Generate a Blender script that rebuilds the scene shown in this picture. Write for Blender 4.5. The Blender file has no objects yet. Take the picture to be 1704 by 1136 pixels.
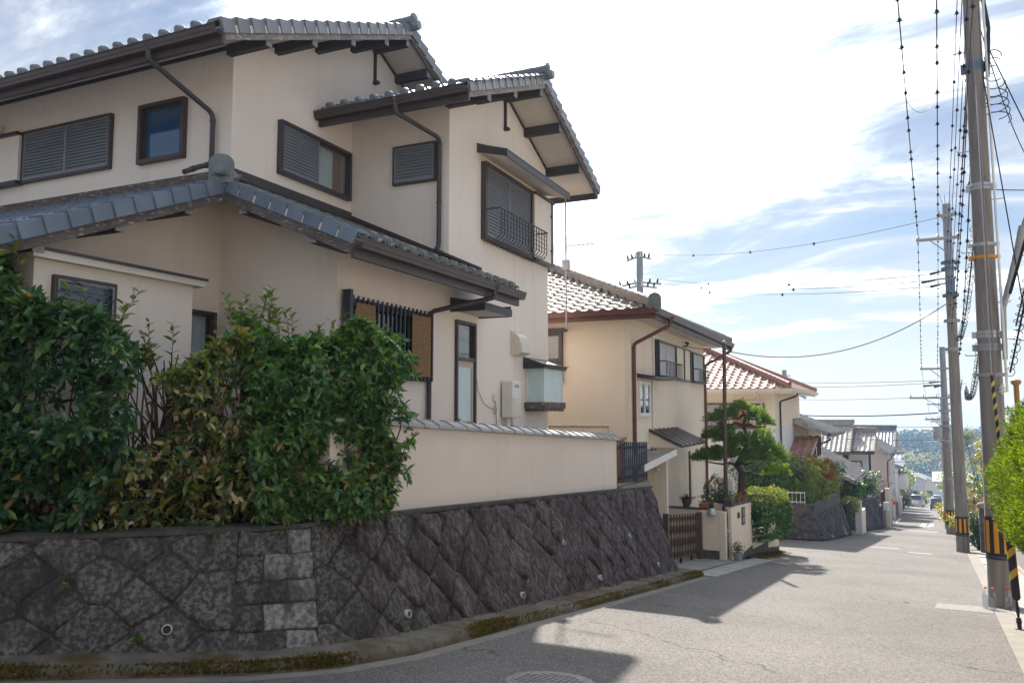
import bpy, bmesh, math, random
import numpy as np
from mathutils import Vector, Matrix, noise as mnoise
R = math.radians
rnd = random.Random(7)
scn = bpy.context.scene
COL = scn.collection

# ------------------------------------------------------------------ camera
cam_d = bpy.data.cameras.new("camera"); cam = bpy.data.objects.new("camera", cam_d); COL.objects.link(cam)
cam_d.sensor_width = 36.0; cam_d.lens = 1325 * 36 / 1704; cam_d.clip_start = 0.05; cam_d.clip_end = 6000
cam.location = (0, 0, 1.6)
cam.rotation_euler = (R(90) + math.atan(117 / 1325), 0, R(28.0))
scn.camera = cam
# ------------------------------------------------------------------ sky, sun, exposure
SUN_AZ = R(23.5)      # left of the street direction (+Y)
SUN_EL = R(38.2)
sun_dir = Vector((-math.sin(SUN_AZ) * math.cos(SUN_EL), math.cos(SUN_AZ) * math.cos(SUN_EL), math.sin(SUN_EL)))
world = bpy.data.worlds.new("World"); scn.world = world; world.use_nodes = True
nt = world.node_tree; nt.nodes.clear()
def N(t, typ, **kw):
    n = t.nodes.new(typ)
    for k, v in kw.items():
        if k.startswith('_'): setattr(n, k[1:], v)
        else: n.inputs[k.replace('__', ' ')].default_value = v
    return n
L = nt.links.new
SKY_TINT = (0.0155, 0.0167, 0.0178, 1); THIN = (0.160, 0.165, 0.172, 1); CLOUD = 1.34
out = N(nt, 'ShaderNodeOutputWorld')
sky = N(nt, 'ShaderNodeTexSky', _sky_type='NISHITA', _sun_disc=False, _sun_elevation=SUN_EL, _sun_rotation=-SUN_AZ,
        _altitude=50, _air_density=1.0, _dust_density=0.6, _ozone_density=2.0)
tc = N(nt, 'ShaderNodeTexCoord')
sep = N(nt, 'ShaderNodeSeparateXYZ'); L(tc.outputs['Generated'], sep.inputs[0])
zc = N(nt, 'ShaderNodeMath', _operation='MAXIMUM'); L(sep.outputs[2], zc.inputs[0]); zc.inputs[1].default_value = 0.0
za = N(nt, 'ShaderNodeMath', _operation='ADD'); L(zc.outputs[0], za.inputs[0]); za.inputs[1].default_value = 0.16
dv = N(nt, 'ShaderNodeVectorMath', _operation='DIVIDE'); L(tc.outputs['Generated'], dv.inputs[0])
cmb = N(nt, 'ShaderNodeCombineXYZ'); [L(za.outputs[0], cmb.inputs[i]) for i in range(3)]
L(cmb.outputs[0], dv.inputs[1])
mp = N(nt, 'ShaderNodeMapping'); mp.inputs['Rotation'].default_value = (0, 0, R(-38)); mp.inputs['Scale'].default_value = (0.75, 1.7, 0.0)
mp.inputs['Location'].default_value = (1.3, 0.4, 0)
L(dv.outputs[0], mp.inputs[0])
n1 = N(nt, 'ShaderNodeTexNoise', Scale=1.15, Detail=9.0, Roughness=0.62, Distortion=0.6); L(mp.outputs[0], n1.inputs['Vector'])
n2 = N(nt, 'ShaderNodeTexNoise', Scale=0.42, Detail=3.0, Roughness=0.5); L(dv.outputs[0], n2.inputs['Vector'])
mx = N(nt, 'ShaderNodeMath', _operation='MULTIPLY_ADD'); L(n2.outputs['Fac'], mx.inputs[0]); mx.inputs[1].default_value = 0.55; L(n1.outputs['Fac'], mx.inputs[2])
# thin cloud thickens towards the sun (forward scatter)
dt = N(nt, 'ShaderNodeVectorMath', _operation='DOT_PRODUCT'); L(tc.outputs['Generated'], dt.inputs[0]); dt.inputs[1].default_value = sun_dir
dm = N(nt, 'ShaderNodeMath', _operation='MAXIMUM'); L(dt.outputs['Value'], dm.inputs[0]); dm.inputs[1].default_value = 0
gl = N(nt, 'ShaderNodeMath', _operation='POWER'); L(dm.outputs[0], gl.inputs[0]); gl.inputs[1].default_value = 11.0
ad = N(nt, 'ShaderNodeMath', _operation='MULTIPLY_ADD'); L(gl.outputs[0], ad.inputs[0]); ad.inputs[1].default_value = 0.42; L(mx.outputs[0], ad.inputs[2])
# thin streaks of high cloud over pale blue
th_ = N(nt, 'ShaderNodeMapRange', _interpolation_type='SMOOTHSTEP'); L(mx.outputs[0], th_.inputs['Value'])
th_.inputs['From Min'].default_value = 0.60; th_.inputs['From Max'].default_value = 1.0; th_.inputs['To Max'].default_value = 0.92
hz = N(nt, 'ShaderNodeMapRange'); L(zc.outputs[0], hz.inputs['Value'])       # pale air towards the horizon
hz.inputs['From Min'].default_value = 0.0; hz.inputs['From Max'].default_value = 0.25; hz.inputs['To Min'].default_value = 0.62; hz.inputs['To Max'].default_value = 0.0
tm = N(nt, 'ShaderNodeMath', _operation='MAXIMUM'); L(th_.outputs[0], tm.inputs[0]); L(hz.outputs[0], tm.inputs[1])
sk = N(nt, 'ShaderNodeMix', _data_type='RGBA', _blend_type='MULTIPLY'); sk.inputs[0].default_value = 1.0
L(sky.outputs[0], sk.inputs[6]); sk.inputs[7].default_value = SKY_TINT
thin = N(nt, 'ShaderNodeMix', _data_type='RGBA'); L(tm.outputs[0], thin.inputs[0]); L(sk.outputs[2], thin.inputs[6]); thin.inputs[7].default_value = THIN
# the bright cloud sheet: overhead and round the sun
el = N(nt, 'ShaderNodeMapRange', _interpolation_type='SMOOTHSTEP'); L(zc.outputs[0], el.inputs['Value']); el.inputs['From Min'].default_value = 0.30; el.inputs['From Max'].default_value = 0.80; el.inputs['To Max'].default_value = 0.12
ae = N(nt, 'ShaderNodeMath', _operation='ADD'); L(ad.outputs[0], ae.inputs[0]); L(el.outputs[0], ae.inputs[1])
rp = N(nt, 'ShaderNodeMapRange', _interpolation_type='SMOOTHSTEP'); L(ae.outputs[0], rp.inputs['Value'])
rp.inputs['From Min'].default_value = 0.85; rp.inputs['From Max'].default_value = 1.38; rp.inputs['To Max'].default_value = 0.95
cb = N(nt, 'ShaderNodeMath', _operation='MULTIPLY_ADD'); L(gl.outputs[0], cb.inputs[0]); cb.inputs[1].default_value = 0.4; cb.inputs[2].default_value = CLOUD
cc = N(nt, 'ShaderNodeMix', _data_type='RGBA', _blend_type='MULTIPLY'); cc.inputs[0].default_value = 1.0
cc.inputs[6].default_value = (0.93, 0.975, 1.03, 1); L(cb.outputs[0], cc.inputs[7])
mixc = N(nt, 'ShaderNodeMix', _data_type='RGBA'); L(rp.outputs[0], mixc.inputs[0]); L(thin.outputs[2], mixc.inputs[6]); L(cc.outputs[2], mixc.inputs[7])
bg = N(nt, 'ShaderNodeBackground'); bg.inputs[1].default_value = 1.0; L(mixc.outputs[2], bg.inputs[0]); L(bg.outputs[0], out.inputs[0])
sun_l = bpy.data.lights.new("sun", 'SUN'); sun_l.energy = 2.0; sun_l.angle = R(0.7); sun_l.color = (1.0, 0.93, 0.84)
sun_o = bpy.data.objects.new("sun", sun_l); COL.objects.link(sun_o); sun_o.rotation_euler = (-sun_dir).to_track_quat('-Z', 'Y').to_euler(); sun_o.location = (-8, 20, 30)
scn.view_settings.view_transform = 'Standard'; scn.view_settings.look = 'None'; scn.view_settings.gamma = 1; scn.view_settings.use_curve_mapping = False
scn.view_settings.exposure = 2.52
scn.render.engine = 'CYCLES'; scn.cycles.max_bounces = 8; scn.cycles.transparent_max_bounces = 12; scn.cycles.use_denoising = True
scn.cycles.sample_clamp_indirect = 6

# ------------------------------------------------------------------ materials
MATS = {}
def pm(name, c1, c2=None, scale=3.0, detail=5.0, stretch=(1, 1, 1), rough=0.7, spec=0.4, metal=0.0, bump=0.0, bscale=60.0, bdetail=3.0,
       lo=0.35, hi=0.65, c3=None, s3=8.0, lo3=0.55, hi3=0.75, st3=(1, 1, 1), orand=0.0, attr=False, transl=0.0, coat=0.0, bdist=0.01, generated=False, rough2=None, oshift=True, c4=None, s4=3.0, lo4=0.58, hi4=0.72, st4=(1, 1, 1)):
    """procedural principled material: two tones by noise, a third tone in patches, grain relief, per-object tone shift"""
    m = bpy.data.materials.new(name); m.use_nodes = True; t = m.node_tree; t.nodes.clear(); l = t.links.new
    o = N(t, 'ShaderNodeOutputMaterial'); b = N(t, 'ShaderNodeBsdfPrincipled')
    b.inputs['Roughness'].default_value = rough; b.inputs['Specular IOR Level'].default_value = spec; b.inputs['Metallic'].default_value = metal
    if coat: b.inputs['Coat Weight'].default_value = coat; b.inputs['Coat Roughness'].default_value = 0.08
    tcn = N(t, 'ShaderNodeTexCoord'); co = tcn.outputs['Object']
    oi = None
    if orand: oi = N(t, 'ShaderNodeObjectInfo')
    if orand and oshift:
        va = N(t, 'ShaderNodeVectorMath', _operation='ADD'); l(co, va.inputs[0])
        sc_ = N(t, 'ShaderNodeMath', _operation='MULTIPLY'); l(oi.outputs['Random'], sc_.inputs[0]); sc_.inputs[1].default_value = 37.0
        l(sc_.outputs[0], va.inputs[1]); co = va.outputs[0]
    def mapped(st):
        if tuple(st) == (1, 1, 1): return co
        q = N(t, 'ShaderNodeMapping'); q.inputs['Scale'].default_value = st; l(co, q.inputs[0]); return q.outputs[0]
    col = None
    def rgba(c): return (c[0], c[1], c[2], 1)
    if c2 is not None:
        nz = N(t, 'ShaderNodeTexNoise', Scale=scale, Detail=detail, Roughness=0.6); l(mapped(stretch), nz.inputs['Vector'])
        mr = N(t, 'ShaderNodeMapRange'); mr.inputs['From Min'].default_value = lo; mr.inputs['From Max'].default_value = hi; l(nz.outputs['Fac'], mr.inputs['Value'])
        k = N(t, 'ShaderNodeMix', _data_type='RGBA'); k.inputs[6].default_value = rgba(c1); k.inputs[7].default_value = rgba(c2); l(mr.outputs[0], k.inputs[0]); col = k.outputs[2]
        if rough2 is not None:
            rr = N(t, 'ShaderNodeMapRange'); rr.inputs['To Min'].default_value = rough; rr.inputs['To Max'].default_value = rough2; l(mr.outputs[0], rr.inputs['Value']); l(rr.outputs[0], b.inputs['Roughness'])
    if c3 is not None:
        nz = N(t, 'ShaderNodeTexNoise', Scale=s3, Detail=6.0, Roughness=0.65); l(mapped(st3), nz.inputs['Vector'])
        mr = N(t, 'ShaderNodeMapRange'); mr.inputs['From Min'].default_value = lo3; mr.inputs['From Max'].default_value = hi3; l(nz.outputs['Fac'], mr.inputs['Value'])
        k = N(t, 'ShaderNodeMix', _data_type='RGBA'); k.inputs[7].default_value = rgba(c3); l(mr.outputs[0], k.inputs[0])
        if col is None: k.inputs[6].default_value = rgba(c1)
        else: l(col, k.inputs[6])
        col = k.outputs[2]
    if c4 is not None:
        nz = N(t, 'ShaderNodeTexNoise', Scale=s4, Detail=7.0, Roughness=0.65); l(mapped(st4), nz.inputs['Vector'])
        mr = N(t, 'ShaderNodeMapRange'); mr.inputs['From Min'].default_value = lo4; mr.inputs['From Max'].default_value = hi4; mr.inputs['To Max'].default_value = 0.85; l(nz.outputs['Fac'], mr.inputs['Value'])
        k = N(t, 'ShaderNodeMix', _data_type='RGBA'); k.inputs[7].default_value = rgba(c4); l(mr.outputs[0], k.inputs[0]); l(col, k.inputs[6]); col = k.outputs[2]
    if attr:
        at = N(t, 'ShaderNodeAttribute', _attribute_name='Col'); k = N(t, 'ShaderNodeMix', _data_type='RGBA', _blend_type='MULTIPLY'); k.inputs[0].default_value = 1.0
        l(at.outputs['Color'], k.inputs[7])
        if col is None: k.inputs[6].default_value = rgba(c1)
        else: l(col, k.inputs[6])
        col = k.outputs[2]
    if orand:
        hs = N(t, 'ShaderNodeHueSaturation'); mr = N(t, 'ShaderNodeMapRange'); l(oi.outputs['Random'], mr.inputs['Value'])
        mr.inputs['To Min'].default_value = 1 - orand; mr.inputs['To Max'].default_value = 1 + orand; l(mr.outputs[0], hs.inputs['Value'])
        if col is None: hs.inputs['Color'].default_value = rgba(c1)
        else: l(col, hs.inputs['Color'])
        col = hs.outputs[0]
    if col is None: b.inputs['Base Color'].default_value = rgba(c1)
    else: l(col, b.inputs['Base Color'])
    if bump:
        nb = N(t, 'ShaderNodeTexNoise', Scale=bscale, Detail=bdetail, Roughness=0.6); l(mapped(stretch) if stretch != (1, 1, 1) and bscale < 0 else co, nb.inputs['Vector'])
        bp = N(t, 'ShaderNodeBump', Strength=bump, Distance=bdist); l(nb.outputs['Fac'], bp.inputs['Height']); l(bp.outputs[0], b.inputs['Normal'])
    sh = b.outputs[0]
    if transl:
        tr = N(t, 'ShaderNodeBsdfTranslucent')
        if col is None: tr.inputs[0].default_value = rgba(c1)
        else:
            hs2 = N(t, 'ShaderNodeHueSaturation', Saturation=1.15, Value=1.5); l(col, hs2.inputs['Color']); l(hs2.outputs[0], tr.inputs[0])
        ms = N(t, 'ShaderNodeMixShader'); ms.inputs[0].default_value = transl; l(sh, ms.inputs[1]); l(tr.outputs[0], ms.inputs[2]); sh = ms.outputs[0]
    l(sh, o.inputs[0]); MATS[name] = m
    return m

pm('stucco', (0.83, 0.755, 0.69), (0.795, 0.72, 0.655), scale=0.9, rough=0.93, spec=0.15, bump=0.55, bscale=95, bdist=0.012, c3=(0.71, 0.63, 0.565), s3=1.8, lo3=0.54, hi3=0.85, st3=(2.6, 2.6, 0.2))
pm('garden_stucco', (0.77, 0.675, 0.60), (0.73, 0.64, 0.565), scale=1.3, rough=0.95, spec=0.12, bump=0.5, bscale=110, bdist=0.01, c3=(0.59, 0.505, 0.44), s3=2.2, lo3=0.58, hi3=0.85, st3=(2.2, 2.2, 0.3))
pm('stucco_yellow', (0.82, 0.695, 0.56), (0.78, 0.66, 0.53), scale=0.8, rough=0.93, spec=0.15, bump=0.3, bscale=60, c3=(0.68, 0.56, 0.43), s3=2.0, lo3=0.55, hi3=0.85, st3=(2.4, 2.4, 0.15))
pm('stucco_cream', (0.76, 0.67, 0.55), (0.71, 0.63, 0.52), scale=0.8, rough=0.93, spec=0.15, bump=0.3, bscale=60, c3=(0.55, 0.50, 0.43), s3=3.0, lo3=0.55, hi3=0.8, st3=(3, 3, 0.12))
pm('wall_white', (0.68, 0.68, 0.68), (0.6, 0.6, 0.62), scale=1.5, rough=0.85, c3=(0.45, 0.44, 0.43), s3=2.5, lo3=0.58, hi3=0.85, st3=(2, 2, 0.2))
pm('wall_grey', (0.42, 0.44, 0.48), (0.37, 0.39, 0.43), scale=1.5, rough=0.85)
pm('wall_pink', (0.55, 0.45, 0.41), (0.5, 0.42, 0.39), scale=1.2, rough=0.85)
pm('soffit', (0.66, 0.60, 0.54), (0.60, 0.55, 0.50), scale=2, rough=0.9, spec=0.15, bump=0.1, bscale=40)
pm('tile', (0.155, 0.17, 0.195), (0.20, 0.215, 0.24), scale=3, rough=0.38, spec=0.55, orand=0.16, bump=0.1, bscale=40, c3=(0.16, 0.165, 0.13), s3=7, lo3=0.62, hi3=0.78)
pm('tile_dark', (0.085, 0.10, 0.105), (0.13, 0.15, 0.15), scale=4, rough=0.33, spec=0.6, orand=0.2, c3=(0.115, 0.12, 0.07), s3=6, lo3=0.55, hi3=0.75)
pm('tile_blue', (0.115, 0.15, 0.205), (0.155, 0.19, 0.245), scale=3, rough=0.42, spec=0.5, orand=0.12, c3=(0.2, 0.205, 0.17), s3=6, lo3=0.66, hi3=0.8)
pm('tile_far', (0.30, 0.285, 0.27), (0.37, 0.35, 0.33), scale=4, rough=0.6, spec=0.35, orand=0.18)
pm('tile_brown', (0.24, 0.21, 0.185), (0.31, 0.275, 0.245), scale=4, rough=0.62, spec=0.32, orand=0.2)
pm('tile_red', (0.31, 0.165, 0.125), (0.37, 0.215, 0.17), scale=4, rough=0.60, spec=0.32, orand=0.2)
pm('cap_tile', (0.29, 0.285, 0.285), (0.35, 0.345, 0.34), scale=5, rough=0.5, spec=0.5, orand=0.12)
pm('dark_metal', (0.040, 0.034, 0.037), (0.052, 0.044, 0.046), scale=4, rough=0.42, spec=0.5)
pm('brown_metal', (0.056, 0.037, 0.034), (0.07, 0.046, 0.041), scale=4, rough=0.45, spec=0.5)
pm('rust_pipe', (0.145, 0.052, 0.036), (0.11, 0.042, 0.03), scale=5, rough=0.55)
pm('dark_wood', (0.036, 0.029, 0.027), (0.055, 0.042, 0.038), scale=6, stretch=(1, 1, 8), rough=0.7, bump=0.2, bscale=30)
pm('beam_wood', (0.045, 0.037, 0.037), (0.065, 0.052, 0.05), scale=7, rough=0.7)
pm('beam_cap', (0.30, 0.30, 0.33), (0.24, 0.24, 0.27), scale=6, rough=0.55)
pm('barge_board', (0.085, 0.066, 0.06), (0.13, 0.105, 0.095), scale=5, rough=0.75, bump=0.2, bscale=40, c3=(0.40, 0.375, 0.35), s3=30, lo3=0.56, hi3=0.66, st3=(0.35, 0.35, 1.3))
pm('barge_board_pale', (0.20, 0.175, 0.165), (0.28, 0.25, 0.24), scale=5, rough=0.75, bump=0.2, bscale=40, c3=(0.5, 0.48, 0.46), s3=30, lo3=0.52, hi3=0.64, st3=(0.35, 0.35, 1.3))
pm('shutter', (0.205, 0.225, 0.255), (0.23, 0.25, 0.28), scale=2, rough=0.45, spec=0.5, metal=0.15)
pm('shutter_light', (0.60, 0.61, 0.63), (0.54, 0.55, 0.57), scale=2, rough=0.5)
pm('curtain', (0.70, 0.72, 0.72), (0.62, 0.65, 0.66), scale=3, rough=0.9)
pm('curtain_brown', (0.36, 0.21, 0.15), (0.32, 0.18, 0.13), scale=3, rough=0.9)
pm('frosted', (0.50, 0.64, 0.65), (0.56, 0.70, 0.71), scale=2.5, rough=0.35, spec=0.6)
pm('plastic_white', (0.72, 0.71, 0.69), (0.66, 0.655, 0.64), scale=2, rough=0.5)
pm('plastic_cream', (0.66, 0.61, 0.54), (0.6, 0.56, 0.5), scale=2, rough=0.5)
pm('cable_grey', (0.25, 0.25, 0.26), rough=0.6)
pm('bamboo', (0.38, 0.245, 0.125), (0.28, 0.17, 0.08), scale=14, stretch=(1, 1, 5), rough=0.75, c3=(0.18, 0.10, 0.045), s3=30, lo3=0.55, hi3=0.7)
pm('steel', (0.45, 0.46, 0.48), (0.4, 0.41, 0.43), scale=5, rough=0.4, metal=0.7)
pm('steel_paint', (0.33, 0.345, 0.37), (0.28, 0.29, 0.31), scale=5, rough=0.5)
pm('black_iron', (0.022, 0.024, 0.034), (0.03, 0.033, 0.045), scale=5, rough=0.4)
pm('navy_iron', (0.022, 0.032, 0.065), (0.03, 0.04, 0.075), scale=5, rough=0.45)
pm('gate_wood', (0.085, 0.05, 0.038), (0.12, 0.072, 0.055), scale=8, rough=0.6)
pm('timber', (0.34, 0.17, 0.065), (0.28, 0.14, 0.055), scale=9, stretch=(1, 1, 4), rough=0.7)
pm('concrete', (0.27, 0.26, 0.24), (0.21, 0.205, 0.19), scale=2.5, rough=0.9, bump=0.3, bscale=70, c3=(0.18, 0.175, 0.16), s3=5, lo3=0.56, hi3=0.75)
pm('concrete_dark', (0.085, 0.078, 0.07), (0.12, 0.112, 0.10), scale=2.5, rough=0.92, bump=0.4, bscale=60, c3=(0.045, 0.042, 0.036), s3=4, lo3=0.5, hi3=0.7)
pm('lid_concrete', (0.33, 0.33, 0.325), (0.27, 0.27, 0.265), scale=3, rough=0.85, bump=0.2, bscale=90)
pm('mortar', (0.095, 0.086, 0.075), (0.05, 0.046, 0.040), scale=9, rough=0.95, bump=0.5, bscale=60, c3=(0.05, 0.053, 0.02), s3=4, lo3=0.58, hi3=0.72)
pm('stone', (0.060, 0.054, 0.051), (0.165, 0.152, 0.142), scale=24, detail=10, lo=0.44, hi=0.60, rough=0.9, spec=0.25, bump=0.9, bscale=30, bdetail=8, bdist=0.025, orand=0.16, oshift=False, c3=(0.045, 0.039, 0.036), s3=1.5, lo3=0.47, hi3=0.66, st3=(2.4, 2.4, 0.4), c4=(0.25, 0.24, 0.235), s4=3.2, lo4=0.60, hi4=0.76, st4=(3.0, 3.0, 0.35))
pm('stone_pale', (0.27, 0.262, 0.256), (0.12, 0.114, 0.11), scale=22, detail=10, lo=0.42, hi=0.60, rough=0.9, bump=0.8, bscale=26, bdetail=8, bdist=0.025, orand=0.15, oshift=False, c3=(0.075, 0.068, 0.064), s3=2.2, lo3=0.50, hi3=0.62, st3=(2.4, 2.4, 0.4))
pm('stone_dark', (0.055, 0.042, 0.043), (0.15, 0.118, 0.116), scale=20, detail=10, lo=0.43, hi=0.62, stretch=(1, 1, 0.35), rough=0.88, spec=0.3, bump=1.0, bscale=24, bdetail=8, bdist=0.03, orand=0.2, oshift=False, c3=(0.038, 0.030, 0.032), s3=1.5, lo3=0.50, hi3=0.68, st3=(2.4, 2.4, 0.4), c4=(0.25, 0.205, 0.20), s4=2.6, lo4=0.585, hi4=0.74, st4=(5.0, 5.0, 0.28))
pm('stone_far', (0.04, 0.035, 0.038), (0.09, 0.08, 0.083), scale=7, stretch=(1, 1, 0.4), rough=0.9, bump=0.8, bscale=16, bdist=0.03, orand=0.3)
pm('pvc', (0.55, 0.56, 0.57), (0.47, 0.48, 0.49), scale=6, rough=0.5)
pm('dirt', (0.07, 0.055, 0.042), (0.11, 0.09, 0.065), scale=6, rough=0.95, bump=0.6, bscale=30)
pm('soil_light', (0.27, 0.235, 0.19), (0.22, 0.19, 0.15), scale=3, rough=0.95, bump=0.4, bscale=30)
pm('moss', (0.062, 0.07, 0.018), (0.115, 0.085, 0.028), scale=7, rough=0.95, bump=1.0, bscale=90, bdist=0.02)
pm('pole_concrete', (0.265, 0.24, 0.222), (0.20, 0.18, 0.167), scale=2.2, stretch=(4, 4, 0.5), rough=0.9, bump=0.25, bscale=80, c3=(0.11, 0.097, 0.09), s3=2.0, lo3=0.5, hi3=0.75, st3=(5, 5, 0.35))
pm('pole_steel', (0.22, 0.25, 0.29), (0.26, 0.29, 0.33), scale=3, rough=0.55, metal=0.2)
pm('warn_yellow', (0.72, 0.30, 0.02), (0.62, 0.26, 0.02), scale=7, rough=0.45)
pm('warn_yellow2', (0.66, 0.47, 0.05), (0.58, 0.41, 0.045), scale=7, rough=0.5)
pm('rubber', (0.014, 0.015, 0.020), (0.022, 0.023, 0.03), scale=7, rough=0.5)
pm('band_blue', (0.10, 0.15, 0.22), (0.13, 0.18, 0.25), scale=7, rough=0.5)
pm('ceramic', (0.62, 0.62, 0.60), (0.55, 0.55, 0.53), scale=7, rough=0.25, spec=0.6)
pm('wire', (0.022, 0.020, 0.026), rough=0.8, spec=0.1)
pm('wire_grey', (0.20, 0.20, 0.22), rough=0.5)
pm('bark', (0.10, 0.066, 0.05), (0.055, 0.037, 0.03), scale=18, stretch=(1, 1, 0.3), rough=0.95, bump=0.6, bscale=40)
pm('bark_brown', (0.115, 0.062, 0.042), (0.075, 0.042, 0.03), scale=18, stretch=(1, 1, 0.3), rough=0.9)
pm('leaf', (1, 1, 1), attr=True, rough=0.34, spec=0.65, transl=0.30)
pm('leaf_matte', (1, 1, 1), attr=True, rough=0.65, spec=0.25, transl=0.35)
pm('terracotta', (0.34, 0.115, 0.055), (0.28, 0.095, 0.05), scale=6, rough=0.8)
pm('pot_dark', (0.085, 0.05, 0.042), (0.11, 0.065, 0.055), scale=6, rough=0.7)
pm('car_dark', (0.045, 0.047, 0.06), rough=0.3, spec=0.5, coat=0.6)
pm('car_silver', (0.40, 0.42, 0.45), rough=0.3, spec=0.5, metal=0.4, coat=0.5)
pm('car_white', (0.7, 0.7, 0.72), rough=0.3, coat=0.5)
pm('tyre', (0.02, 0.02, 0.02), rough=0.8)
pm('red_lamp', (0.5, 0.02, 0.02), rough=0.3)
pm('plate_yellow', (0.75, 0.50, 0.02), rough=0.5)
pm('sign_red', (0.55, 0.035, 0.03), rough=0.45)
pm('sign_white', (0.78, 0.78, 0.78), rough=0.5)
pm('cap_red', (0.62, 0.05, 0.04), rough=0.5)
pm('brick_pink', (0.34, 0.185, 0.145), (0.40, 0.23, 0.185), scale=8, rough=0.9, orand=0.15)
pm('paint_line', (0.55, 0.55, 0.53), (0.32, 0.315, 0.30), scale=14, detail=8, rough=0.85, lo=0.45, hi=0.7)
pm('paint_green', (0.22, 0.36, 0.24), (0.26, 0.33, 0.26), scale=14, detail=8, rough=0.85)
pm('kerb_moss', (0.165, 0.15, 0.125), (0.10, 0.09, 0.068), scale=4, rough=0.95, bump=0.6, bscale=60, c3=(0.085, 0.058, 0.026), s3=2.2, lo3=0.44, hi3=0.60)
pm('apron', (0.215, 0.197, 0.168), (0.165, 0.152, 0.132), scale=5, detail=8, rough=0.92, bump=0.4, bscale=90)
pm('patch', (0.21, 0.20, 0.185), (0.165, 0.157, 0.147), scale=20, detail=9, rough=0.9, bump=0.5, bscale=120)
pm('iron_cover', (0.13, 0.125, 0.12), (0.19, 0.18, 0.17), scale=12, rough=0.6, metal=0.4)

def glass_mat(name, tint, rough=0.03):
    m = bpy.data.materials.new(name); m.use_nodes = True; b = m.node_tree.nodes['Principled BSDF']
    b.inputs['Base Color'].default_value = (*tint, 1); b.inputs['Roughness'].default_value = rough; b.inputs['Specular IOR Level'].default_value = 0.9
    b.inputs['Coat Weight'].default_value = 1.0; b.inputs['Coat Roughness'].default_value = 0.02
    MATS[name] = m
glass_mat('glass_dark', (0.02, 0.028, 0.038)); glass_mat('glass_blue', (0.03, 0.075, 0.16)); glass_mat('glass_brown', (0.05, 0.04, 0.035)); glass_mat('car_glass', (0.03, 0.035, 0.04))
def clear_mat(name, tint, alpha):
    m = bpy.data.materials.new(name); m.use_nodes = True; t = m.node_tree; t.nodes.clear(); l = t.links.new
    o = N(t, 'ShaderNodeOutputMaterial'); g = N(t, 'ShaderNodeBsdfGlossy'); g.inputs['Roughness'].default_value = 0.03
    tr = N(t, 'ShaderNodeBsdfTransparent'); tr.inputs[0].default_value = (*tint, 1)
    fr = N(t, 'ShaderNodeLayerWeight'); fp = N(t, 'ShaderNodeMath', _operation='POWER'); fp.inputs[1].default_value = 3.5; l(fr.outputs['Facing'], fp.inputs[0])
    mm = N(t, 'ShaderNodeMath', _operation='MULTIPLY_ADD'); mm.inputs[1].default_value = 0.6; mm.inputs[2].default_value = alpha; l(fp.outputs[0], mm.inputs[0])
    ms = N(t, 'ShaderNodeMixShader'); l(mm.outputs[0], ms.inputs[0]); l(tr.outputs[0], ms.inputs[1]); l(g.outputs[0], ms.inputs[2]); l(ms.outputs[0], o.inputs[0]); MATS[name] = m
clear_mat('clear_pane', (0.86, 0.90, 0.92), 0.04); clear_mat('pet_clear', (0.90, 0.92, 0.94), 0.10)

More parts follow.
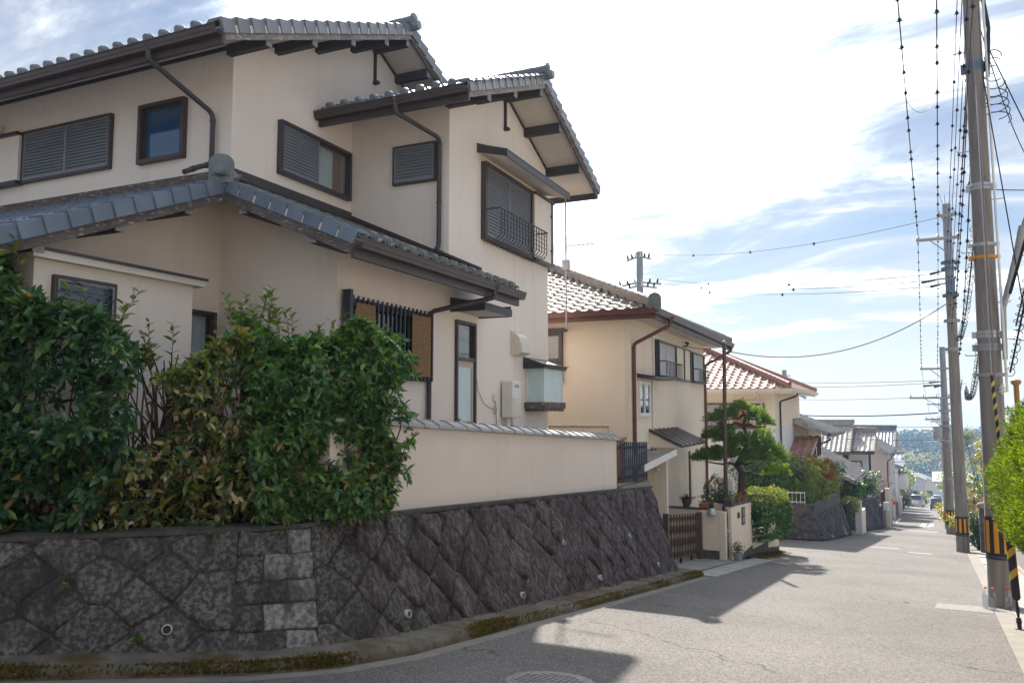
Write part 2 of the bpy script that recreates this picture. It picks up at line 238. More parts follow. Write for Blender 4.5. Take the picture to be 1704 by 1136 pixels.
def asphalt():
    m = bpy.data.materials.new('asphalt'); m.use_nodes = True; t = m.node_tree; t.nodes.clear(); l = t.links.new
    o = N(t, 'ShaderNodeOutputMaterial'); b = N(t, 'ShaderNodeBsdfPrincipled'); b.inputs['Roughness'].default_value = 0.88; b.inputs['Specular IOR Level'].default_value = 0.25
    tcn = N(t, 'ShaderNodeTexCoord'); co = tcn.outputs['Object']
    big = N(t, 'ShaderNodeTexNoise', Scale=0.45, Detail=6.0, Roughness=0.6); l(co, big.inputs['Vector'])
    k0 = N(t, 'ShaderNodeMix', _data_type='RGBA'); k0.inputs[6].default_value = (0.124, 0.118, 0.112, 1); k0.inputs[7].default_value = (0.166, 0.157, 0.148, 1)
    mr = N(t, 'ShaderNodeMapRange'); mr.inputs['From Min'].default_value = 0.35; mr.inputs['From Max'].default_value = 0.68; l(big.outputs['Fac'], mr.inputs['Value']); l(mr.outputs[0], k0.inputs[0])
    v = N(t, 'ShaderNodeTexVoronoi', Scale=75.0); l(co, v.inputs['Vector'])         # aggregate
    hs = N(t, 'ShaderNodeSeparateColor'); l(v.outputs['Color'], hs.inputs[0])
    k1 = N(t, 'ShaderNodeMix', _data_type='RGBA', _blend_type='MULTIPLY'); k1.inputs[0].default_value = 1.0; l(k0.outputs[2], k1.inputs[6])
    rp_ = N(t, 'ShaderNodeValToRGB'); e = rp_.color_ramp.elements; e[0].position = 0.05; e[0].color = (0.55, 0.55, 0.56, 1); e[1].position = 1.0; e[1].color = (1.45, 1.41, 1.36, 1)
    l(hs.outputs[0], rp_.inputs[0]); l(rp_.outputs[0], k1.inputs[7])
    # wheel-worn and patched areas
    pt = N(t, 'ShaderNodeTexNoise', Scale=1.6, Detail=8.0, Roughness=0.7); l(co, pt.inputs['Vector'])
    mr2 = N(t, 'ShaderNodeMapRange'); mr2.inputs['From Min'].default_value = 0.60; mr2.inputs['From Max'].default_value = 0.74; mr2.inputs['To Max'].default_value = 0.65; l(pt.outputs['Fac'], mr2.inputs['Value'])
    k2 = N(t, 'ShaderNodeMix', _data_type='RGBA'); l(k1.outputs[2], k2.inputs[6]); k2.inputs[7].default_value = (0.105, 0.098, 0.092, 1); l(mr2.outputs[0], k2.inputs[0])
    # cracks
    wv = N(t, 'ShaderNodeTexNoise', Scale=2.2, Detail=5.0); l(co, wv.inputs['Vector'])
    av = N(t, 'ShaderNodeVectorMath', _operation='MULTIPLY_ADD'); l(wv.outputs['Color'], av.inputs[0]); av.inputs[1].default_value = (0.7, 0.7, 0.7); l(co, av.inputs[2])
    vc = N(t, 'ShaderNodeTexVoronoi', _feature='DISTANCE_TO_EDGE', Scale=0.38); l(av.outputs[0], vc.inputs['Vector'])
    mr3 = N(t, 'ShaderNodeMapRange'); mr3.inputs['From Min'].default_value = 0.0; mr3.inputs['From Max'].default_value = 0.007; mr3.inputs['To Min'].default_value = 1.0; mr3.inputs['To Max'].default_value = 0.0; l(vc.outputs['Distance'], mr3.inputs['Value'])
    cn = N(t, 'ShaderNodeTexNoise', Scale=0.8, Detail=3.0); l(co, cn.inputs['Vector'])
    mr4 = N(t, 'ShaderNodeMapRange'); mr4.inputs['From Min'].default_value = 0.50; mr4.inputs['From Max'].default_value = 0.60; l(cn.outputs['Fac'], mr4.inputs['Value'])
    mu = N(t, 'ShaderNodeMath', _operation='MULTIPLY'); l(mr3.outputs[0], mu.inputs[0]); l(mr4.outputs[0], mu.inputs[1])
    k3 = N(t, 'ShaderNodeMix', _data_type='RGBA'); l(mu.outputs[0], k3.inputs[0]); l(k2.outputs[2], k3.inputs[6]); k3.inputs[7].default_value = (0.05, 0.046, 0.043, 1)
    l(k3.outputs[2], b.inputs['Base Color'])
    bp = N(t, 'ShaderNodeBump', Strength=0.75, Distance=0.012); l(v.outputs['Distance'], bp.inputs['Height']); l(bp.outputs[0], b.inputs['Normal'])
    l(b.outputs[0], o.inputs[0]); MATS['asphalt'] = m
asphalt()

# ------------------------------------------------------------------ mesh helpers
class Thing:
    pass
def put(o, label=None, cat=None, group=None, kind=None):
    if label: o['label'] = label
    if cat: o['category'] = cat
    if group: o['group'] = group
    if kind: o['kind'] = kind
    return o
BASE = {}
def thing(name, label, cat, base=(0, 0, 0), rotz=0.0, group=None):
    """Empty at the thing's base; geometry of its parts is given in the frame turned by rotz about the world origin"""
    o = bpy.data.objects.new(name, None); COL.objects.link(o); o.empty_display_size = 0.2
    o.location = Matrix.Rotation(rotz, 3, 'Z') @ Vector(base); o.rotation_euler = (0, 0, rotz)
    put(o, label, cat, group); BASE[o.name] = Vector(base)
    return o
def base_of(o):
    while o is not None:
        if o.name in BASE: return BASE[o.name]
        o = o.parent
    return Vector((0, 0, 0))
class MB:
    def __init__(s, xf=None): s.v = []; s.f = []; s.xf = xf
    def add(s, vs, fs):
        k = len(s.v)
        if s.xf is None: s.v.extend([tuple(p) for p in vs])
        else: s.v.extend([tuple(s.xf(Vector(p))) for p in vs])
        s.f.extend([tuple(i + k for i in f) for f in fs]); return s
    def box(s, x0, x1, y0, y1, z0, z1):
        return s.add([(x0, y0, z0), (x1, y0, z0), (x1, y1, z0), (x0, y1, z0), (x0, y0, z1), (x1, y0, z1), (x1, y1, z1), (x0, y1, z1)],
                     [(0, 3, 2, 1), (4, 5, 6, 7), (0, 1, 5, 4), (1, 2, 6, 5), (2, 3, 7, 6), (3, 0, 4, 7)])
    def ext(s, poly, vec):
        n = len(poly); vec = Vector(vec); a = [Vector(p) for p in poly]
        return s.add(a + [p + vec for p in a], [tuple(range(n))[::-1], tuple(range(n, 2 * n))] + [(i, (i + 1) % n, n + (i + 1) % n, n + i) for i in range(n)])
    def beam(s, p0, p1, w, h, up=(0, 0, 1), drop=0.0):
        p0 = Vector(p0); p1 = Vector(p1); d = (p1 - p0).normalized(); up = Vector(up); sd = d.cross(up).normalized(); u = sd.cross(d)
        c = [(-w / 2, -h / 2), (w / 2, -h / 2), (w / 2, h / 2), (-w / 2, h / 2)]
        return s.add([p + sd * a + u * (b - drop) for p in (p0, p1) for a, b in c], [(3, 2, 1, 0), (4, 5, 6, 7), (0, 1, 5, 4), (1, 2, 6, 5), (2, 3, 7, 6), (3, 0, 4, 7)])
    def tube(s, pts, r, n=8, cap=True):
        pts = [Vector(p) for p in pts]; m = len(pts); rs = r if isinstance(r, (list, tuple)) else [r] * m
        vs = []; ref = None
        for i, p in enumerate(pts):
            d = (pts[min(i + 1, m - 1)] - pts[max(i - 1, 0)])
            d = d.normalized() if d.length > 1e-9 else Vector((0, 0, 1))
            if ref is None:
                ref = Vector((0, 0, 1)) if abs(d.z) < 0.9 else Vector((1, 0, 0))
            a = (ref - d * ref.dot(d))
            if a.length < 1e-6: a = d.orthogonal()
            a.normalize(); b = d.cross(a); ref = a
            vs += [p + (a * math.cos(2 * math.pi * k / n) + b * math.sin(2 * math.pi * k / n)) * rs[i] for k in range(n)]
        fs = [(i * n + k, i * n + (k + 1) % n, (i + 1) * n + (k + 1) % n, (i + 1) * n + k) for i in range(m - 1) for k in range(n)]
        if cap: fs += [tuple(range(n))[::-1], tuple(range((m - 1) * n, m * n))]
        return s.add(vs, fs)
    def lathe(s, c, prof, n=16, axis=None):
        """prof: list of (radius, height)"""
        c = Vector(c); vs = []; m = len(prof)
        q = Matrix.Identity(3) if axis is None else Vector(axis).to_track_quat('Z', 'Y').to_matrix()
        for r, h in prof: vs += [c + q @ Vector((r * math.cos(2 * math.pi * k / n), r * math.sin(2 * math.pi * k / n), h)) for k in range(n)]
        fs = [(i * n + k, i * n + (k + 1) % n, (i + 1) * n + (k + 1) % n, (i + 1) * n + k) for i in range(m - 1) for k in range(n)]
        fs += [tuple(range(n))[::-1], tuple(range((m - 1) * n, m * n))]
        return s.add(vs, fs)
    def blob(s, c, r, n=8, m=5, jit=0.0):
        c = Vector(c); r = Vector(r) if hasattr(r, '__len__') else Vector((r, r, r)); prof = []
        vs = []
        for i in range(m + 1):
            a = math.pi * i / m
            for k in range(n):
                b = 2 * math.pi * k / n; q = 1 + jit * (rnd.random() - 0.5)
                vs.append(c + Vector((r.x * math.sin(a) * math.cos(b), r.y * math.sin(a) * math.sin(b), -r.z * math.cos(a))) * q)
        return s.add(vs, [(i * n + k, i * n + (k + 1) % n, (i + 1) * n + (k + 1) % n, (i + 1) * n + k) for i in range(m) for k in range(n)])
    def build(s, name, mat, parent=None, smooth=False, bevel=0.0, kind=None, fix=True, label=None):
        me = bpy.data.meshes.new(name); b = base_of(parent)
        me.from_pydata([(p[0] - b[0], p[1] - b[1], p[2] - b[2]) for p in s.v], [], s.f); me.update()
        if fix and len(s.f) < 20000:
            bm = bmesh.new(); bm.from_mesh(me)
            if bevel:
                bmesh.ops.remove_doubles(bm, verts=bm.verts, dist=1e-5)
            bmesh.ops.recalc_face_normals(bm, faces=bm.faces)
            if bevel:
                try: bmesh.ops.bevel(bm, geom=[e for e in bm.edges if len(e.link_faces) == 2 and e.calc_face_angle(0) > 0.5], offset=bevel, segments=1, affect='EDGES', profile=0.5, clamp_overlap=True)
                except Exception: pass
            bm.to_mesh(me); bm.free()
        if smooth:
            me.shade_smooth()
            if smooth != 'all' and hasattr(me, 'set_sharp_from_angle'): me.set_sharp_from_angle(angle=R(42))
        o = bpy.data.objects.new(name, me); COL.objects.link(o)
        if mat: me.materials.append(MATS[mat])
        if parent is not None: o.parent = parent
        if kind: o['kind'] = kind
        if label: o['label'] = label
        return o
def frame_xf(o, r, outv, up=(0, 0, 1)):
    """local (a, b, c) = right, up, outwards from the surface point o"""
    o = Vector(o); r = Vector(r); outv = Vector(outv); up = Vector(up)
    return lambda p: o + r * p.x + up * p.y + outv * p.z
def inst(name, src, M, parent, label=None):
    o = bpy.data.objects.new(name, src); COL.objects.link(o); o.parent = parent; o.matrix_local = M
    if label: o['label'] = label
    return o
def raw_mesh(name, V, F, mat, parent=None, col=None, smooth=False, kind=None):
    """fast mesh from numpy arrays; F is (n,3) or (n,4)"""
    V = np.asarray(V, np.float32); F = np.asarray(F, np.int32); me = bpy.data.meshes.new(name)
    me.vertices.add(len(V)); me.vertices.foreach_set('co', V.ravel()); k = F.shape[1]
    me.loops.add(F.size); me.loops.foreach_set('vertex_index', F.ravel())
    me.polygons.add(len(F)); me.polygons.foreach_set('loop_start', np.arange(0, F.size, k, dtype=np.int32))
    try: me.polygons.foreach_set('loop_total', np.full(len(F), k, np.int32))
    except Exception: pass
    me.update(calc_edges=True)
    if col is not None:
        a = me.color_attributes.new('Col', 'FLOAT_COLOR', 'POINT'); c4 = np.ones((len(V), 4), np.float32); c4[:, :3] = col; a.data.foreach_set('color', c4.ravel())
    if smooth: me.polygons.foreach_set('use_smooth', np.ones(len(F), bool))
    o = bpy.data.objects.new(name, me); COL.objects.link(o); me.materials.append(MATS[mat])
    if parent is not None: o.parent = parent
    if kind: o['kind'] = kind
    return o
nrng = np.random.default_rng(11)
S1 = 0.094
def zr(y): return -S1 * y if y < 120 else -S1 * 120 - 0.084 * (y - 120)
# ------------------------------------------------------------------ roof kit
def tile_arrays(w=0.27, l=0.27, th=0.028, n=8, amp=1.0):
    V = []; F = []
    def prof(t): return (-0.020 * math.sin(math.pi * t / 0.6) if t < 0.6 else 0.036 * math.sin(math.pi * (t - 0.6) / 0.4)) * amp
    for k in range(n + 1):
        t = k / n; z = prof(t); x = t * w * 1.02
        V += [(x, 0, z + th - 0.034), (x, 0, z + th), (x, l, z)]
    for k in range(n):
        a = 3 * k; b = 3 * (k + 1)
        F += [(a, b, b + 1, a + 1), (a + 1, b + 1, b + 2, a + 2)]
    return np.array(V, np.float32), np.array(F, np.int32)
def mesh_of(name, V, F, mat):
    o = raw_mesh(name, V, F, mat); me = o.data; bpy.data.objects.remove(o)
    me.polygons.foreach_set('use_smooth', np.ones(len(me.polygons), bool))
    if hasattr(me, 'set_sharp_from_angle'): me.set_sharp_from_angle(angle=R(40))
    return me
TILE = {}
def tile_mesh(mat, w=0.27, l=0.27):
    k = (mat, round(w, 3), round(l, 3))
    if k not in TILE:
        V, F = tile_arrays(w, l); TILE[k] = (V, F, mesh_of('roof_tile', V, F, mat))
    return TILE[k]
def frameM(o, e, s):
    e = Vector(e).normalized(); s = Vector(s).normalized(); n = e.cross(s)
    return Matrix(((e.x, s.x, n.x, o[0]), (e.y, s.y, n.y, o[1]), (e.z, s.z, n.z, o[2]), (0, 0, 0, 1)))
def tile_roof(roof, P0, e, s, Le, Ls, mat, inside=None, single=None, w=0.27, l=0.24, maxn=300, name='roof_tile'):
    V, F, me = tile_mesh(mat, w, l + 0.035); b = base_of(roof); P0 = Vector(P0) - b; e = Vector(e).normalized(); s = Vector(s).normalized()
    n = e.cross(s); nb = int(Ls / l + 0.5); na = int(Le / w + 0.5); rest = []; cnt = 0
    for j in range(nb):
        for i in range(na):
            a = i * w; c = j * l
            if inside and not inside(a + w / 2, c + l / 2): continue
            o = P0 + e * a + s * c + n * (0.004 * (rnd.random() - 0.5))
            ee = (e + s * 0.012 * (rnd.random() - 0.5) + n * 0.02 * (rnd.random() - 0.5)).normalized()
            if single and cnt < maxn and single(a, c, i, j):
                inst(name, me, frameM(o, ee, s - ee * s.dot(ee)), roof); cnt += 1
            else: rest.append(np.array(frameM(o, ee, s - ee * s.dot(ee)), np.float32))
    if rest:
        M = np.stack(rest); VV = np.einsum('mij,vj->mvi', M[:, :3, :3], V) + M[:, None, :3, 3]
        FF = F[None] + (np.arange(len(M)) * len(V))[:, None, None]
        o = raw_mesh('tile_field', VV.reshape(-1, 3), FF.reshape(-1, 4), mat, roof, kind='stuff'); o.data.polygons.foreach_set('use_smooth', np.ones(len(o.data.polygons), bool))
        if hasattr(o.data, 'set_sharp_from_angle'): o.data.set_sharp_from_angle(angle=R(40))
    return cnt
def box_mesh(name, boxes, mat, bevel=0.006):
    m = MB()
    for q in boxes: m.box(*q)
    o = m.build(name, mat, None, bevel=bevel); me = o.data; bpy.data.objects.remove(o); return me
VERGE = {}
def verge_tiles(roof, p0, p1, outv, mat, l=0.27, h=0.15):
    """row of flap tiles up a gable edge from eave p0 to peak p1; outv points away from the gable"""
    key = (mat, round(h, 3))
    if key not in VERGE:
        m = MB(); a, c = .020, -.004
        m.add([(-.03, -.012, -h), (a, -.012, -h), (a, -.012, .042), (-.03, -.012, .042), (-.03, .272, -h + .012), (c, .272, -h + .012), (c, .272, .024), (-.03, .272, .024)], [(0, 1, 2, 3), (7, 6, 5, 4), (0, 4, 5, 1), (1, 5, 6, 2), (2, 6, 7, 3), (3, 7, 4, 0)])
        m.add([(-.20, -.012, .006), (-.0301, -.012, .006), (-.0301, -.012, .043), (-.20, -.012, .043), (-.20, .28, -.012), (-.0301, .28, -.012), (-.0301, .28, .018), (-.20, .28, .018)], [(0, 1, 2, 3), (7, 6, 5, 4), (0, 4, 5, 1), (1, 5, 6, 2), (2, 6, 7, 3), (3, 7, 4, 0)])
        o = m.build('verge_tile', mat, None, bevel=.005); VERGE[key] = o.data; bpy.data.objects.remove(o)
    b = base_of(roof); p0 = Vector(p0) - b; p1 = Vector(p1) - b; d = (p1 - p0).normalized(); o_ = Vector(outv).normalized(); n = o_.cross(d)
    flip = n.z < 0
    if flip: n = -n
    k = int((p1 - p0).length / l + 0.5); l = (p1 - p0).length / k
    for i in range(k):
        q = p0 + d * (i * l) + n * 0.008
        dd = (d - n * 0.05 + o_ * 0.02 * (rnd.random() - 0.5)).normalized(); nn = (n - dd * n.dot(dd)).normalized()
        M = Matrix(((o_.x, dd.x, nn.x, q.x + nn.x * 0.014), (o_.y, dd.y, nn.y, q.y + nn.y * 0.014), (o_.z, dd.z, nn.z, q.z + nn.z * 0.014), (0, 0, 0, 1)))
        inst('verge_tile', VERGE[key], M, roof)
DISC = {}
def eave_discs(roof, P0, e, outv, n, mat, pitch=.27, r=.048):
    if (mat, r) not in DISC:
        m = MB(); m.lathe((0, 0, 0), [(r * .9, -.10), (r, -.08), (r, .0), (r * .86, .012), (r * .5, .016), (r * .1, .012)], 12, axis=(0, 1, 0)); o = m.build('eave_tile_disc', mat, None, smooth=True); DISC[(mat, r)] = o.data; bpy.data.objects.remove(o)
    b = base_of(roof); e = Vector(e).normalized(); o_ = Vector(outv).normalized(); zz = e.cross(o_)
    for k in range(n):
        q = Vector(P0) - b + e * (k * pitch); inst('eave_tile_disc', DISC[(mat, r)], Matrix(((e.x, o_.x, zz.x, q.x), (e.y, o_.y, zz.y, q.y), (e.z, o_.z, zz.z, q.z), (0, 0, 0, 1))), roof)
def half_pipe(r, l, n=8, th=0.02, flare=1.08):
    V = []; F = []
    for (y, rr) in ((0.0, r * flare), (l, r)):
        for k in range(n + 1):
            a = math.pi * k / n; V.append((rr * math.cos(a), y, rr * math.sin(a)))
    for k in range(n): F.append((k, k + 1, n + 2 + k, n + 1 + k))
    k0 = len(V)
    for k in range(n + 1):
        a = math.pi * k / n; V.append(((r * flare - th) * math.cos(a), 0, (r * flare - th) * math.sin(a)))
    for k in range(n): F.append((k, k0 + k, k0 + k + 1, k + 1))
    return np.array(V, np.float32), np.array(F, np.int32)
CAPM = {}
def ridge(roof, p0, p1, mat, layers=2, w=0.24, r=0.085, l=0.27, h=0.045):
    """stacked flat ridge tiles with a row of round cap tiles, from p0 (front end) to p1"""
    p0 = Vector(p0); p1 = Vector(p1); d = (p1 - p0).normalized(); m = MB()
    up = Vector((0, 0, 1)); sd = d.cross(up).normalized(); u = sd.cross(d)
    for k in range(layers):
        ww = w - 0.03 * k; z = h * (k + 0.5)
        m.beam(p0 + u * z, p1 + u * z, ww, h - 0.008)
    m.beam(p0 + d * 0.012 - u * 0.03, p1 - u * 0.03, w - 0.06, h * layers * 1.9)
    rp_ = m.build('ridge_course', mat, roof)
    key = (mat, round(r, 3))
    if key not in CAPM:
        V, F = half_pipe(r, l + 0.03); CAPM[key] = mesh_of('ridge_cap_tile', V, F, mat)
    b = base_of(roof); n = int((p1 - p0).length / l); top = u * (h * layers - 0.012)
    for i in range(n):
        q = p0 - b + d * (i * l) + top; inst('ridge_cap_tile', CAPM[key], frameM(q, sd, d), roof)
def ridge_end(roof, p, outv, mat, s=1.0, ball=None):
    """arched ridge-end ornament with a raised inner arch and a round boss"""
    outv = Vector(outv).normalized(); r = Vector((0, 0, 1)).cross(outv).normalized()
    xf = frame_xf(p, r, outv); m = MB(xf)
    def arch(w, h, n=10, z0=0.0): return [(-w, z0)] + [(-w * math.cos(math.pi * k / n) if True else 0, h - w * 0.75 + w * 0.75 * math.sin(math.pi * k / n)) for k in range(n + 1)] + [(w, z0)]
    for (w, h, c0, c1, z0) in ((0.165 * s, 0.30 * s, 0.0, 0.05 * s, -0.10 * s), (0.115 * s, 0.225 * s, 0.05 * s, 0.066 * s, 0.0), (0.075 * s, 0.165 * s, 0.066 * s, 0.08 * s, 0.0)):
        m.ext([(a, q, c0) for a, q in arch(w, h, z0=z0)], (0, 0, 0)) if False else None
        pts = arch(w, h, z0=z0)
        vs = [(a, q, c0) for a, q in pts] + [(a, q, c1) for a, q in pts]; n = len(pts)
        m.add(vs, [tuple(range(n))[::-1], tuple(range(n, 2 * n))] + [(i, (i + 1) % n, n + (i + 1) % n, n + i) for i in range(n)])
    m.build('ridge_end_ornament', mat, roof)
    if ball:
        q = MB(); c = Vector(p) + outv * 0.14 * s + Vector((0, 0, 0.035 * s)); q.lathe(c - outv * 0.12 * s, [(0.055 * s, 0), (0.062 * s, 0.10 * s), (0.066 * s, 0.14 * s), (0.055 * s, 0.175 * s), (0.02 * s, 0.19 * s)], 12, axis=outv)
        q.build('ridge_end_boss', ball, roof, smooth=True)
def gutter(root, p0, p1, outv, mat='brown_metal', w=0.125, h=0.10, fascia=0.16, name='gutter'):
    p0 = Vector(p0); p1 = Vector(p1); outv = Vector(outv).normalized(); d = (p1 - p0).normalized(); ln = (p1 - p0).length
    xf = lambda p: p0 + d * p.x + outv * p.y + Vector((0, 0, p.z))
    m = MB(xf); t = 0.008
    prof = [(0, h), (0, 0.012), (0.015, 0), (w * 0.78, 0), (w * 0.86, h * 0.42), (w * 0.92, h * 0.46), (w, h), (w + 0.012, h), (w + 0.012, h + 0.012), (w - t, h + 0.012), (w - t - 0.008, h * 0.5), (w * 0.8 - t, t), (t, t), (t, h)]
    m.ext([(0, a, b) for a, b in prof], (ln, 0, 0)); g = m.build(name, mat, root)
    m = MB(xf); n = max(2, int(ln / 0.9))
    for k in range(n): m.box((k + 0.5) * ln / n - 0.012, (k + 0.5) * ln / n + 0.012, -0.004, w + 0.016, h + 0.0125, h + 0.02)
    m.build('gutter_bracket', mat, g)
    if fascia:
        m = MB(xf); m.box(0.004, ln - 0.004, -0.05, -0.002, -fascia * 0.75, h * 0.8); m.build('fascia', mat, root)
    return g
def downpipe(root, pts, r=0.033, mat='dark_metal', clips=True, n=10, name='downpipe', funnel=None):
    m = MB(); P = [Vector(p) for p in pts]; Q = [P[0]]
    for i in range(1, len(P) - 1):
        a = (P[i - 1] - P[i]).normalized(); c = (P[i + 1] - P[i]).normalized(); k = min(0.07, (P[i - 1] - P[i]).length * 0.4, (P[i + 1] - P[i]).length * 0.4)
        Q += [P[i] + a * k, P[i] + (a + c) * k * 0.3, P[i] + c * k]
    Q.append(P[-1]); m.tube(Q, r, n); o = m.build(name, mat, root, smooth=True)
    m = MB()
    for i in range(1, len(P) - 1): m.tube([P[i] + (P[i + 1] - P[i]).normalized() * 0.085, P[i] + (P[i + 1] - P[i]).normalized() * 0.12], r * 1.18, n)
    if m.v: m.build('pipe_collar', mat, o, smooth=True)
    if clips:
        m = MB()
        for i in range(len(P) - 1):
            if abs(P[i].z - P[i + 1].z) > 1.0:
                k = int(abs(P[i].z - P[i + 1].z) / 0.95)
                for j in range(k):
                    q = P[i].lerp(P[i + 1], (j + 0.6) / k); m.tube([q - Vector((0, 0, 0.012)), q + Vector((0, 0, 0.012))], r * 1.22, n)
        if m.v: m.build('pipe_clip', mat, o)
    if funnel:
        m = MB(); c = P[0]; m.lathe(c, [(r * 1.05, -0.02), (r * 1.1, 0.03), (r * 1.9, 0.09), (r * 2.3, 0.10), (r * 2.3, funnel), (r * 2.0, funnel + 0.01)], 4)
        m.build('rain_hopper', mat, o)
    return o
# ------------------------------------------------------------------ openings
def slatted(root, xf, x0, x1, y0, y1, mat, nsl, z=0.03, th=0.018, frame='dark_metal', name='shutter'):
    m = MB(xf); m.box(x0, x1, y0, y1, z - 0.02, z - 0.012); f = 0.022
    m.box(x0, x0 + f, y0, y1, z - 0.0119, z + 0.022); m.box(x1 - f, x1, y0, y1, z - 0.0119, z + 0.022); m.box(x0 + f, x1 - f, y0, y0 + f * 1.6, z - 0.0119, z + 0.0219); m.box(x0 + f, x1 - f, y1 - f, y1, z - 0.0119, z + 0.0219)
    p = m.build(name, mat, root)
    H = (y1 - y0 - f * 2.6) / nsl
    for k in range(nsl):
        q = MB(xf); a = y0 + f * 1.6 + k * H; q.add([(x0 + f, a + 0.002, z + 0.018), (x1 - f, a + 0.002, z + 0.018), (x1 - f, a + H * 0.86, z + 0.001), (x0 + f, a + H * 0.86, z + 0.001),
                         (x0 + f, a + 0.002, z + 0.006), (x1 - f, a + 0.002, z + 0.006), (x1 - f, a + H * 0.86, z - 0.010), (x0 + f, a + H * 0.86, z - 0.010)], [(0, 1, 2, 3), (7, 6, 5, 4), (0, 4, 5, 1), (2, 6, 7, 3)])
        q.build('slat', mat, p)
    return p
def win_frame(root, xf, w, h, mat='dark_metal', t=0.055, d=0.075, name='window'):
    m = MB(xf); m.box(-t * 0.0, t, 0, h, -0.02, d); m.box(w - t, w, 0, h, -0.02, d); m.box(t, w - t, 0, t, -0.02, d + 0.012); m.box(t, w - t, h - t, h, -0.02, d + 0.006)
    return m.build(name, mat, root, bevel=0.004)
def pane(parent, xf, x0, x1, y0, y1, mat='glass_dark', z=0.02, frame='dark_metal', f=0.03, name='pane'):
    if f:
        m = MB(xf); zz = z + 0.018
        m.box(x0, x0 + f, y0, y1, z - 0.012, zz); m.box(x1 - f, x1, y0, y1, z - 0.012, zz); m.box(x0 + f, x1 - f, y0, y0 + f, z - 0.012, zz - 0.001); m.box(x0 + f, x1 - f, y1 - f, y1, z - 0.012, zz - 0.001); m.build('sash', frame, parent)
    m = MB(xf); m.box(x0 + f, x1 - f, y0 + f, y1 - f, z - 0.004, z + 0.002); return m.build(name, mat, parent)
def drape(parent, xf, x0, x1, y0, y1, mat='curtain', z=-0.10, folds=7, amp=0.02):
    n = folds * 6; m = MB(xf); vs = []
    for k in range(n + 1):
        t = k / n; zz = z + amp * math.sin(2 * math.pi * folds * t) + amp * 0.5 * math.sin(11 * t + 1)
        vs += [(x0 + (x1 - x0) * t, y0, zz * 1.0), (x0 + (x1 - x0) * t, y1, zz)]
    m.add(vs, [(2 * k, 2 * k + 2, 2 * k + 3, 2 * k + 1) for k in range(n)]); return m.build('curtain', mat, parent, smooth='all', fix=False)
def recess(parent, xf, x0, x1, y0, y1, mat='dark_wood', d=0.22):
    """dark box of room behind a see-through pane"""
    m = MB(xf); m.add([(x0, y0, -0.004), (x1, y0, -0.004), (x1, y1, -0.004), (x0, y1, -0.004), (x0, y0, -d), (x1, y0, -d), (x1, y1, -d), (x0, y1, -d)], [(4, 5, 6, 7), (0, 1, 5, 4), (1, 2, 6, 5), (2, 3, 7, 6), (3, 0, 4, 7)])
    return m.build('reveal', mat, parent, fix=False)
# ================================================================== the near house (frame: x towards the street, y down the street, turned 3.6 degrees)
HA = R(3.6)
UR = Vector((1, 0, 0)); UY = Vector((0, 1, 0))
house = thing('house', 'two-storey beige stucco house with grey tiled gables, nearest on the left above the stone wall', 'house', (-7.5, 9.0, 0.4), HA)
ZG = 0.35
GX = -5.9; FX = -7.75      # street faces: ground floor, upper storey
def xw(x, y, z): return frame_xf((x, y, z), (0, 1, 0), (1, 0, 0))       # on a face looking to the street (+x)
def yw(x, y, z): return frame_xf((x, y, z), (1, 0, 0), (0, -1, 0))      # on a face looking to the camera (-y)
# ---- walls. openings for the see-through windows are real holes
def wall_x(name, x, y0, y1, poly_top, z0, holes, mat, root, th=0.14):
    """wall in the plane x (facing +x) from y0 to y1; poly_top = [(y,z)...] top edge from y0 to y1; holes [(ya,yb,za,zb)]"""
    m = MB(); ys = sorted(set([y0, y1] + [p[0] for p in poly_top] + [h[0] for h in holes] + [h[1] for h in holes]))
    def top(y):
        for (a, b) in zip(poly_top, poly_top[1:]):
            if a[0] - 1e-6 <= y <= b[0] + 1e-6: return a[1] + (b[1] - a[1]) * (y - a[0]) / (b[0] - a[0])
    for a, b in zip(ys, ys[1:]):
        hs = sorted([(h[2], h[3]) for h in holes if h[0] <= a + 1e-6 and h[1] >= b - 1e-6]); z = z0
        for (q0, q1) in hs:
            m.ext([(x, a, z), (x, b, z), (x, b, q0), (x, a, q0)], (-th, 0, 0)); z = q1
        m.ext([(x, a, z), (x, b, z), (x, b, top(b)), (x, a, top(a))], (-th, 0, 0))
    return m.build(name, mat, root, fix=True)
def wall_y(name, y, x0, x1, poly_top, z0, holes, mat, root, th=0.14):
    m = MB(); xs = sorted(set([x0, x1] + [p[0] for p in poly_top] + [h[0] for h in holes] + [h[1] for h in holes]))
    def top(x):
        for (a, b) in zip(poly_top, poly_top[1:]):
            if a[0] - 1e-6 <= x <= b[0] + 1e-6: return a[1] + (b[1] - a[1]) * (x - a[0]) / (b[0] - a[0])
    for a, b in zip(xs, xs[1:]):
        hs = sorted([(h[2], h[3]) for h in holes if h[0] <= a + 1e-6 and h[1] >= b - 1e-6]); z = z0
        for (q0, q1) in hs:
            m.ext([(a, y, z), (b, y, z), (b, y, q0), (a, y, q0)], (0, th, 0)); z = q1
        m.ext([(a, y, z), (b, y, z), (b, y, top(b)), (a, y, top(a))], (0, th, 0))
    return m.build(name, mat, root, fix=True)
K = 0.43
def zl_r(x): return 3.44 + K * (-5.15 - x)                 # underside of the low street-side roof
def zl_l(y): return 4.60 + K * (y - 7.94)                  # underside of the low roof that falls towards the viewer
def zu1(y): return 8.03 - 0.441 * abs(y - 11.25)           # underside of the main roof
def zu2(y): return 7.38 - 0.425 * abs(y - 12.67)           # underside of the gable wing roof
XL = -14.6
wall_x('wall', GX, 7.85, 14.75, [(7.85, 3.72), (10.64, 3.72), (10.6401, zu2(10.64)), (12.67, zu2(12.67)), (14.75, zu2(14.75))], ZG, [(10.86, 11.51, 1.0, 3.02)], 'stucco', house)
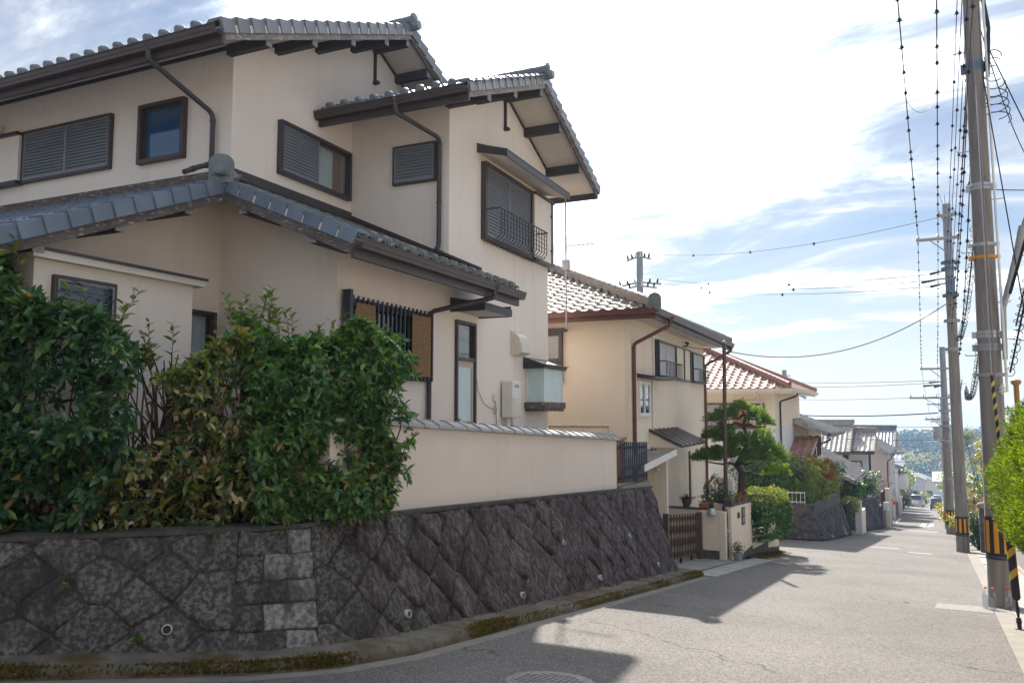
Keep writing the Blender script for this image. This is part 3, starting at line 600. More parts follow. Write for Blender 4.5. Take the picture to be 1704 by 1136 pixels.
wall_y('wall', 7.85, FX - 0.03, GX - 0.1401, [(FX - 0.03, zl_r(FX)), (GX - 0.1401, zl_r(GX))], ZG, [], 'stucco', house)
wall_x('wall', FX - 0.03, 2.6, 7.85, [(2.6, zl_l(2.6)), (7.85, zl_l(7.85))], ZG, [(7.25, 7.76, 1.1, 2.87)], 'stucco', house)
wall_y('wall', 2.6, XL, FX - 0.171, [(XL, zl_l(2.6)), (FX - 0.171, zl_l(2.6))], ZG, [], 'stucco', house)
wall_x('wall', FX, 7.94, 14.56, [(7.94, zu1(7.94)), (11.25, zu1(11.25)), (14.56, zu1(14.56))], 4.3, [(9.72, 10.5, 5.10, 5.77)], 'stucco', house)
wall_y('wall', 7.94, XL, FX - 0.1401, [(XL, zu1(7.94)), (FX - 0.1401, zu1(7.94))], 4.2, [(-9.39, -8.62, 5.16, 5.90)], 'stucco', house)
wall_y('wall', 10.64, FX + 0.001, GX - 0.1401, [(FX + 0.001, zu2(10.64)), (GX - 0.1401, zu2(10.64))], 3.4, [], 'stucco', house)
wall_y('wall', 14.61, XL, GX - 0.1401, [(XL, zu2(14.75)), (GX - 0.1401, zu2(14.75))], ZG, [], 'stucco', house)
wall_x('wall', XL + 0.14, 2.75, 14.6, [(2.75, 3.0), (7.9, 6.4), (11.25, 7.9), (14.6, 6.4)], ZG, [], 'stucco', house)
# ---- roofs: deck + soffit, tiles, verge tiles, barge boards, purlins
def deck(root, poly_top, mat='soffit', t=0.10, name='roof'):
    """poly_top: underside corners; extruded up by t"""
    m = MB(); m.ext(poly_top, (0, 0, t)); return m.build(name, mat, root)
# main roof
ye = 6.98; yr = 11.25; yb = 15.5; xv = -6.98
c1 = 1 / math.sqrt(1 + 0.441 ** 2)
roofA = deck(house, [(xv, ye, zu1(ye)), (XL - .6, ye, zu1(ye)), (XL - .6, yr, zu1(yr)), (xv, yr, zu1(yr))])
roofA2 = deck(house, [(xv, yr + .001, zu1(yr)), (XL - .6, yr + .001, zu1(yr)), (XL - .6, yb, zu1(yb)), (xv, yb, zu1(yb))])
sA = Vector((0, c1, 0.441 * c1)); LA = (yr - ye) / c1
tile_roof(roofA, (XL - .6, ye - 0.05, zu1(ye) + 0.115), (1, 0, 0), sA, 8.0, LA + .05, 'tile', single=lambda a, c, i, j: j == 0)
tile_roof(roofA2, (xv, yb + .05, zu1(yb) + 0.115), (-1, 0, 0), Vector((0, -c1, 0.441 * c1)), 8.0, LA + .05, 'tile')
verge_tiles(roofA, (xv, ye - .04, zu1(ye) + .12), (xv, yr, zu1(yr) + .14), (1, 0, 0), 'tile')
verge_tiles(roofA2, (xv, yb + .04, zu1(yb) + .12), (xv, yr, zu1(yr) + .14), (1, 0, 0), 'tile')
ridge(roofA, (xv + .02, yr, zu1(yr) + .17), (XL - .6, yr, zu1(yr) + .17), 'tile', 2)
ridge_end(roofA, (xv + .02, yr, zu1(yr) + .19), (1, 0, 0), 'tile', 0.6)
eave_discs(roofA, (XL - .6 + .22, ye - .06, zu1(ye) + .165), (1, 0, 0), (0, -c1, -.441 * c1), 29, 'tile', r=.052)
m = MB(); m.lathe((xv - .06, yr, zu1(yr) + .15), [(.075, 0), (.085, .06), (.085, .16), (.07, .2)], 12, axis=(1, 0, 0)); m.build('round_verge_end_tile', 'tile', roofA, smooth=True)
def barge(root, p0, p1, mat, w=0.04, h=0.17, off=0.0):
    m = MB(); m.beam(p0, p1, w, h, drop=off); return m.build('barge_board', mat, root, bevel=0.004)
barge(roofA, (xv - .045, ye, zu1(ye) + .01), (xv - .045, yr - .021, zu1(yr) + .002), 'barge_board_pale')
barge(roofA2, (xv - .045, yb, zu1(yb) + .01), (xv - .045, yr + .021, zu1(yr) + .002), 'barge_board')
for (yy, dz) in ((7.85, 0), (8.78, 0), (9.69, 0), (10.60, 0), (11.25, -.03), (11.95, 0), (12.9, 0), (13.9, 0)):
    m = MB(); z = zu1(yy) - .085 + dz; m.beam((FX + .001, yy, z), (xv - .09, yy, z), .10, .15); b_ = m.build('purlin', 'beam_wood', house)
    m = MB(); m.beam((xv - .0899, yy, z), (xv - .076, yy, z), .106, .156); m.build('end_cap', 'beam_cap', b_)
m = MB(); m.box(FX, FX + .045, 11.23, 11.27, 7.30, 7.86); m.box(FX, FX + .10, 11.21, 11.29, 7.285, 7.33); m.build('gable_strut', 'beam_wood', house)
gutter(house, (XL - .6, ye - .01, zu1(ye) - .03), (xv - .02, ye - .01, zu1(ye) - .03), (0, -1, 0), fascia=.12)
m = MB(); m.box(XL, FX, 7.915, 7.939, zu1(7.94) - .06, zu1(7.94) - .012); m.build('wall_trim', 'dark_metal', house)
m = MB(); m.beam((FX + .012, 7.95, zu1(7.95) - .03), (FX + .012, 11.25, zu1(11.25) - .03), .022, .05); m.beam((FX + .012, 11.26, zu1(11.25) - .03), (FX + .012, 14.5, zu1(14.5) - .03), .022, .05); m.build('wall_trim', 'dark_metal', house)
# gable wing roof
ye2 = 9.76; yr2 = 12.67; yb2 = 15.6; xv2 = -5.08; xe2 = FX + .012
c2 = 1 / math.sqrt(1 + .425 ** 2); s2 = Vector((0, c2, .425 * c2)); L2_ = (yr2 - ye2) / c2
roofB = deck(house, [(xv2, ye2, zu2(ye2)), (xe2, ye2, zu2(ye2)), (xe2, yr2, zu2(yr2)), (xv2, yr2, zu2(yr2))])
roofB2 = deck(house, [(xv2, yr2 + .001, zu2(yr2)), (xe2 - 2, yr2 + .001, zu2(yr2)), (xe2 - 2, yb2, zu2(yb2)), (xv2, yb2, zu2(yb2))])
tile_roof(roofB, (xe2, ye2 - .05, zu2(ye2) + .115), (1, 0, 0), s2, xv2 - xe2 - .03, L2_ + .05, 'tile', single=lambda a, c, i, j: j < 2)
tile_roof(roofB2, (xv2, yb2 + .05, zu2(yb2) + .115), (-1, 0, 0), Vector((0, -c2, .425 * c2)), 4.5, L2_ + .05, 'tile')
verge_tiles(roofB, (xv2, ye2 - .04, zu2(ye2) + .12), (xv2, yr2, zu2(yr2) + .14), (1, 0, 0), 'tile')
verge_tiles(roofB2, (xv2, yb2 + .04, zu2(yb2) + .12), (xv2, yr2, zu2(yr2) + .14), (1, 0, 0), 'tile')
ridge(roofB, (xv2 + .02, yr2, zu2(yr2) + .17), (xe2, yr2, zu2(yr2) + .17), 'tile', 2)
ridge_end(roofB, (xv2 + .02, yr2, zu2(yr2) + .19), (1, 0, 0), 'tile', 0.6)
eave_discs(roofB, (xe2 + .22, ye2 - .06, zu2(ye2) + .165), (1, 0, 0), (0, -c2, -.425 * c2), 9, 'tile', r=.052)
m = MB(); m.lathe((xv2 - .06, yr2, zu2(yr2) + .15), [(.075, 0), (.085, .06), (.085, .16), (.07, .2)], 12, axis=(1, 0, 0)); m.build('round_verge_end_tile', 'tile', roofB, smooth=True)
barge(roofB, (xv2 - .045, ye2, zu2(ye2) + .01), (xv2 - .045, yr2 - .021, zu2(yr2) + .002), 'barge_board_pale')
barge(roofB2, (xv2 - .045, yb2, zu2(yb2) + .01), (xv2 - .045, yr2 + .021, zu2(yr2) + .002), 'barge_board')
for (yy, dz) in ((10.56, 0), (11.54, 0), (12.67, -.04), (13.6, 0), (14.7, 0)):
    m = MB(); z = zu2(yy) - .085 + dz; m.beam((GX + .001, yy, z), (xv2 - .10, yy, z), .11, .16); b_ = m.build('purlin', 'beam_wood', house)
    m = MB(); m.beam((xv2 - .0999, yy, z), (xv2 - .085, yy, z), .116, .166); m.build('end_cap', 'beam_cap', b_)
m = MB(); m.box(GX, GX + .045, 12.65, 12.69, 6.66, 7.20); m.box(GX, GX + .10, 12.63, 12.71, 6.645, 6.69); m.build('gable_strut', 'beam_wood', house)
gutter(house, (xe2, ye2 - .01, zu2(ye2) - .03), (xv2 - .02, ye2 - .01, zu2(ye2) - .03), (0, -1, 0), fascia=.12)
gutter(house, (xv2 - .02, yb2 + .01, zu2(yb2) + .01), (xe2 - 2, yb2 + .01, zu2(yb2) + .01), (0, 1, 0), fascia=.16)
m = MB(); m.beam((GX + .012, 10.66, zu2(10.66) - .03), (GX + .012, 12.66, zu2(12.66) - .03), .022, .05); m.beam((GX + .012, 12.68, zu2(12.68) - .03), (GX + .012, 14.7, zu2(14.7) - .03), .022, .05); m.build('wall_trim', 'dark_metal', house)
m = MB(); m.add([(xe2 + .02, ye2 - .05, zu2(ye2) + .1), (xe2 + .12, ye2 - .06, zu2(ye2) + .1), (xe2 + .1, ye2 - .03, zu2(ye2) + .19), (xe2 + .02, ye2 + .1, zu2(ye2) + .17)], [(0, 1, 2), (0, 2, 3), (0, 3, 1), (1, 3, 2)]); m.build('broken_tile', 'terracotta', roofB)
# low roof, street side, and low roof over the entrance wing; they meet on a hip that ends in the corner ornament
cK = 1 / math.sqrt(1 + K * K)
xeC = -5.12; yvC = 7.08; yfC = 11.45
roofC = deck(house, [(xeC, yvC, zl_r(xeC)), (-7.05, yvC, zl_r(-7.05)), (FX, 7.94, zl_r(FX)), (FX, 10.63, zl_r(FX)), (GX + .002, 10.63, zl_r(GX)), (GX + .002, yfC, zl_r(GX)), (xeC, yfC, zl_r(xeC))], t=.09)
def insC(a, c):
    y = yvC + a; x = xeC - c * cK
    if x < FX: return False
    if y > 10.64 and x < GX: return False
    if y > yfC: return False
    return not (x < -7.05 and y < 7.08 + (-7.05 - x) * 1.25)
tile_roof(roofC, (xeC + .05, yvC + .02, zl_r(xeC) + .095), (0, 1, 0), Vector((-cK, 0, K * cK)), yfC - yvC, 3.0, 'tile_dark', inside=insC, single=lambda a, c, i, j: j < 2)
for k in range(16):
    y = yvC + .14 + .27 * k + .21
    if y < yfC:
        eave_discs(roofC, (xeC + .06, y, zl_r(xeC) + .135), (0, 1, 0), (cK, 0, -K * cK), 1, 'tile_dark', r=.052)
verge_tiles(roofC, (xeC + .03, yvC, zl_r(xeC) + .10), (-7.02, yvC, zl_r(-7.02) + .10), (0, -1, 0), 'tile_blue', h=.13)
barge(roofC, (xeC, yvC + .03, zl_r(xeC) - .01), (-6.99, yvC + .03, zl_r(-6.99) - .01), 'barge_board', h=.18, off=.02)
roofD = deck(house, [(-7.0, 3.4, zl_l(3.4)), (-7.0, 7.06, zl_l(7.06)), (FX - .04, 7.93, zl_l(7.93)), (XL - .5, 7.93, zl_l(7.93)), (XL - .5, 3.4, zl_l(3.4))], t=.09)
def insD(a, c):
    x = XL - .5 + a; y = 3.35 + c * cK
    return y < 7.93 and not (x > -7.75 and y > 7.08 + (-7.05 - x) * 1.25)
tile_roof(roofD, (XL - .5, 3.35, zl_l(3.35) + .095), (1, 0, 0), Vector((0, cK, K * cK)), 8.05, 5.1, 'tile_blue', inside=insD, single=lambda a, c, i, j: i > 24)
verge_tiles(roofD, (-6.99, 3.38, zl_l(3.38) + .10), (-6.99, 7.05, zl_l(7.05) + .10), (1, 0, 0), 'tile_blue', h=.14)
barge(roofD, (-7.03, 3.4, zl_l(3.4) - .01), (-7.03, 7.05, zl_l(7.05) - .01), 'barge_board', h=.18, off=.02)
ridge(roofC, (-7.04, 7.10, 4.385), (FX + .1, 7.9, 4.385 + .43 * .8 - .02), 'tile', 1, w=.2, r=.07, h=.04)
dd_ = Vector((.55, -1, 0)).normalized()
ridge_end(roofC, (-7.02, 7.06, 4.41), dd_, 'tile_dark', .88, ball='tile')
for (yy) in (3.9, 4.85, 5.72, 6.62):
    m = MB(); z = zl_l(yy) - .095; m.beam((FX - .03, yy, z), (-7.07, yy, z), .11, .17); b_ = m.build('purlin', 'beam_wood', house)
    m = MB(); m.beam((-7.0699, yy, z), (-7.055, yy, z), .116, .176); m.build('end_cap', 'beam_cap', b_)
for (xx) in (-6.75, -5.72):
    m = MB(); z = zl_r(xx) - .095; m.beam((xx, 7.849, z), (xx, yvC + .07, z), .11, .17); b_ = m.build('purlin', 'beam_wood', house)
    m = MB(); m.beam((xx, yvC + .0699, z), (xx, yvC + .055, z), .116, .176); m.build('end_cap', 'beam_cap', b_)
gutter(house, (xeC + .01, yvC + .02, zl_r(xeC) - .05), (xeC + .01, yfC + .1, zl_r(xeC) - .05), (1, 0, 0), fascia=.13)
# flashings where the low roofs meet the upper walls
m = MB(); m.box(FX, FX + .035, 7.98, 10.62, 4.76, 4.86); m.box(FX, FX + .09, 7.98, 10.62, 4.71, 4.759); m.box(FX + .002, GX - .15, 10.585, 10.639, 3.9, 3.91); m.build('flashing', 'dark_metal', house)
m = MB(); m.beam((FX + .03, 10.62, zl_r(FX) + .20), (GX - .02, 10.62, zl_r(GX) + .20), .03, .10); m.beam((FX + .03, 10.60, zl_r(FX) + .13), (GX - .02, 10.60, zl_r(GX) + .13), .08, .05); m.beam((GX + .02, 10.62, zl_r(GX) + .17), (GX + .02, 11.15, zl_r(GX) + .17), .035, .13); m.build('flashing', 'brown_metal', house)
m = MB(); m.box(XL, FX - .01, 7.905, 7.939, 4.76, 4.84); m.box(XL, FX - .01, 7.85, 7.939, 4.68, 4.759); m.build('flashing', 'barge_board', house)
# ---- openings, upper storey facing the viewer
xf = yw(-12.0, 7.94, 5.13); w = win_frame(house, xf, 1.98, .83, 'brown_metal', .045, .06, name='shuttered_window')
slatted(w, xf, .045, 1.0, .045, .785, 'shutter', 14); slatted(w, xf, 1.0, 1.935, .045, .785, 'shutter', 14, z=.028)
m = MB(yw(-13.05, 7.94, 5.15)); m.box(0, 1.05, .03, .75, 0, .10); sb = m.build('shutter_box', 'stucco', house)
m = MB(yw(-13.05, 7.94, 5.15)); m.box(0, 1.06, .751, .80, 0, .15); m.build('shutter_box_trim', 'dark_metal', sb); m = MB(yw(-13.05, 7.94, 5.15)); m.box(0, 1.06, -.03, .029, 0, .13); m.build('shutter_box_trim', 'dark_metal', sb)
xf = yw(-9.45, 7.94, 5.10); w = win_frame(house, xf, .89, .86, 'brown_metal', .06, .08)
recess(w, xf, .06, .83, .06, .80, 'dark_wood', .25); pane(w, xf, .06, .83, .06, .80, 'glass_blue', -.015, 'brown_metal', .025)
m = MB(yw(-12.75, 7.94, 6.02)); m.box(0, .22, 0, .13, 0, .10); m.build('wall_lamp', 'plastic_cream', house, bevel=.02)
# street-facing window with one shutter slid half open
xf = xw(FX, 8.84, 5.03); w = win_frame(house, xf, 1.72, .80, 'dark_metal', .055, .08)
slatted(w, xf, .055, .90, .055, .745, 'shutter', 13)
recess(w, xf, .90, 1.66, .07, .74, 'dark_wood', .3); pane(w, xf, .90, 1.665, .055, .745, 'clear_pane', .012, 'brown_metal', .03)
drape(w, xf, .91, 1.42, .07, .74, 'curtain', -.09, 6); drape(w, xf, 1.42, 1.66, .07, .74, 'curtain_brown', -.11, 3)
# louvred window on the wing's near side
xf = yw(-6.92, 10.64, 5.20); w = win_frame(house, xf, .80, .64, 'brown_metal', .04, .05, name='louvred_window'); slatted(w, xf, .04, .76, .04, .60, 'shutter', 10, name='louvre')
# wing window: shutters, shutter box, hood, balcony rail
xf = xw(GX, 11.74, 4.48); w = win_frame(house, xf, 2.05, 1.33, 'brown_metal', .07, .10, name='shuttered_window')
slatted(w, xf, .07, 1.02, .07, 1.26, 'shutter', 20, .05); slatted(w, xf, 1.02, 1.98, .07, 1.26, 'shutter', 20, .046)
xf = xw(GX, 13.80, 4.48); m = MB(xf); m.box(0, .84, .05, 1.28, 0, .12); sb = m.build('shutter_box', 'stucco', house)
m = MB(xf); m.box(0, .95, 1.281, 1.33, 0, .16); m.box(0, .95, 0, .049, 0, .15); m.box(.841, .95, .05, 1.28, 0, .13); m.build('shutter_box_trim', 'dark_metal', sb)
m = MB(xf); [m.box(.80, .87, z, z + .03, .12, .15) for z in (.3, 1.0)]; m.build('hinge', 'dark_metal', sb)
m = MB(); m.ext([(GX, 11.6, 6.02), (GX, 11.6, 5.93), (GX + .53, 11.6, 5.80), (GX + .53, 11.6, 5.88)], (0, 2.95, 0)); hd = m.build('window_hood', 'soffit', house)
m = MB(); m.ext([(GX, 11.59, 6.07), (GX, 11.59, 6.021), (GX + .56, 11.59, 5.881), (GX + .56, 11.59, 5.91)], (0, 2.97, 0)); m.box(GX + .531, GX + .555, 11.59, 14.56, 5.78, 5.88); m.build('hood_sheet', 'dark_metal', hd)
m = MB(); m.ext([(GX, 11.585, 6.08), (GX, 11.585, 5.92), (GX + .53, 11.585, 5.79), (GX + .53, 11.585, 5.90)], (0, .014, 0)); m.build('hood_cheek', 'dark_metal', hd)
rl = MB(); rl.tube([(GX + .02, 11.74, 4.98), (GX + .36, 11.74, 4.98), (GX + .36, 13.85, 4.98), (GX + .02, 13.85, 4.98)], .014, 6); ra = rl.build('balcony_rail', 'dark_metal', house)
for k in range(17):
    y = 11.79 + k * 2.02 / 16; m = MB(); m.tube([(GX + .36, y, 4.98), (GX + .36, y, 4.56), (GX + .30, y, 4.49), (GX + .20, y, 4.455), (GX + .03, y, 4.45)], .0085, 5); m.build('baluster', 'dark_metal', ra)
m = MB(); [m.tube([(GX + .35, 11.75, z), (GX + .35, 13.85, z)], .006, 5) for z in (4.90, 4.82, 4.74, 4.66, 4.58)]; m.tube([(GX + .30, 11.75, 4.485), (GX + .30, 13.85, 4.485)], .007, 5); m.tube([(GX + .16, 11.75, 4.45), (GX + .16, 13.85, 4.45)], .007, 5); m.build('rail_bar', 'dark_metal', ra)
# ground floor: lattice window with reed blinds
xf = xw(GX, 7.98, 2.03); w = win_frame(house, xf, 2.02, .98, 'black_iron', .05, .06, name='lattice_window'); recess_m = MB(xf); recess_m.box(.05, 1.97, .05, .93, -.004, .004); recess_m.build('pane', 'glass_dark', w)
for k in range(19):
    m = MB(xf); a = .03 + k * 1.93 / 18; m.box(a, a + .026, 0, 1.0, .112, .132); m.build('lattice_bar', 'black_iron', w)
m = MB(xf); m.box(0, 2.02, .04, .09, .07, .109); m.box(0, 2.02, .88, .93, .07, .109); m.box(-.06, .0, -.03, 1.06, .04, .15); m.build('lattice_rail', 'black_iron', w)
for (a0, a1, lab) in ((.06, .47, 0), (1.36, 1.86, 1)):
    m = MB(xf)
    for k in range(46): zz = .90 - k * .0185; m.tube([(a0 + .006 * rnd.random(), zz, .158 + .003 * rnd.random()), (a1 - .006 * rnd.random(), zz, .158 + .003 * rnd.random())], .0085, 4)
    m.build('reed_blind', 'bamboo', w)
# kitchen door
xf = xw(GX, 10.85, 0.98); m = MB(xf); m.box(0, .045, 0, 2.05, -.05, .05); m.box(.62, .67, 0, 2.05, -.05, .05); m.box(.045, .62, 2.0, 2.05, -.05, .049); m.box(.045, .62, 1.42, 1.475, -.05, .045); dr = m.build('door', 'brown_metal', house, bevel=.004)
m = MB(xf); m.box(.045, .62, 0, .48, -.03, .01); m.box(.045, .62, 1.33, 1.42, -.03, .012); m.box(.045, .10, .48, 1.33, -.03, .012); m.box(.565, .62, .48, 1.33, -.03, .012); m.build('door_leaf', 'wall_pink', dr)
m = MB(xf); m.box(.10, .565, .48, 1.33, -.012, -.004); m.build('door_pane', 'frosted', dr); m = MB(xf); m.box(.045, .62, 1.475, 2.0, -.02, -.012); m.build('transom_pane', 'glass_brown', dr)
m = MB(xf); m.box(.05, .09, .40, .62, .012, .02); m.blob((.07, .50, .055), .026); m.build('door_handle', 'steel', dr)
m = MB(); m.ext([(GX, 10.72, 3.30), (GX, 10.72, 3.16), (GX + .58, 10.72, 3.14), (GX + .58, 10.72, 3.22)], (0, .95, 0)); hd = m.build('door_hood', 'soffit', house)
m = MB(); m.ext([(GX, 10.70, 3.36), (GX, 10.70, 3.301), (GX + .60, 10.70, 3.221), (GX + .60, 10.70, 3.25)], (0, .99, 0)); m.box(GX + .581, GX + .60, 10.70, 11.69, 3.13, 3.22); m.box(GX, GX + .58, 10.70, 10.719, 3.13, 3.30); m.box(GX, GX + .58, 11.671, 11.69, 3.13, 3.30); m.build('hood_sheet', 'dark_metal', hd)
# vent cowl, water heater, bay window
m = MB(); pr = [(GX, 3.02), (GX + .06, 3.02), (GX + .15, 2.94), (GX + .20, 2.80), (GX + .22, 2.66), (GX + .10, 2.62), (GX, 2.62)]
m.ext([(a, 12.98, b) for a, b in pr], (0, .40, 0)); vc_ = m.build('vent_cowl', 'plastic_cream', house, bevel=.006)
m = MB(); m.box(GX + .005, GX + .03, 12.95, 13.42, 2.60, 3.05); m.build('cowl_flange', 'plastic_cream', vc_)
m = MB(); m.box(GX + .03, GX + .24, 12.50, 12.86, 1.50, 2.13); wh = m.build('water_heater', 'plastic_white', house, bevel=.012)
m = MB(); m.box(GX + .2405, GX + .25, 12.53, 12.83, 1.53, 1.84); m.build('heater_cover', 'plastic_cream', wh); m = MB(); m.box(GX + .2405, GX + .248, 12.60, 12.76, 2.02, 2.07); m.build('exhaust_slot', 'steel_paint', wh)
m = MB(); [m.tube([(GX + .12, y, 1.5), (GX + .12, y, .9)], r, 8) for y, r in ((12.58, .018), (12.64, .018), (12.78, .014))]; m.build('heater_pipe', 'plastic_white', wh, smooth=True)
m = MB(); m.tube([(GX + .12, 12.72, 1.5), (GX + .13, 12.73, 1.38)], .02, 6); m.blob((GX + .13, 12.73, 1.36), .035); m.build('heater_valve', 'steel', wh)
m = MB(); m.box(GX, GX + .05, 12.20, 12.30, 1.78, 1.90); so = m.build('outlet_box', 'plastic_white', house, bevel=.01)
m = MB(); m.tube([(GX + .02, 11.55, 2.2), (GX + .02, 11.62, 1.95), (GX + .03, 11.8, 1.75), (GX + .03, 12.05, 1.66), (GX + .03, 12.2, 1.66)], .006, 5); m.tube([(GX + .03, 12.25 + .05 * math.cos(a / 2.), 1.63 + .07 * math.sin(a / 2.)) for a in range(26)], .006, 5); m.tube([(GX + .03, 12.27, 1.78), (GX + .03, 12.29, 1.5), (GX + .03, 12.36, 1.25), (GX + .03, 12.5, 1.15)], .007, 5); m.build('cord', 'cable_grey', so)
m = MB(); m.box(GX, GX + .36, 13.62, 14.58, 1.78, 2.40); bw = m.build('bay_window', 'frosted', house)
m = MB(); m.box(GX, GX + .42, 13.54, 14.62, 1.66, 1.779); m.box(GX, GX + .39, 13.58, 14.60, 1.61, 1.659); m.build('bay_sill', 'barge_board', bw, bevel=.006)
m = MB(); m.ext([(GX, 13.50, 2.62), (GX, 13.50, 2.401), (GX + .42, 13.50, 2.401), (GX + .44, 13.50, 2.47)], (0, 1.16, 0)); m.box(GX, GX + .47, 13.48, 14.68, 2.46, 2.475); m.build('bay_roof', 'dark_metal', bw)
m = MB()
for (x, y) in ((GX + .345, 13.615), (GX + .345, 14.555)): m.box(x, x + .03, y, y + .03, 1.779, 2.40)
m.box(GX + .005, GX + .05, 13.612, 13.6195, 1.779, 2.40); m.box(GX + .361, GX + .368, 13.65, 14.55, 1.779, 1.81); m.build('bay_frame', 'plastic_white', bw)
# small box bay and the curtain window at the inner corner
BX = -7.18
m = MB(); m.box(FX - .02, BX, 4.9, 6.83, ZG, 3.05); bb = m.build('box_bay', 'stucco', house)
m = MB(); m.box(FX - .02, BX + .10, 4.82, 6.93, 3.051, 3.12); m.build('bay_cornice', 'plastic_cream', bb); m = MB(); m.box(FX - .02, BX + .12, 4.80, 6.95, 3.121, 3.15); m.build('bay_roof_sheet', 'dark_metal', bb)
xf = xw(BX, 5.08, 2.3); w = win_frame(bb, xf, .70, .62, 'brown_metal', .035, .05, name='window'); slatted(bb, xf, .035, .665, .035, .585, 'glass_dark', 6, .03, name='louvre_glass')
xf = xw(FX - .03, 7.24, 1.08); w = win_frame(house, xf, .53, 1.80, 'brown_metal', .04, .06); recess(w, xf, .04, .49, .04, 1.76, 'dark_wood', .3); pane(w, xf, .04, .49, .04, 1.76, 'clear_pane', -.01, 'brown_metal', .02); drape(w, xf, .05, .48, .05, 1.75, 'curtain', -.09, 4)
# rainwater pipes
downpipe(house, [(-8.15, ye - .08, zu1(ye) - .08), (-8.15, ye - .06, zu1(ye) - .14), (-8.02, 7.87, 5.62), (-8.02, 7.87, 4.92), (-7.98, 7.60, 4.80), (-7.95, 7.35, 4.66)], .035, funnel=.14)
downpipe(house, [(-6.28, ye2 - .08, zu2(ye2) - .08), (-6.28, ye2 - .06, zu2(ye2) - .14), (-6.04, 10.57, 5.86), (-6.04, 10.57, 4.15), (-6.02, 10.45, 4.05), (-5.25, 10.45, 3.70)], .035, funnel=.14)
downpipe(house, [(xeC + .08, 10.5, zl_r(xeC) - .09), (xeC + .06, 10.5, zl_r(xeC) - .15), (GX + .05, 10.0, 3.05), (GX + .05, 9.99, .5)], .036, funnel=.16)
# ================================================================== ground, road, kerbs
def sheet(name, xs, ys, zf, mat, kind='structure'):
    V = [(x, y, zf(x, y)) for y in ys for x in xs]; nx = len(xs)
    F = [(j * nx + i, j * nx + i + 1, (j + 1) * nx + i + 1, (j + 1) * nx + i) for j in range(len(ys) - 1) for i in range(nx - 1)]
    o = raw_mesh(name, V, F, mat, smooth=True); o['kind'] = kind; return o
def zfar(y): return zr(y) if y < 380 else zr(380) - 0.02 * min(y - 380, 60)
YS = [-60, -30, -12, -6, 0, 5, 10, 15, 20, 25, 30, 35, 40, 50, 60, 80, 100, 118, 120, 122, 130, 160, 200, 240, 300, 340, 380, 440, 600, 1000]
sheet('ground', [-700, -300, -80, -40, 0, 2, 40, 120, 400, 700], YS, lambda x, y: zfar(y) - 0.03, 'soil_light')
sheet('road', [-42, -20, -8, -4, -2, 0, 0.62], [y for y in YS if y <= 300], lambda x, y: zfar(y), 'asphalt')
m = MB()
for (a, b) in zip(range(-12, 200, 4), range(-8, 204, 4)):
    m.ext([(.62, a, zr(a) + .004), (.62, b, zr(b) + .004), (.84, b, zr(b) + .03), (.84, a, zr(a) + .03)], (0, 0, -.06))
gs = m.build('gutter_strip', 'apron')
m = MB()
for (a, b) in zip(range(-12, 200, 4), range(-8, 204, 4)): m.ext([(.841, a, zr(a) + .035), (.841, b, zr(b) + .035), (1.5, b, zr(b) + .045), (1.5, a, zr(a) + .045)], (0, 0, -.06))
put(m.build('pavement', 'concrete'), kind='structure'); put(gs, kind='structure')
m = MB(); m.box(-.17, .17, -.45, .45, 0, .02); [m.box(-.15 + k * .05, -.13 + k * .05, -.42, .42, .02, .026) for k in range(7)]
for k, y in enumerate((23.5, 26.3, 33)):
    if k == 0: gr = m.build('drain_grate', 'steel_paint', gs); gr.location = (1.02, y, zr(y) + .03); gr.rotation_euler = (math.atan(-S1), 0, 0)
    else: g2 = gr.copy(); COL.objects.link(g2); g2.parent = gs; g2.location = (1.02, y, zr(y) + .03)
m = MB(); m.ext([(1.5, -12, zr(-12) + .10), (1.5, 35, zr(35) + .06), (1.5, 200, zr(200) + .06), (9, 200, zr(200) + .06), (9, 35, zr(35) + .06), (9, -12, zr(-12) + .10)], (0, 0, -.3)); put(m.build('right_verge_ground', 'soil_light'), kind='structure')
# painted marks on the road
def mark(pts, mat='paint_line', name='road_marking'):
    m = MB(); m.add([(x, y, zr(y) + .005) for x, y in pts], [tuple(range(len(pts)))]); return put(m.build(name, mat), kind='structure')
mark([(-2.3, 43.0), (-.2, 43.0), (-.2, 43.35), (-2.3, 43.35)]); mark([(-2.3, 50.5), (-.6, 50.0), (-.6, 50.5), (-2.3, 51.0)]); mark([(-2.6, 55), (-2.42, 55), (-2.6, 66), (-2.78, 66)])
mark([(-2.9, 49), (-2.5, 49), (-2.75, 60), (-3.15, 60)], 'paint_green'); mark([(-1.1, 52), (-.85, 52), (-.85, 56), (-1.1, 56)]); mark([(-.7, 52), (-.45, 52), (-.45, 56), (-.7, 56)]); mark([(-2.0, 27.6), (-1.2, 27.6), (-1.2, 27.75), (-2.0, 27.75)]); mark([(-.9, 26.2), (-.3, 26.2), (-.3, 26.35), (-.9, 26.35)])
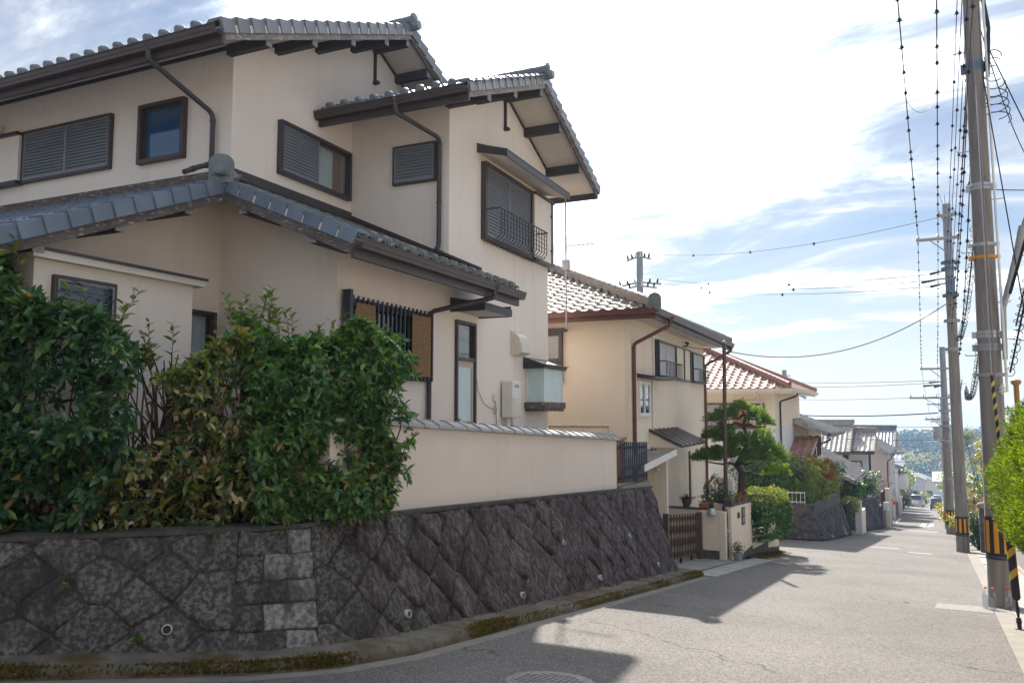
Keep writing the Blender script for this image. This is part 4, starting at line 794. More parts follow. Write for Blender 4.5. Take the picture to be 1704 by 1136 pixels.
# pale square of newer asphalt by the near pole and the manhole
m = MB(); m.add([(-.15, 13.5, zr(13.5) + .004), (.6, 13.55, zr(13.55) + .004), (.6, 14.3, zr(14.3) + .004), (-.12, 14.2, zr(14.2) + .004)], [(0, 1, 2, 3)]); put(m.build('road_patch', 'patch'), kind='structure')
mh = thing('manhole_cover', 'round iron manhole cover set in the road by the near kerb', 'manhole cover', (-2.83, 5.98, zr(5.98)), 0)
mh.rotation_euler = (-math.atan(S1), 0, 0)
m = MB(); m.lathe((-2.83, 5.98, zr(5.98)), [(.36, -.03), (.36, .006), (.31, .0065), (.31, .003)], 36); m.build('ring', 'iron_cover', mh)
m = MB(); m.lathe((-2.83, 5.98, zr(5.98)), [(.305, -.03), (.305, .008)], 36)
for i in range(-5, 6):
    for j in range(-5, 6):
        if i * i + j * j < 30: m.box(-2.83 + i * .05 - .016, -2.83 + i * .05 + .016, 5.98 + j * .05 - .016, 5.98 + j * .05 + .016, zr(5.98) + .008, zr(5.98) + .013)
m.build('lid', 'iron_cover', mh)
# ---- near stone wall: bottom and top edge lines
WB = [(-8.4, 1.55), (-6.3, 3.65), (-5.05, 4.9), (-4.74, 5.42), (-4.57, 6.1), (-4.5, 7.8), (-4.36, 10.9), (-4.24, 14.3)]
WT = [(-8.75, 1.95), (-6.65, 3.98), (-5.38, 5.25), (-5.13, 5.72), (-5.03, 6.35), (-5.0, 7.95), (-4.99, 11.0), (-4.90, 14.9)]
def ztop(y): return .60 if y < 6.5 else .60 - .048 * (y - 6.5)
def wall_edges(WB, WT, ztop, zbot):
    B = [Vector((x, y, zbot(y))) for x, y in WB]; T = [Vector((x, y, ztop(y))) for x, y in WT]; s = [0.0]
    for i in range(1, len(B)): s.append(s[-1] + ((B[i] - B[i - 1]).length + (T[i] - T[i - 1]).length) / 2)
    return B, T, s
def wall_surf(B, T, S):
    def f(s, t):
        s = max(S[0], min(S[-1] - 1e-6, s)); i = max(k for k in range(len(S) - 1) if S[k] <= s); u = (s - S[i]) / (S[i + 1] - S[i])
        return B[i].lerp(B[i + 1], u).lerp(T[i].lerp(T[i + 1], u), t)
    def n(s, t):
        a = f(s + .06, t) - f(s - .06, t); b = f(s, min(1, t + .1)) - f(s, max(0, t - .1)); return a.cross(b).normalized()
    return f, n
def clip_poly(poly, a, b, c):
    out_ = []
    for i in range(len(poly)):
        p = poly[i]; q = poly[(i + 1) % len(poly)]; dp = a * p[0] + b * p[1] - c; dq = a * q[0] + b * q[1] - c
        if dp <= 0: out_.append(p)
        if dp * dq < 0: k = dp / (dp - dq); out_.append((p[0] + (q[0] - p[0]) * k, p[1] + (q[1] - p[1]) * k))
    return out_
def voronoi(sites, x0, x1, y0, y1, reach=1.3):
    cells = []
    for i, (sx, sy) in enumerate(sites):
        poly = [(x0, y0), (x1, y0), (x1, y1), (x0, y1)]
        for j, (tx, ty) in enumerate(sites):
            if i == j or abs(tx - sx) > reach or abs(ty - sy) > reach: continue
            a = tx - sx; b = ty - sy; poly = clip_poly(poly, a, b, (tx * tx + ty * ty - sx * sx - sy * sy) / 2)
            if len(poly) < 3: break
        cells.append(poly if len(poly) >= 3 else None)
    return cells
def stone_wall(root, WB, WT, ztop, zbot, matf, size=0.36, proud=0.035, joint=0.011, jit=0.11, quoin=None, seed=3, mort='mortar'):
    rg = random.Random(seed); B, T, S = wall_edges(WB, WT, ztop, zbot); f, nf = wall_surf(B, T, S)
    Hm = sum((t - b).length for b, t in zip(B, T)) / len(B)
    m = MB(); nseg = int(S[-1] / .25) + 2; vs = []
    for i in range(nseg + 1):
        s = S[-1] * i / nseg
        for t in (0.0, .5, 1.0): vs.append(f(s, t) - nf(s, t) * .006)
    for i in range(nseg + 1):
        s = S[-1] * i / nseg
        for t in (0.0, .5, 1.0): vs.append(f(s, t) - nf(s, t) * .35)
    fs = []; o = (nseg + 1) * 3
    for i in range(nseg):
        for k in range(2): fs.append((i * 3 + k, (i + 1) * 3 + k, (i + 1) * 3 + k + 1, i * 3 + k + 1))
        fs.append((i * 3 + 2, (i + 1) * 3 + 2, o + (i + 1) * 3 + 2, o + i * 3 + 2))
    fs.append((nseg * 3, o + nseg * 3, o + nseg * 3 + 1, nseg * 3 + 1)); fs.append((nseg * 3 + 1, o + nseg * 3 + 1, o + nseg * 3 + 2, nseg * 3 + 2))
    m.add(vs, fs); m.build('mortar_core', mort, root, fix=False)
    sites = []; d = size * .72
    nx = int(S[-1] / d) + 3; ny = int(Hm / d) + 3
    for j in range(-1, ny + 1):
        for i in range(-1, nx + 1):
            x = i * d; y = j * d
            if (i + j) % 2: continue
            px = x + rg.uniform(-jit, jit); py = y + rg.uniform(-jit, jit) * .8
            if -.3 < px < S[-1] + .3 and -.25 < py < Hm + .25:
                if quoin and abs(px - quoin) < .36: continue
                sites.append((px, py))
    cells = voronoi(sites, 0, S[-1], 0, Hm)
    if quoin:
        out_c = []
        for (sx, sy), poly in zip(sites, cells):
            if poly: poly = clip_poly(poly, 1, 0, quoin - .34) if sx < quoin else clip_poly(poly, -1, 0, -(quoin + .34))
            out_c.append(poly if poly and len(poly) >= 3 else None)
        cells = out_c; h = 0.0; row = 0
        while h < Hm - .03:
            h1 = min(Hm, h + rg.uniform(.20, .27)); h1 = Hm if Hm - h1 < .1 else h1; cuts = [quoin - .34, quoin + (-.10 if row % 2 else .12) + rg.uniform(-.04, .04), quoin + .34]
            for xa, xb in zip(cuts, cuts[1:]):
                j_ = lambda: rg.uniform(-.014, .014); cells.append([(xa + j_(), h + j_() * .5), (xb + j_(), h + j_() * .5), (xb + j_(), h1 + j_() * .5), (xa + j_(), h1 + j_() * .5)]); sites.append((xa, h))
            h = h1; row += 1
    b = base_of(root)
    for (site, poly) in zip(sites, cells):
        if not poly: continue
        cx = sum(p[0] for p in poly) / len(poly); cy = sum(p[1] for p in poly) / len(poly)
        ar = abs(sum(poly[i][0] * poly[(i + 1) % len(poly)][1] - poly[(i + 1) % len(poly)][0] * poly[i][1] for i in range(len(poly)))) / 2
        if ar < .006: continue
        ring = []
        for i in range(len(poly)):
            p = poly[i]; q = poly[(i + 1) % len(poly)]; ln = math.hypot(q[0] - p[0], q[1] - p[1]); k = max(1, int(ln / .11))
            for j in range(k):
                u = j / k; jx = rg.uniform(-.008, .008) if j else 0; ring.append((p[0] + (q[0] - p[0]) * u + jx, p[1] + (q[1] - p[1]) * u + jx))
        def inset(g, r):
            o_ = []
            for (x, y) in g:
                dx, dy = cx - x, cy - y; ln = math.hypot(dx, dy) or 1; o_.append((x + dx / ln * min(r, ln * .6), y + dy / ln * min(r, ln * .6)))
            return o_
        pr0 = proud(cx) if callable(proud) else proud; tl = .08 + pr0 * 4; tilt = (rg.uniform(-tl, tl), rg.uniform(-tl, tl)); pr = pr0 * rg.uniform(.45, 1.35)
        r0 = inset(ring, joint * .6); r1 = inset(ring, joint + .006); r2 = inset(ring, joint + .045); r3 = inset(ring, joint + .11)
        V = []
        for (rr, hh, amp) in ((r0, -.035, 0), (r1, pr * .25, .006), (r2, pr * .9, .014), (r3, pr * 1.1, .018)):
            for (x, y) in rr:
                t = min(1, max(0, y / Hm)); s = min(S[-1], max(0, x)); hz_ = hh + (tilt[0] * (x - cx) + tilt[1] * (y - cy) if hh > 0 else 0) + rg.uniform(-amp, amp); hz_ = max(hz_, .004 + .3 * max(0, hh)) if hh > 0 else hz_
                V.append(f(s, t) + nf(s, t) * hz_ - b)
        n = len(ring); V.append(f(cx, cy / Hm) + nf(cx, cy / Hm) * (pr * 1.15 + rg.uniform(-.012, .012)) - b); F = []
        for k in range(3):
            for i in range(n): F += [(k * n + i, k * n + (i + 1) % n, (k + 1) * n + (i + 1) % n), (k * n + i, (k + 1) * n + (i + 1) % n, (k + 1) * n + i)]
        for i in range(n): F.append((3 * n + i, 3 * n + (i + 1) % n, 4 * n))
        raw_mesh('stone', [tuple(v) for v in V], F, matf(cx, cy, rg), root)
    return f, nf, S, Hm
sw = thing('stone_retaining_wall', 'near battered retaining wall of diamond-laid dark stones under the shrubs and garden wall', 'stone wall', (-4.9, 8, -.7))
def near_stone(s, h, rg):
    if 4.6 < s < 5.3 and rg.random() < (.6 if h < .45 else .3): return 'stone_pale'
    return 'stone' if s < 6.3 + rg.uniform(-.9, .9) else 'stone_dark'
f_, nf_, S_, H_ = stone_wall(sw, WB, WT, lambda y: ztop(y) - .045, lambda y: zr(y) + .03, near_stone, size=.38, quoin=4.95, proud=lambda s: .012 if s < 5.2 else min(.036, .012 + (s - 5.2) * .012), jit=.05, joint=.004)
# coping strip on the wall
m = MB()
for i in range(len(WT) - 1):
    a = Vector((*WT[i], 0)); c = Vector((*WT[i + 1], 0))
    def offs(k):
        p = Vector((*WT[k], 0)); t = (Vector((*WT[min(k + 1, len(WT) - 1)], 0)) - Vector((*WT[max(k - 1, 0)], 0))).normalized(); return Vector((-t.y, t.x, 0))
    na, nc = offs(i), offs(i + 1); za, zc_ = ztop(a.y), ztop(c.y)
    q = [a - na * .03, c - nc * .03, c + nc * .30, a + na * .30]; zz = [za, zc_, zc_, za]
    m.ext([(p.x, p.y, z - .05) for p, z in zip(q, zz)], (0, 0, .035))
m.build('coping', 'mortar', sw)
for (x, y, z) in ((-4.6, 6.54, -.31), (-4.5, 8.76, -.57), (-4.75, 10.33, -.25), (-4.45, 11.03, -.77), (-4.75, 12.77, -.48), (-4.45, 13.51, -1.04), (-5.5, 4.45, -.09)):
    best = min(((f_(s * .05, t / 20.) - Vector((x, y, z))).length, s * .05, t / 20.) for s in range(int(S_[-1] / .05)) for t in range(21)); p = f_(best[1], best[2]); nn = nf_(best[1], best[2])
    nn = (nn + Vector((0, 0, -.25))).normalized()
    m = MB(); m.lathe(p - nn * .01, [(.040, 0), (.040, .062), (.033, .065), (.033, .03), (.001, .029)], 16, axis=nn); m.build('weep_pipe', 'pvc', sw, smooth=True)
    m = MB(); m.lathe(p - nn * .01, [(.0325, .02), (.0325, .042)], 14, axis=nn); m.build('pipe_bore', 'rubber', sw)
# raised garden ground behind it
def slab(name, poly, ztopf, zb, mat):
    m = MB(); n = len(poly); m.add([(x, y, ztopf(y)) for x, y in poly] + [(x, y, zb) for x, y in poly], [tuple(range(n)), tuple(range(n, 2 * n))[::-1]] + [(i, (i + 1) % n, n + (i + 1) % n, n + i) for i in range(n)])
    return put(m.build(name, mat), kind='structure')
slab('garden_ground', [(-18, 1.0)] + [(-9.0, 1.9)] + [(x - .25, y + .15) for x, y in WT[1:4]] + [(x - .25, y) for x, y in WT[4:]] + [(-18, 15.0)], lambda y: ztop(y) - .07, -3, 'dirt')
# kerb of the near wall: shelf, mossy step
def path_off(P, d):
    o_ = []
    for k in range(len(P)):
        p = Vector((*P[k], 0)); t = (Vector((*P[min(k + 1, len(P) - 1)], 0)) - Vector((*P[max(k - 1, 0)], 0))).normalized(); o_.append((p.x + t.y * d, p.y - t.x * d))
    return o_
def sweep_strip(rows, mat, name, kind='structure', sub=6, parent=None, bumps=0.0):
    """rows: list of polylines [(x,y,z)]; quads between consecutive rows, subdivided along"""
    def dense(P):
        o_ = []
        for a, b in zip(P, P[1:]):
            for k in range(sub): o_.append(Vector(a).lerp(Vector(b), k / sub))
        o_.append(Vector(P[-1])); return o_
    Rw = [dense(r) for r in rows]; n = len(Rw[0]); m = MB()
    vs = []
    for r in Rw:
        for p in r: vs.append(p + Vector((rnd.uniform(-bumps, bumps), rnd.uniform(-bumps, bumps), rnd.uniform(-bumps, bumps))))
    m.add(vs, [(k * n + i, k * n + i + 1, (k + 1) * n + i + 1, (k + 1) * n + i) for k in range(len(Rw) - 1) for i in range(n - 1)])
    o = m.build(name, mat, parent, fix=False, smooth='all')
    if kind: o['kind'] = kind
    return o
KB = WB[:-1] + [(-4.22, 14.75)]
def row(d, dz): return [(x, y, zr(y) + dz) for x, y in path_off(KB, d)]
kb = sweep_strip([row(-.1, .12), row(.10, .105), row(.24, .10), row(.30, .085), row(.335, .05), row(.345, -.03)], 'kerb_moss', 'kerb', sub=14, bumps=.005)
sweep_strip([row(.30, .004), row(.38, .008), row(.46, .005), row(.49, .001)], 'apron', 'gutter_apron', sub=8, bumps=.0)
# moss: little upright tufts along the step (uncountable)
def tufts(name, pts, mat_cols, size, parent=None, label=None, cat=None, kind='stuff', mat='leaf_matte', spread=.6):
    pts = np.asarray(pts, np.float32); n = len(pts); ang = nrng.uniform(0, 2 * np.pi, n); sz = size * nrng.uniform(.5, 1.4, n)
    tx = np.cos(ang) * sz * .35; ty = np.sin(ang) * sz * .35; lean = nrng.normal(0, spread, (n, 2)) * sz[:, None]
    V = np.zeros((n, 3, 3), np.float32); V[:, 0] = pts + np.stack([tx, ty, np.zeros(n)], 1); V[:, 1] = pts - np.stack([tx, ty, np.zeros(n)], 1); V[:, 2] = pts + np.stack([lean[:, 0], lean[:, 1], sz], 1)
    cols = np.asarray(mat_cols, np.float32)[nrng.integers(0, len(mat_cols), n)] * nrng.uniform(.7, 1.25, (n, 1)); col = np.repeat(cols, 3, 0)
    o = raw_mesh(name, V.reshape(-1, 3), np.arange(3 * n).reshape(-1, 3), mat, parent, col=col); 
    if kind: o['kind'] = kind
    if label: put(o, label, cat)
    return o
moss_pts = []
PT = [path_off(KB, .19 + .01 * q) for q in range(19)]
for k in range(32000):
    i = rnd.random() * (len(KB) - 1); j = int(i); u = i - j; d = rnd.choice([rnd.uniform(.27, .36), rnd.uniform(.2, .36)])
    P = PT[min(18, int((d - .19) * 100))]; x = P[j][0] + (P[j + 1][0] - P[j][0]) * u; y = P[j][1] + (P[j + 1][1] - P[j][1]) * u
    if mnoise.noise(Vector((x * 1.1, y * 1.1, 0))) + rnd.gauss(0, .14) > (-.10 if d > .28 else .24): moss_pts.append((x, y, zr(y) + (.098 if d < .24 else (.098 - (d - .24) * .25 if d < .30 else .083 - (d - .30) * 1.0))))
    if k > 0 and k % 5000 == 0: pass
tufts('moss', moss_pts, [(.13, .115, .022), (.16, .13, .025), (.115, .06, .02), (.075, .075, .02)], .024, label='green and rust brown moss along the kerb step under the stone wall', cat='moss')
# ---- garden wall
gw = thing('garden_wall', 'long beige plastered garden wall topped with grey cap tiles, above the dark stones', 'wall', (-5.22, 10, .4))
def zcap(y): return 1.47 - .0540 * (y - 7.44)
gx0, gx1, gy0, gy1 = -5.30, -5.13, 5.95, 13.5
m = MB(); m.add([(gx0, gy0, ztop(gy0) - .2), (gx1, gy0, ztop(gy0) - .2), (gx1 + .06, gy1, ztop(gy1) - .2), (gx0 + .06, gy1, ztop(gy1) - .2), (gx0, gy0, zcap(gy0) - .05), (gx1, gy0, zcap(gy0) - .05), (gx1 + .06, gy1, zcap(gy1) - .05), (gx0 + .06, gy1, zcap(gy1) - .05)], [(0, 3, 2, 1), (4, 5, 6, 7), (0, 1, 5, 4), (1, 2, 6, 5), (2, 3, 7, 6), (3, 0, 4, 7)]); m.build('plaster_body', 'garden_stucco', gw)
def cap_mesh():
    m = MB(); pr = [(-.155, -.03), (-.15, .005), (-.10, .025), (-.03, .062), (.03, .062), (.10, .025), (.15, .005), (.155, -.03), (.13, -.035), (0, .0), (-.13, -.035)]
    n = len(pr); m.add([(a, 0, b) for a, b in pr] + [(a, .262, b - .004) for a, b in pr], [tuple(range(n)), tuple(range(n, 2 * n))[::-1]] + [(i, (i + 1) % n, n + (i + 1) % n, n + i) for i in range(n)])
    m.add([(a * 1.06, .258, b * 1.12 + .008) for a, b in pr] + [(a * 1.06, .305, b * 1.12 + .006) for a, b in pr], [tuple(range(n)), tuple(range(n, 2 * n))[::-1]] + [(i, (i + 1) % n, n + (i + 1) % n, n + i) for i in range(n)])
    o = m.build('cap_tile', 'cap_tile', None); me = o.data; bpy.data.objects.remove(o); return me
cme = cap_mesh(); y = gy0
while y < gy1 - .1:
    x = (gx0 + gx1) / 2 + .06 * (y - gy0) / (gy1 - gy0); b = BASE[gw.name]; a = math.atan(-.054) + rnd.uniform(-.012, .012)
    inst('cap_tile', cme, Matrix.Translation(Vector((x, y, zcap(y) - .012)) - b) @ Matrix.Rotation(a, 4, 'X') @ Matrix.Rotation(rnd.uniform(-.015, .015), 4, 'Z'), gw); y += .303

# ================================================================== foliage kit
LEAF = np.array([(0, 0, 0), (.35, 0, -.02), (.7, 0, -.06), (1, 0, -.16), (.28, .5, .05), (.66, .40, 0.0), (.28, -.5, .05), (.66, -.40, 0.0)], np.float32)
LF = np.array([(0, 1, 4), (1, 5, 4), (1, 2, 5), (2, 3, 5), (0, 6, 1), (1, 6, 7), (1, 7, 2), (2, 7, 3)], np.int32)
LEAF_S = np.array([(0, 0, 0), (.5, .42, .05), (1, 0, -.08), (.5, -.42, .05)], np.float32); LFS = np.array([(0, 2, 1), (0, 3, 2)], np.int32)
def nrm(a): return a / np.maximum(np.linalg.norm(a, axis=-1, keepdims=True), 1e-6)
def leaf_frames(P, D, size, width, upb=0.8):
    n = len(P); D = nrm(D); up = nrm(np.array([0, 0, 1.0]) * upb + nrng.normal(0, .45, (n, 3)) + nrng.normal(0, .01, (n, 3))); S = nrm(np.cross(up, D)); Nn = np.cross(D, S)
    return D, S, Nn
def leaf_mesh(name, P, D, size, width, cols, mat='leaf', parent=None, tmpl=LEAF, tf=LF, upb=.8, kind='stuff'):
    P = np.asarray(P, np.float32); n = len(P); D, S, Nn = leaf_frames(P, D, size, width, upb); sz = np.asarray(size, np.float32).reshape(-1, 1, 1) * np.ones((n, 1, 1), np.float32); wd = np.asarray(width, np.float32).reshape(-1, 1, 1) * np.ones((n, 1, 1), np.float32)
    V = P[:, None] + sz * (tmpl[None, :, 0:1] * D[:, None] + wd * tmpl[None, :, 1:2] * S[:, None] + tmpl[None, :, 2:3] * Nn[:, None])
    b = np.array(base_of(parent), np.float32) if parent is not None else np.zeros(3, np.float32)
    F = tf[None] + (np.arange(n) * len(tmpl))[:, None, None]
    o = raw_mesh(name, V.reshape(-1, 3) - b, F.reshape(-1, 3), mat, parent, col=np.repeat(np.asarray(cols, np.float32), len(tmpl), 0), kind=kind); return o
LV = {}
def leaf_obj_mesh(col, width, mat='leaf'):
    k = (tuple(np.round(col, 3)), round(width, 2))
    if k not in LV:
        V = LEAF.copy(); V[:, 1] *= width; o = raw_mesh('leaf', V, LF, mat, col=np.repeat(np.array([col], np.float32), 8, 0)); LV[k] = o.data; bpy.data.objects.remove(o)
    return LV[k]
def sprigs(C, A, k, lsize, spread=(45, 88), along=.5):
    """k leaves round each twig tip C pointing along A"""
    n = len(C); A = nrm(A); r = nrng.normal(0, 1, (n, 3)); X = nrm(np.cross(A, r)); Y = np.cross(A, X); P = []; D = []
    for i in range(k):
        ph = i * 2.4 + nrng.uniform(-.4, .4, n); el = np.radians(nrng.uniform(spread[0], spread[1], n)); rad = X * np.cos(ph)[:, None] + Y * np.sin(ph)[:, None]
        d = A * np.cos(el)[:, None] + rad * np.sin(el)[:, None]; d[:, 2] -= nrng.uniform(0.0, .35, n); P.append(C - A * (lsize * along * nrng.uniform(0, 1, n))[:, None]); D.append(d)
    return np.concatenate(P), np.concatenate(D)
def pick(cols, n, w=None, var=.22):
    cols = np.asarray(cols, np.float32); i = nrng.choice(len(cols), n, p=w); return cols[i] * nrng.uniform(1 - var, 1 + var, (n, 1)).astype(np.float32)
def twig_tree(root, base, tips, mat='bark_brown', r0=.02, name='stem', wob=.06):
    m = MB(); base = Vector(base)
    for t in tips:
        t = Vector(t); pts = [base]; n = 5
        for k in range(1, n): q = base.lerp(t, k / n); pts.append(q + Vector((rnd.gauss(0, wob), rnd.gauss(0, wob), rnd.gauss(0, wob * .5))))
        pts.append(t); m.tube(pts, [r0 * (1 - .75 * k / n) for k in range(n + 1)], 5, cap=False)
    return m.build(name, mat, root, fix=False, smooth='all')
def nfield(P, s, seed=0.0):
    return np.array([mnoise.noise(Vector((p[0] * s + seed, p[1] * s, p[2] * s))) for p in P], np.float32)
CAMP = np.array([0, 0, 1.6])
def hedge_shrub(root, a, b, thick, z0, ztopf, ns, k, lsize, cols, weights, lw=.42, singles=150, seed=0., bare=None, lowcols=None, mat='leaf', stems=14, edge=.10, rough_=.16, inner=.25, shoots=0, shootcols=((.13, .19, .03), (.09, .15, .03), (.17, .2, .04))):
    """shrub filling the upright slab between plan points a and b"""
    a = np.array(a, float); b = np.array(b, float); d = b - a; ln = np.hypot(*d); t = d / ln; nrm2 = np.array([t[1], -t[0]])    # nrm2 looks to the road side
    s = nrng.uniform(0, 1, ns * 3); h = nrng.uniform(0, 1, ns * 3); side = nrng.choice(3, ns * 3, p=[.62, .25, .13])
    fh = 1 - .20 * (1 - h) ** 2 - .26 * np.clip((h - .76) / .24, 0, 1) ** 2; s = .5 + (s - .5) * fh
    zt = np.array([ztopf(v) for v in s]); z = z0 + h * (zt - z0); dep = np.where(side == 0, thick * .5, np.where(side == 1, nrng.uniform(-.5, .5, ns * 3) * thick, nrng.uniform(-.5, .5, ns * 3) * thick))
    z = np.where(side == 1, zt, z); dep = dep * (1 - .35 * np.clip((z - z0) / (zt - z0) - .75, 0, 1) * 4 * .5)
    dep = dep - np.abs(nrng.normal(0, inner * thick, ns * 3)) * (side == 0)
    P = np.stack([a[0] + t[0] * s * ln + nrm2[0] * dep, a[1] + t[1] * s * ln + nrm2[1] * dep, z], 1)
    nf3 = nfield(P, 2.3, seed); P[:, :2] += nrm2 * (nf3 * rough_ * 2)[:, None]; P[:, 2] += nfield(P, 1.7, seed + 5) * rough_ * 1.6 * (h + .2)
    endf = np.minimum(s, 1 - s) / edge; keep = (endf > nrng.uniform(0, .8, len(s))) & (nfield(P, 3.1, seed + 9) > -.42)
    if bare is not None: keep &= np.array([nrng.random() < bare(si, (zi - z0) / (zi2 - z0)) for si, zi, zi2 in zip(s, z, zt)])
    P = P[keep][:ns]; side = side[keep][:ns]; hh = ((z - z0) / (zt - z0))[keep][:ns]
    A = np.stack([np.full(len(P), nrm2[0]), np.full(len(P), nrm2[1]), np.full(len(P), .35)], 1) * np.where(side == 1, .35, 1.0)[:, None] + np.stack([np.zeros(len(P)), np.zeros(len(P)), np.where(side == 1, 1.0, 0.1)], 1) + nrng.normal(0, .55, (len(P), 3))
    LP, LD = sprigs(P, A, k, lsize); n = len(LP); H = np.tile(hh, k); sz = lsize * nrng.uniform(.6, 1.2, n); C_ = pick(cols, n, weights)
    if lowcols is not None:
        pr = lowcols[1](np.tile(P, (k, 1)), H); mk = nrng.random(n) < pr; C_[mk] = pick(lowcols[0], int(mk.sum()))
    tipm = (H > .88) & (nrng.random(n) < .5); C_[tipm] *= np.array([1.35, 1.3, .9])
    dist = np.linalg.norm(LP - CAMP, axis=1); out_ = (LP[:, :2] - a) @ nrm2; score = dist - out_ * 1.5 + nrng.uniform(0, .5, n); order = np.argsort(score); si = order[:singles]; ri = order[singles:]
    leaf_mesh('foliage', LP[ri], LD[ri], sz[ri], lw, C_[ri], mat, root)
    D, S, Nn = leaf_frames(LP[si], LD[si], 1, 1); bb = np.array(base_of(root))
    pal = [np.round(c, 2) for c in C_[si[:24]]]
    for q, i in enumerate(si):
        c = min(pal, key=lambda v: float(((v - C_[i]) ** 2).sum())); z_ = sz[i]; p = LP[i] - bb
        inst('leaf', leaf_obj_mesh(c, lw, mat), Matrix(((D[q][0] * z_, S[q][0] * z_, Nn[q][0] * z_, p[0]), (D[q][1] * z_, S[q][1] * z_, Nn[q][1] * z_, p[1]), (D[q][2] * z_, S[q][2] * z_, Nn[q][2] * z_, p[2]), (0, 0, 0, 1))), root)
    if shoots:
        u = nrng.uniform(.03, .97, shoots); base_ = np.stack([a[0] + d[0] * u + nrm2[0] * nrng.uniform(-.3, .45, shoots) * thick, a[1] + d[1] * u + nrm2[1] * nrng.uniform(-.3, .45, shoots) * thick, np.array([ztopf(v) for v in u]) - .08], 1); hl = nrng.uniform(.12, .42, shoots); dirs = nrm(np.stack([nrng.normal(0, .25, shoots), nrng.normal(0, .25, shoots), np.ones(shoots)], 1)); PP = []; DD = []
        m = MB(); [m.tube([tuple(p_), tuple(p_ + q_ * h_)], [.005, .002], 4, cap=False) for p_, q_, h_ in zip(base_, dirs, hl)]; m.build('shoot', 'bark_brown', root, fix=False, kind='stuff')
        for j in range(13):
            f_u = (j + 1) / 13.; ph = j * 2.4 + nrng.uniform(-.3, .3, shoots); PP.append(base_ + dirs * (hl * f_u)[:, None]); DD.append(np.stack([np.cos(ph), np.sin(ph), np.full(shoots, .35 + .5 * f_u)], 1) + nrng.normal(0, .15, (shoots, 3)))
        PP = np.concatenate(PP); DD = np.concatenate(DD); leaf_mesh('shoot_leaves', PP, DD, lsize * nrng.uniform(.6, 1.1, len(PP)), lw, pick(shootcols, len(PP)), mat, root)
    for q in range(stems):
        u = (q + .5) / stems; bx = a + d * u; tips = P[np.argsort(np.abs((P[:, :2] - bx) @ t) + nrng.uniform(0, .25, len(P)))[:9]]
        twig_tree(root, (bx[0] - nrm2[0] * .18, bx[1] - nrm2[1] * .18, z0 - .12), [tuple(v) for v in tips], r0=.016)
    return P
dark = [(.055, .130, .055), (.032, .084, .040), (.075, .152, .050), (.14, .22, .05)]
s1 = thing('evergreen_shrub', 'tall dark green broadleaf shrub at far left on the stone wall', 'shrub', (-7.4, 3.9, .5), group='shrubs along the near stone wall')
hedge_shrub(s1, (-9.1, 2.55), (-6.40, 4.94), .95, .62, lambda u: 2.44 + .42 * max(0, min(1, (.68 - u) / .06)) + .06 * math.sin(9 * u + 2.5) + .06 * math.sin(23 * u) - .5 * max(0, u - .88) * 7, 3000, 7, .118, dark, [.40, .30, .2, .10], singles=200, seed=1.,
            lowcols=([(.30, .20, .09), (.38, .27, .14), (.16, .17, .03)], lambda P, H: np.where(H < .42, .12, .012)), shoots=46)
s2 = thing('withered_shrub', 'half-bare brown shrub with dead leaves between the two green shrubs', 'shrub', (-6.3, 5.1, .5), group='shrubs along the near stone wall')
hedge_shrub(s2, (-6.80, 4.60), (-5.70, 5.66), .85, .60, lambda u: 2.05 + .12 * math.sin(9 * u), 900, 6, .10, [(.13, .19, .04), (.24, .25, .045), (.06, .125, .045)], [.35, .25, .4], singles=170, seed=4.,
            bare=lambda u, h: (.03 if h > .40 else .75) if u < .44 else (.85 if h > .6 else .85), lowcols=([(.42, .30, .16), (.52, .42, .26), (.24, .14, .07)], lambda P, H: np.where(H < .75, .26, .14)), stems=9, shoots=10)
tw = []
for k in range(26):
    u = rnd.random() * .62; tw.append((-6.62 + .87 * u + rnd.gauss(0, .1), 4.80 + .82 * u + rnd.gauss(0, .12), rnd.uniform(1.6, 2.22)))
for k in range(7): twig_tree(s2, (-6.5 + .09 * k, 4.95 + .085 * k, .5), tw[k * 4:k * 4 + 4] + [(tw[k][0] + .1, tw[k][1], tw[k][2] - .3)], r0=.024, wob=.05)
s3 = thing('evergreen_shrub', 'dense bright green broadleaf shrub in front of the garden wall\'s near end', 'shrub', (-5.3, 6.2, .5), group='shrubs along the near stone wall')
grn = [(.085, .185, .055), (.048, .122, .044), (.12, .23, .052), (.18, .275, .06)]
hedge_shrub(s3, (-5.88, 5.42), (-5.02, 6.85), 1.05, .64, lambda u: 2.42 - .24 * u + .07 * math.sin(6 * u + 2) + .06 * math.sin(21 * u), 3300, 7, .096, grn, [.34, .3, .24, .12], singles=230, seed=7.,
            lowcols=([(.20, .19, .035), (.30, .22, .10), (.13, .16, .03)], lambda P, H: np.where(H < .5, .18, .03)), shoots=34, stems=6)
# a few sprouts from the joints of the wall
sp = []
for (s, t) in ((1.6, .45), (2.4, .28), (3.3, .62), (4.4, .97), (5.0, .96), (2.9, .1), (3.9, .18), (5.6, .02), (1.0, .3), (5.5, .97)):
    p = f_(s, t) + nf_(s, t) * .04; sp += [tuple(p + Vector((rnd.gauss(0, .03), rnd.gauss(0, .03), rnd.gauss(0, .02)))) for _ in range(14)]
SP = np.array(sp); o = leaf_mesh('weeds', SP, nrng.normal(0, 1, (len(SP), 3)) + np.array([.4, -.4, .5]), .05, .5, pick([(.06, .13, .025), (.11, .13, .03)], len(SP)), 'leaf'); put(o, 'small weeds sprouting from the joints of the near stone wall', 'weeds')
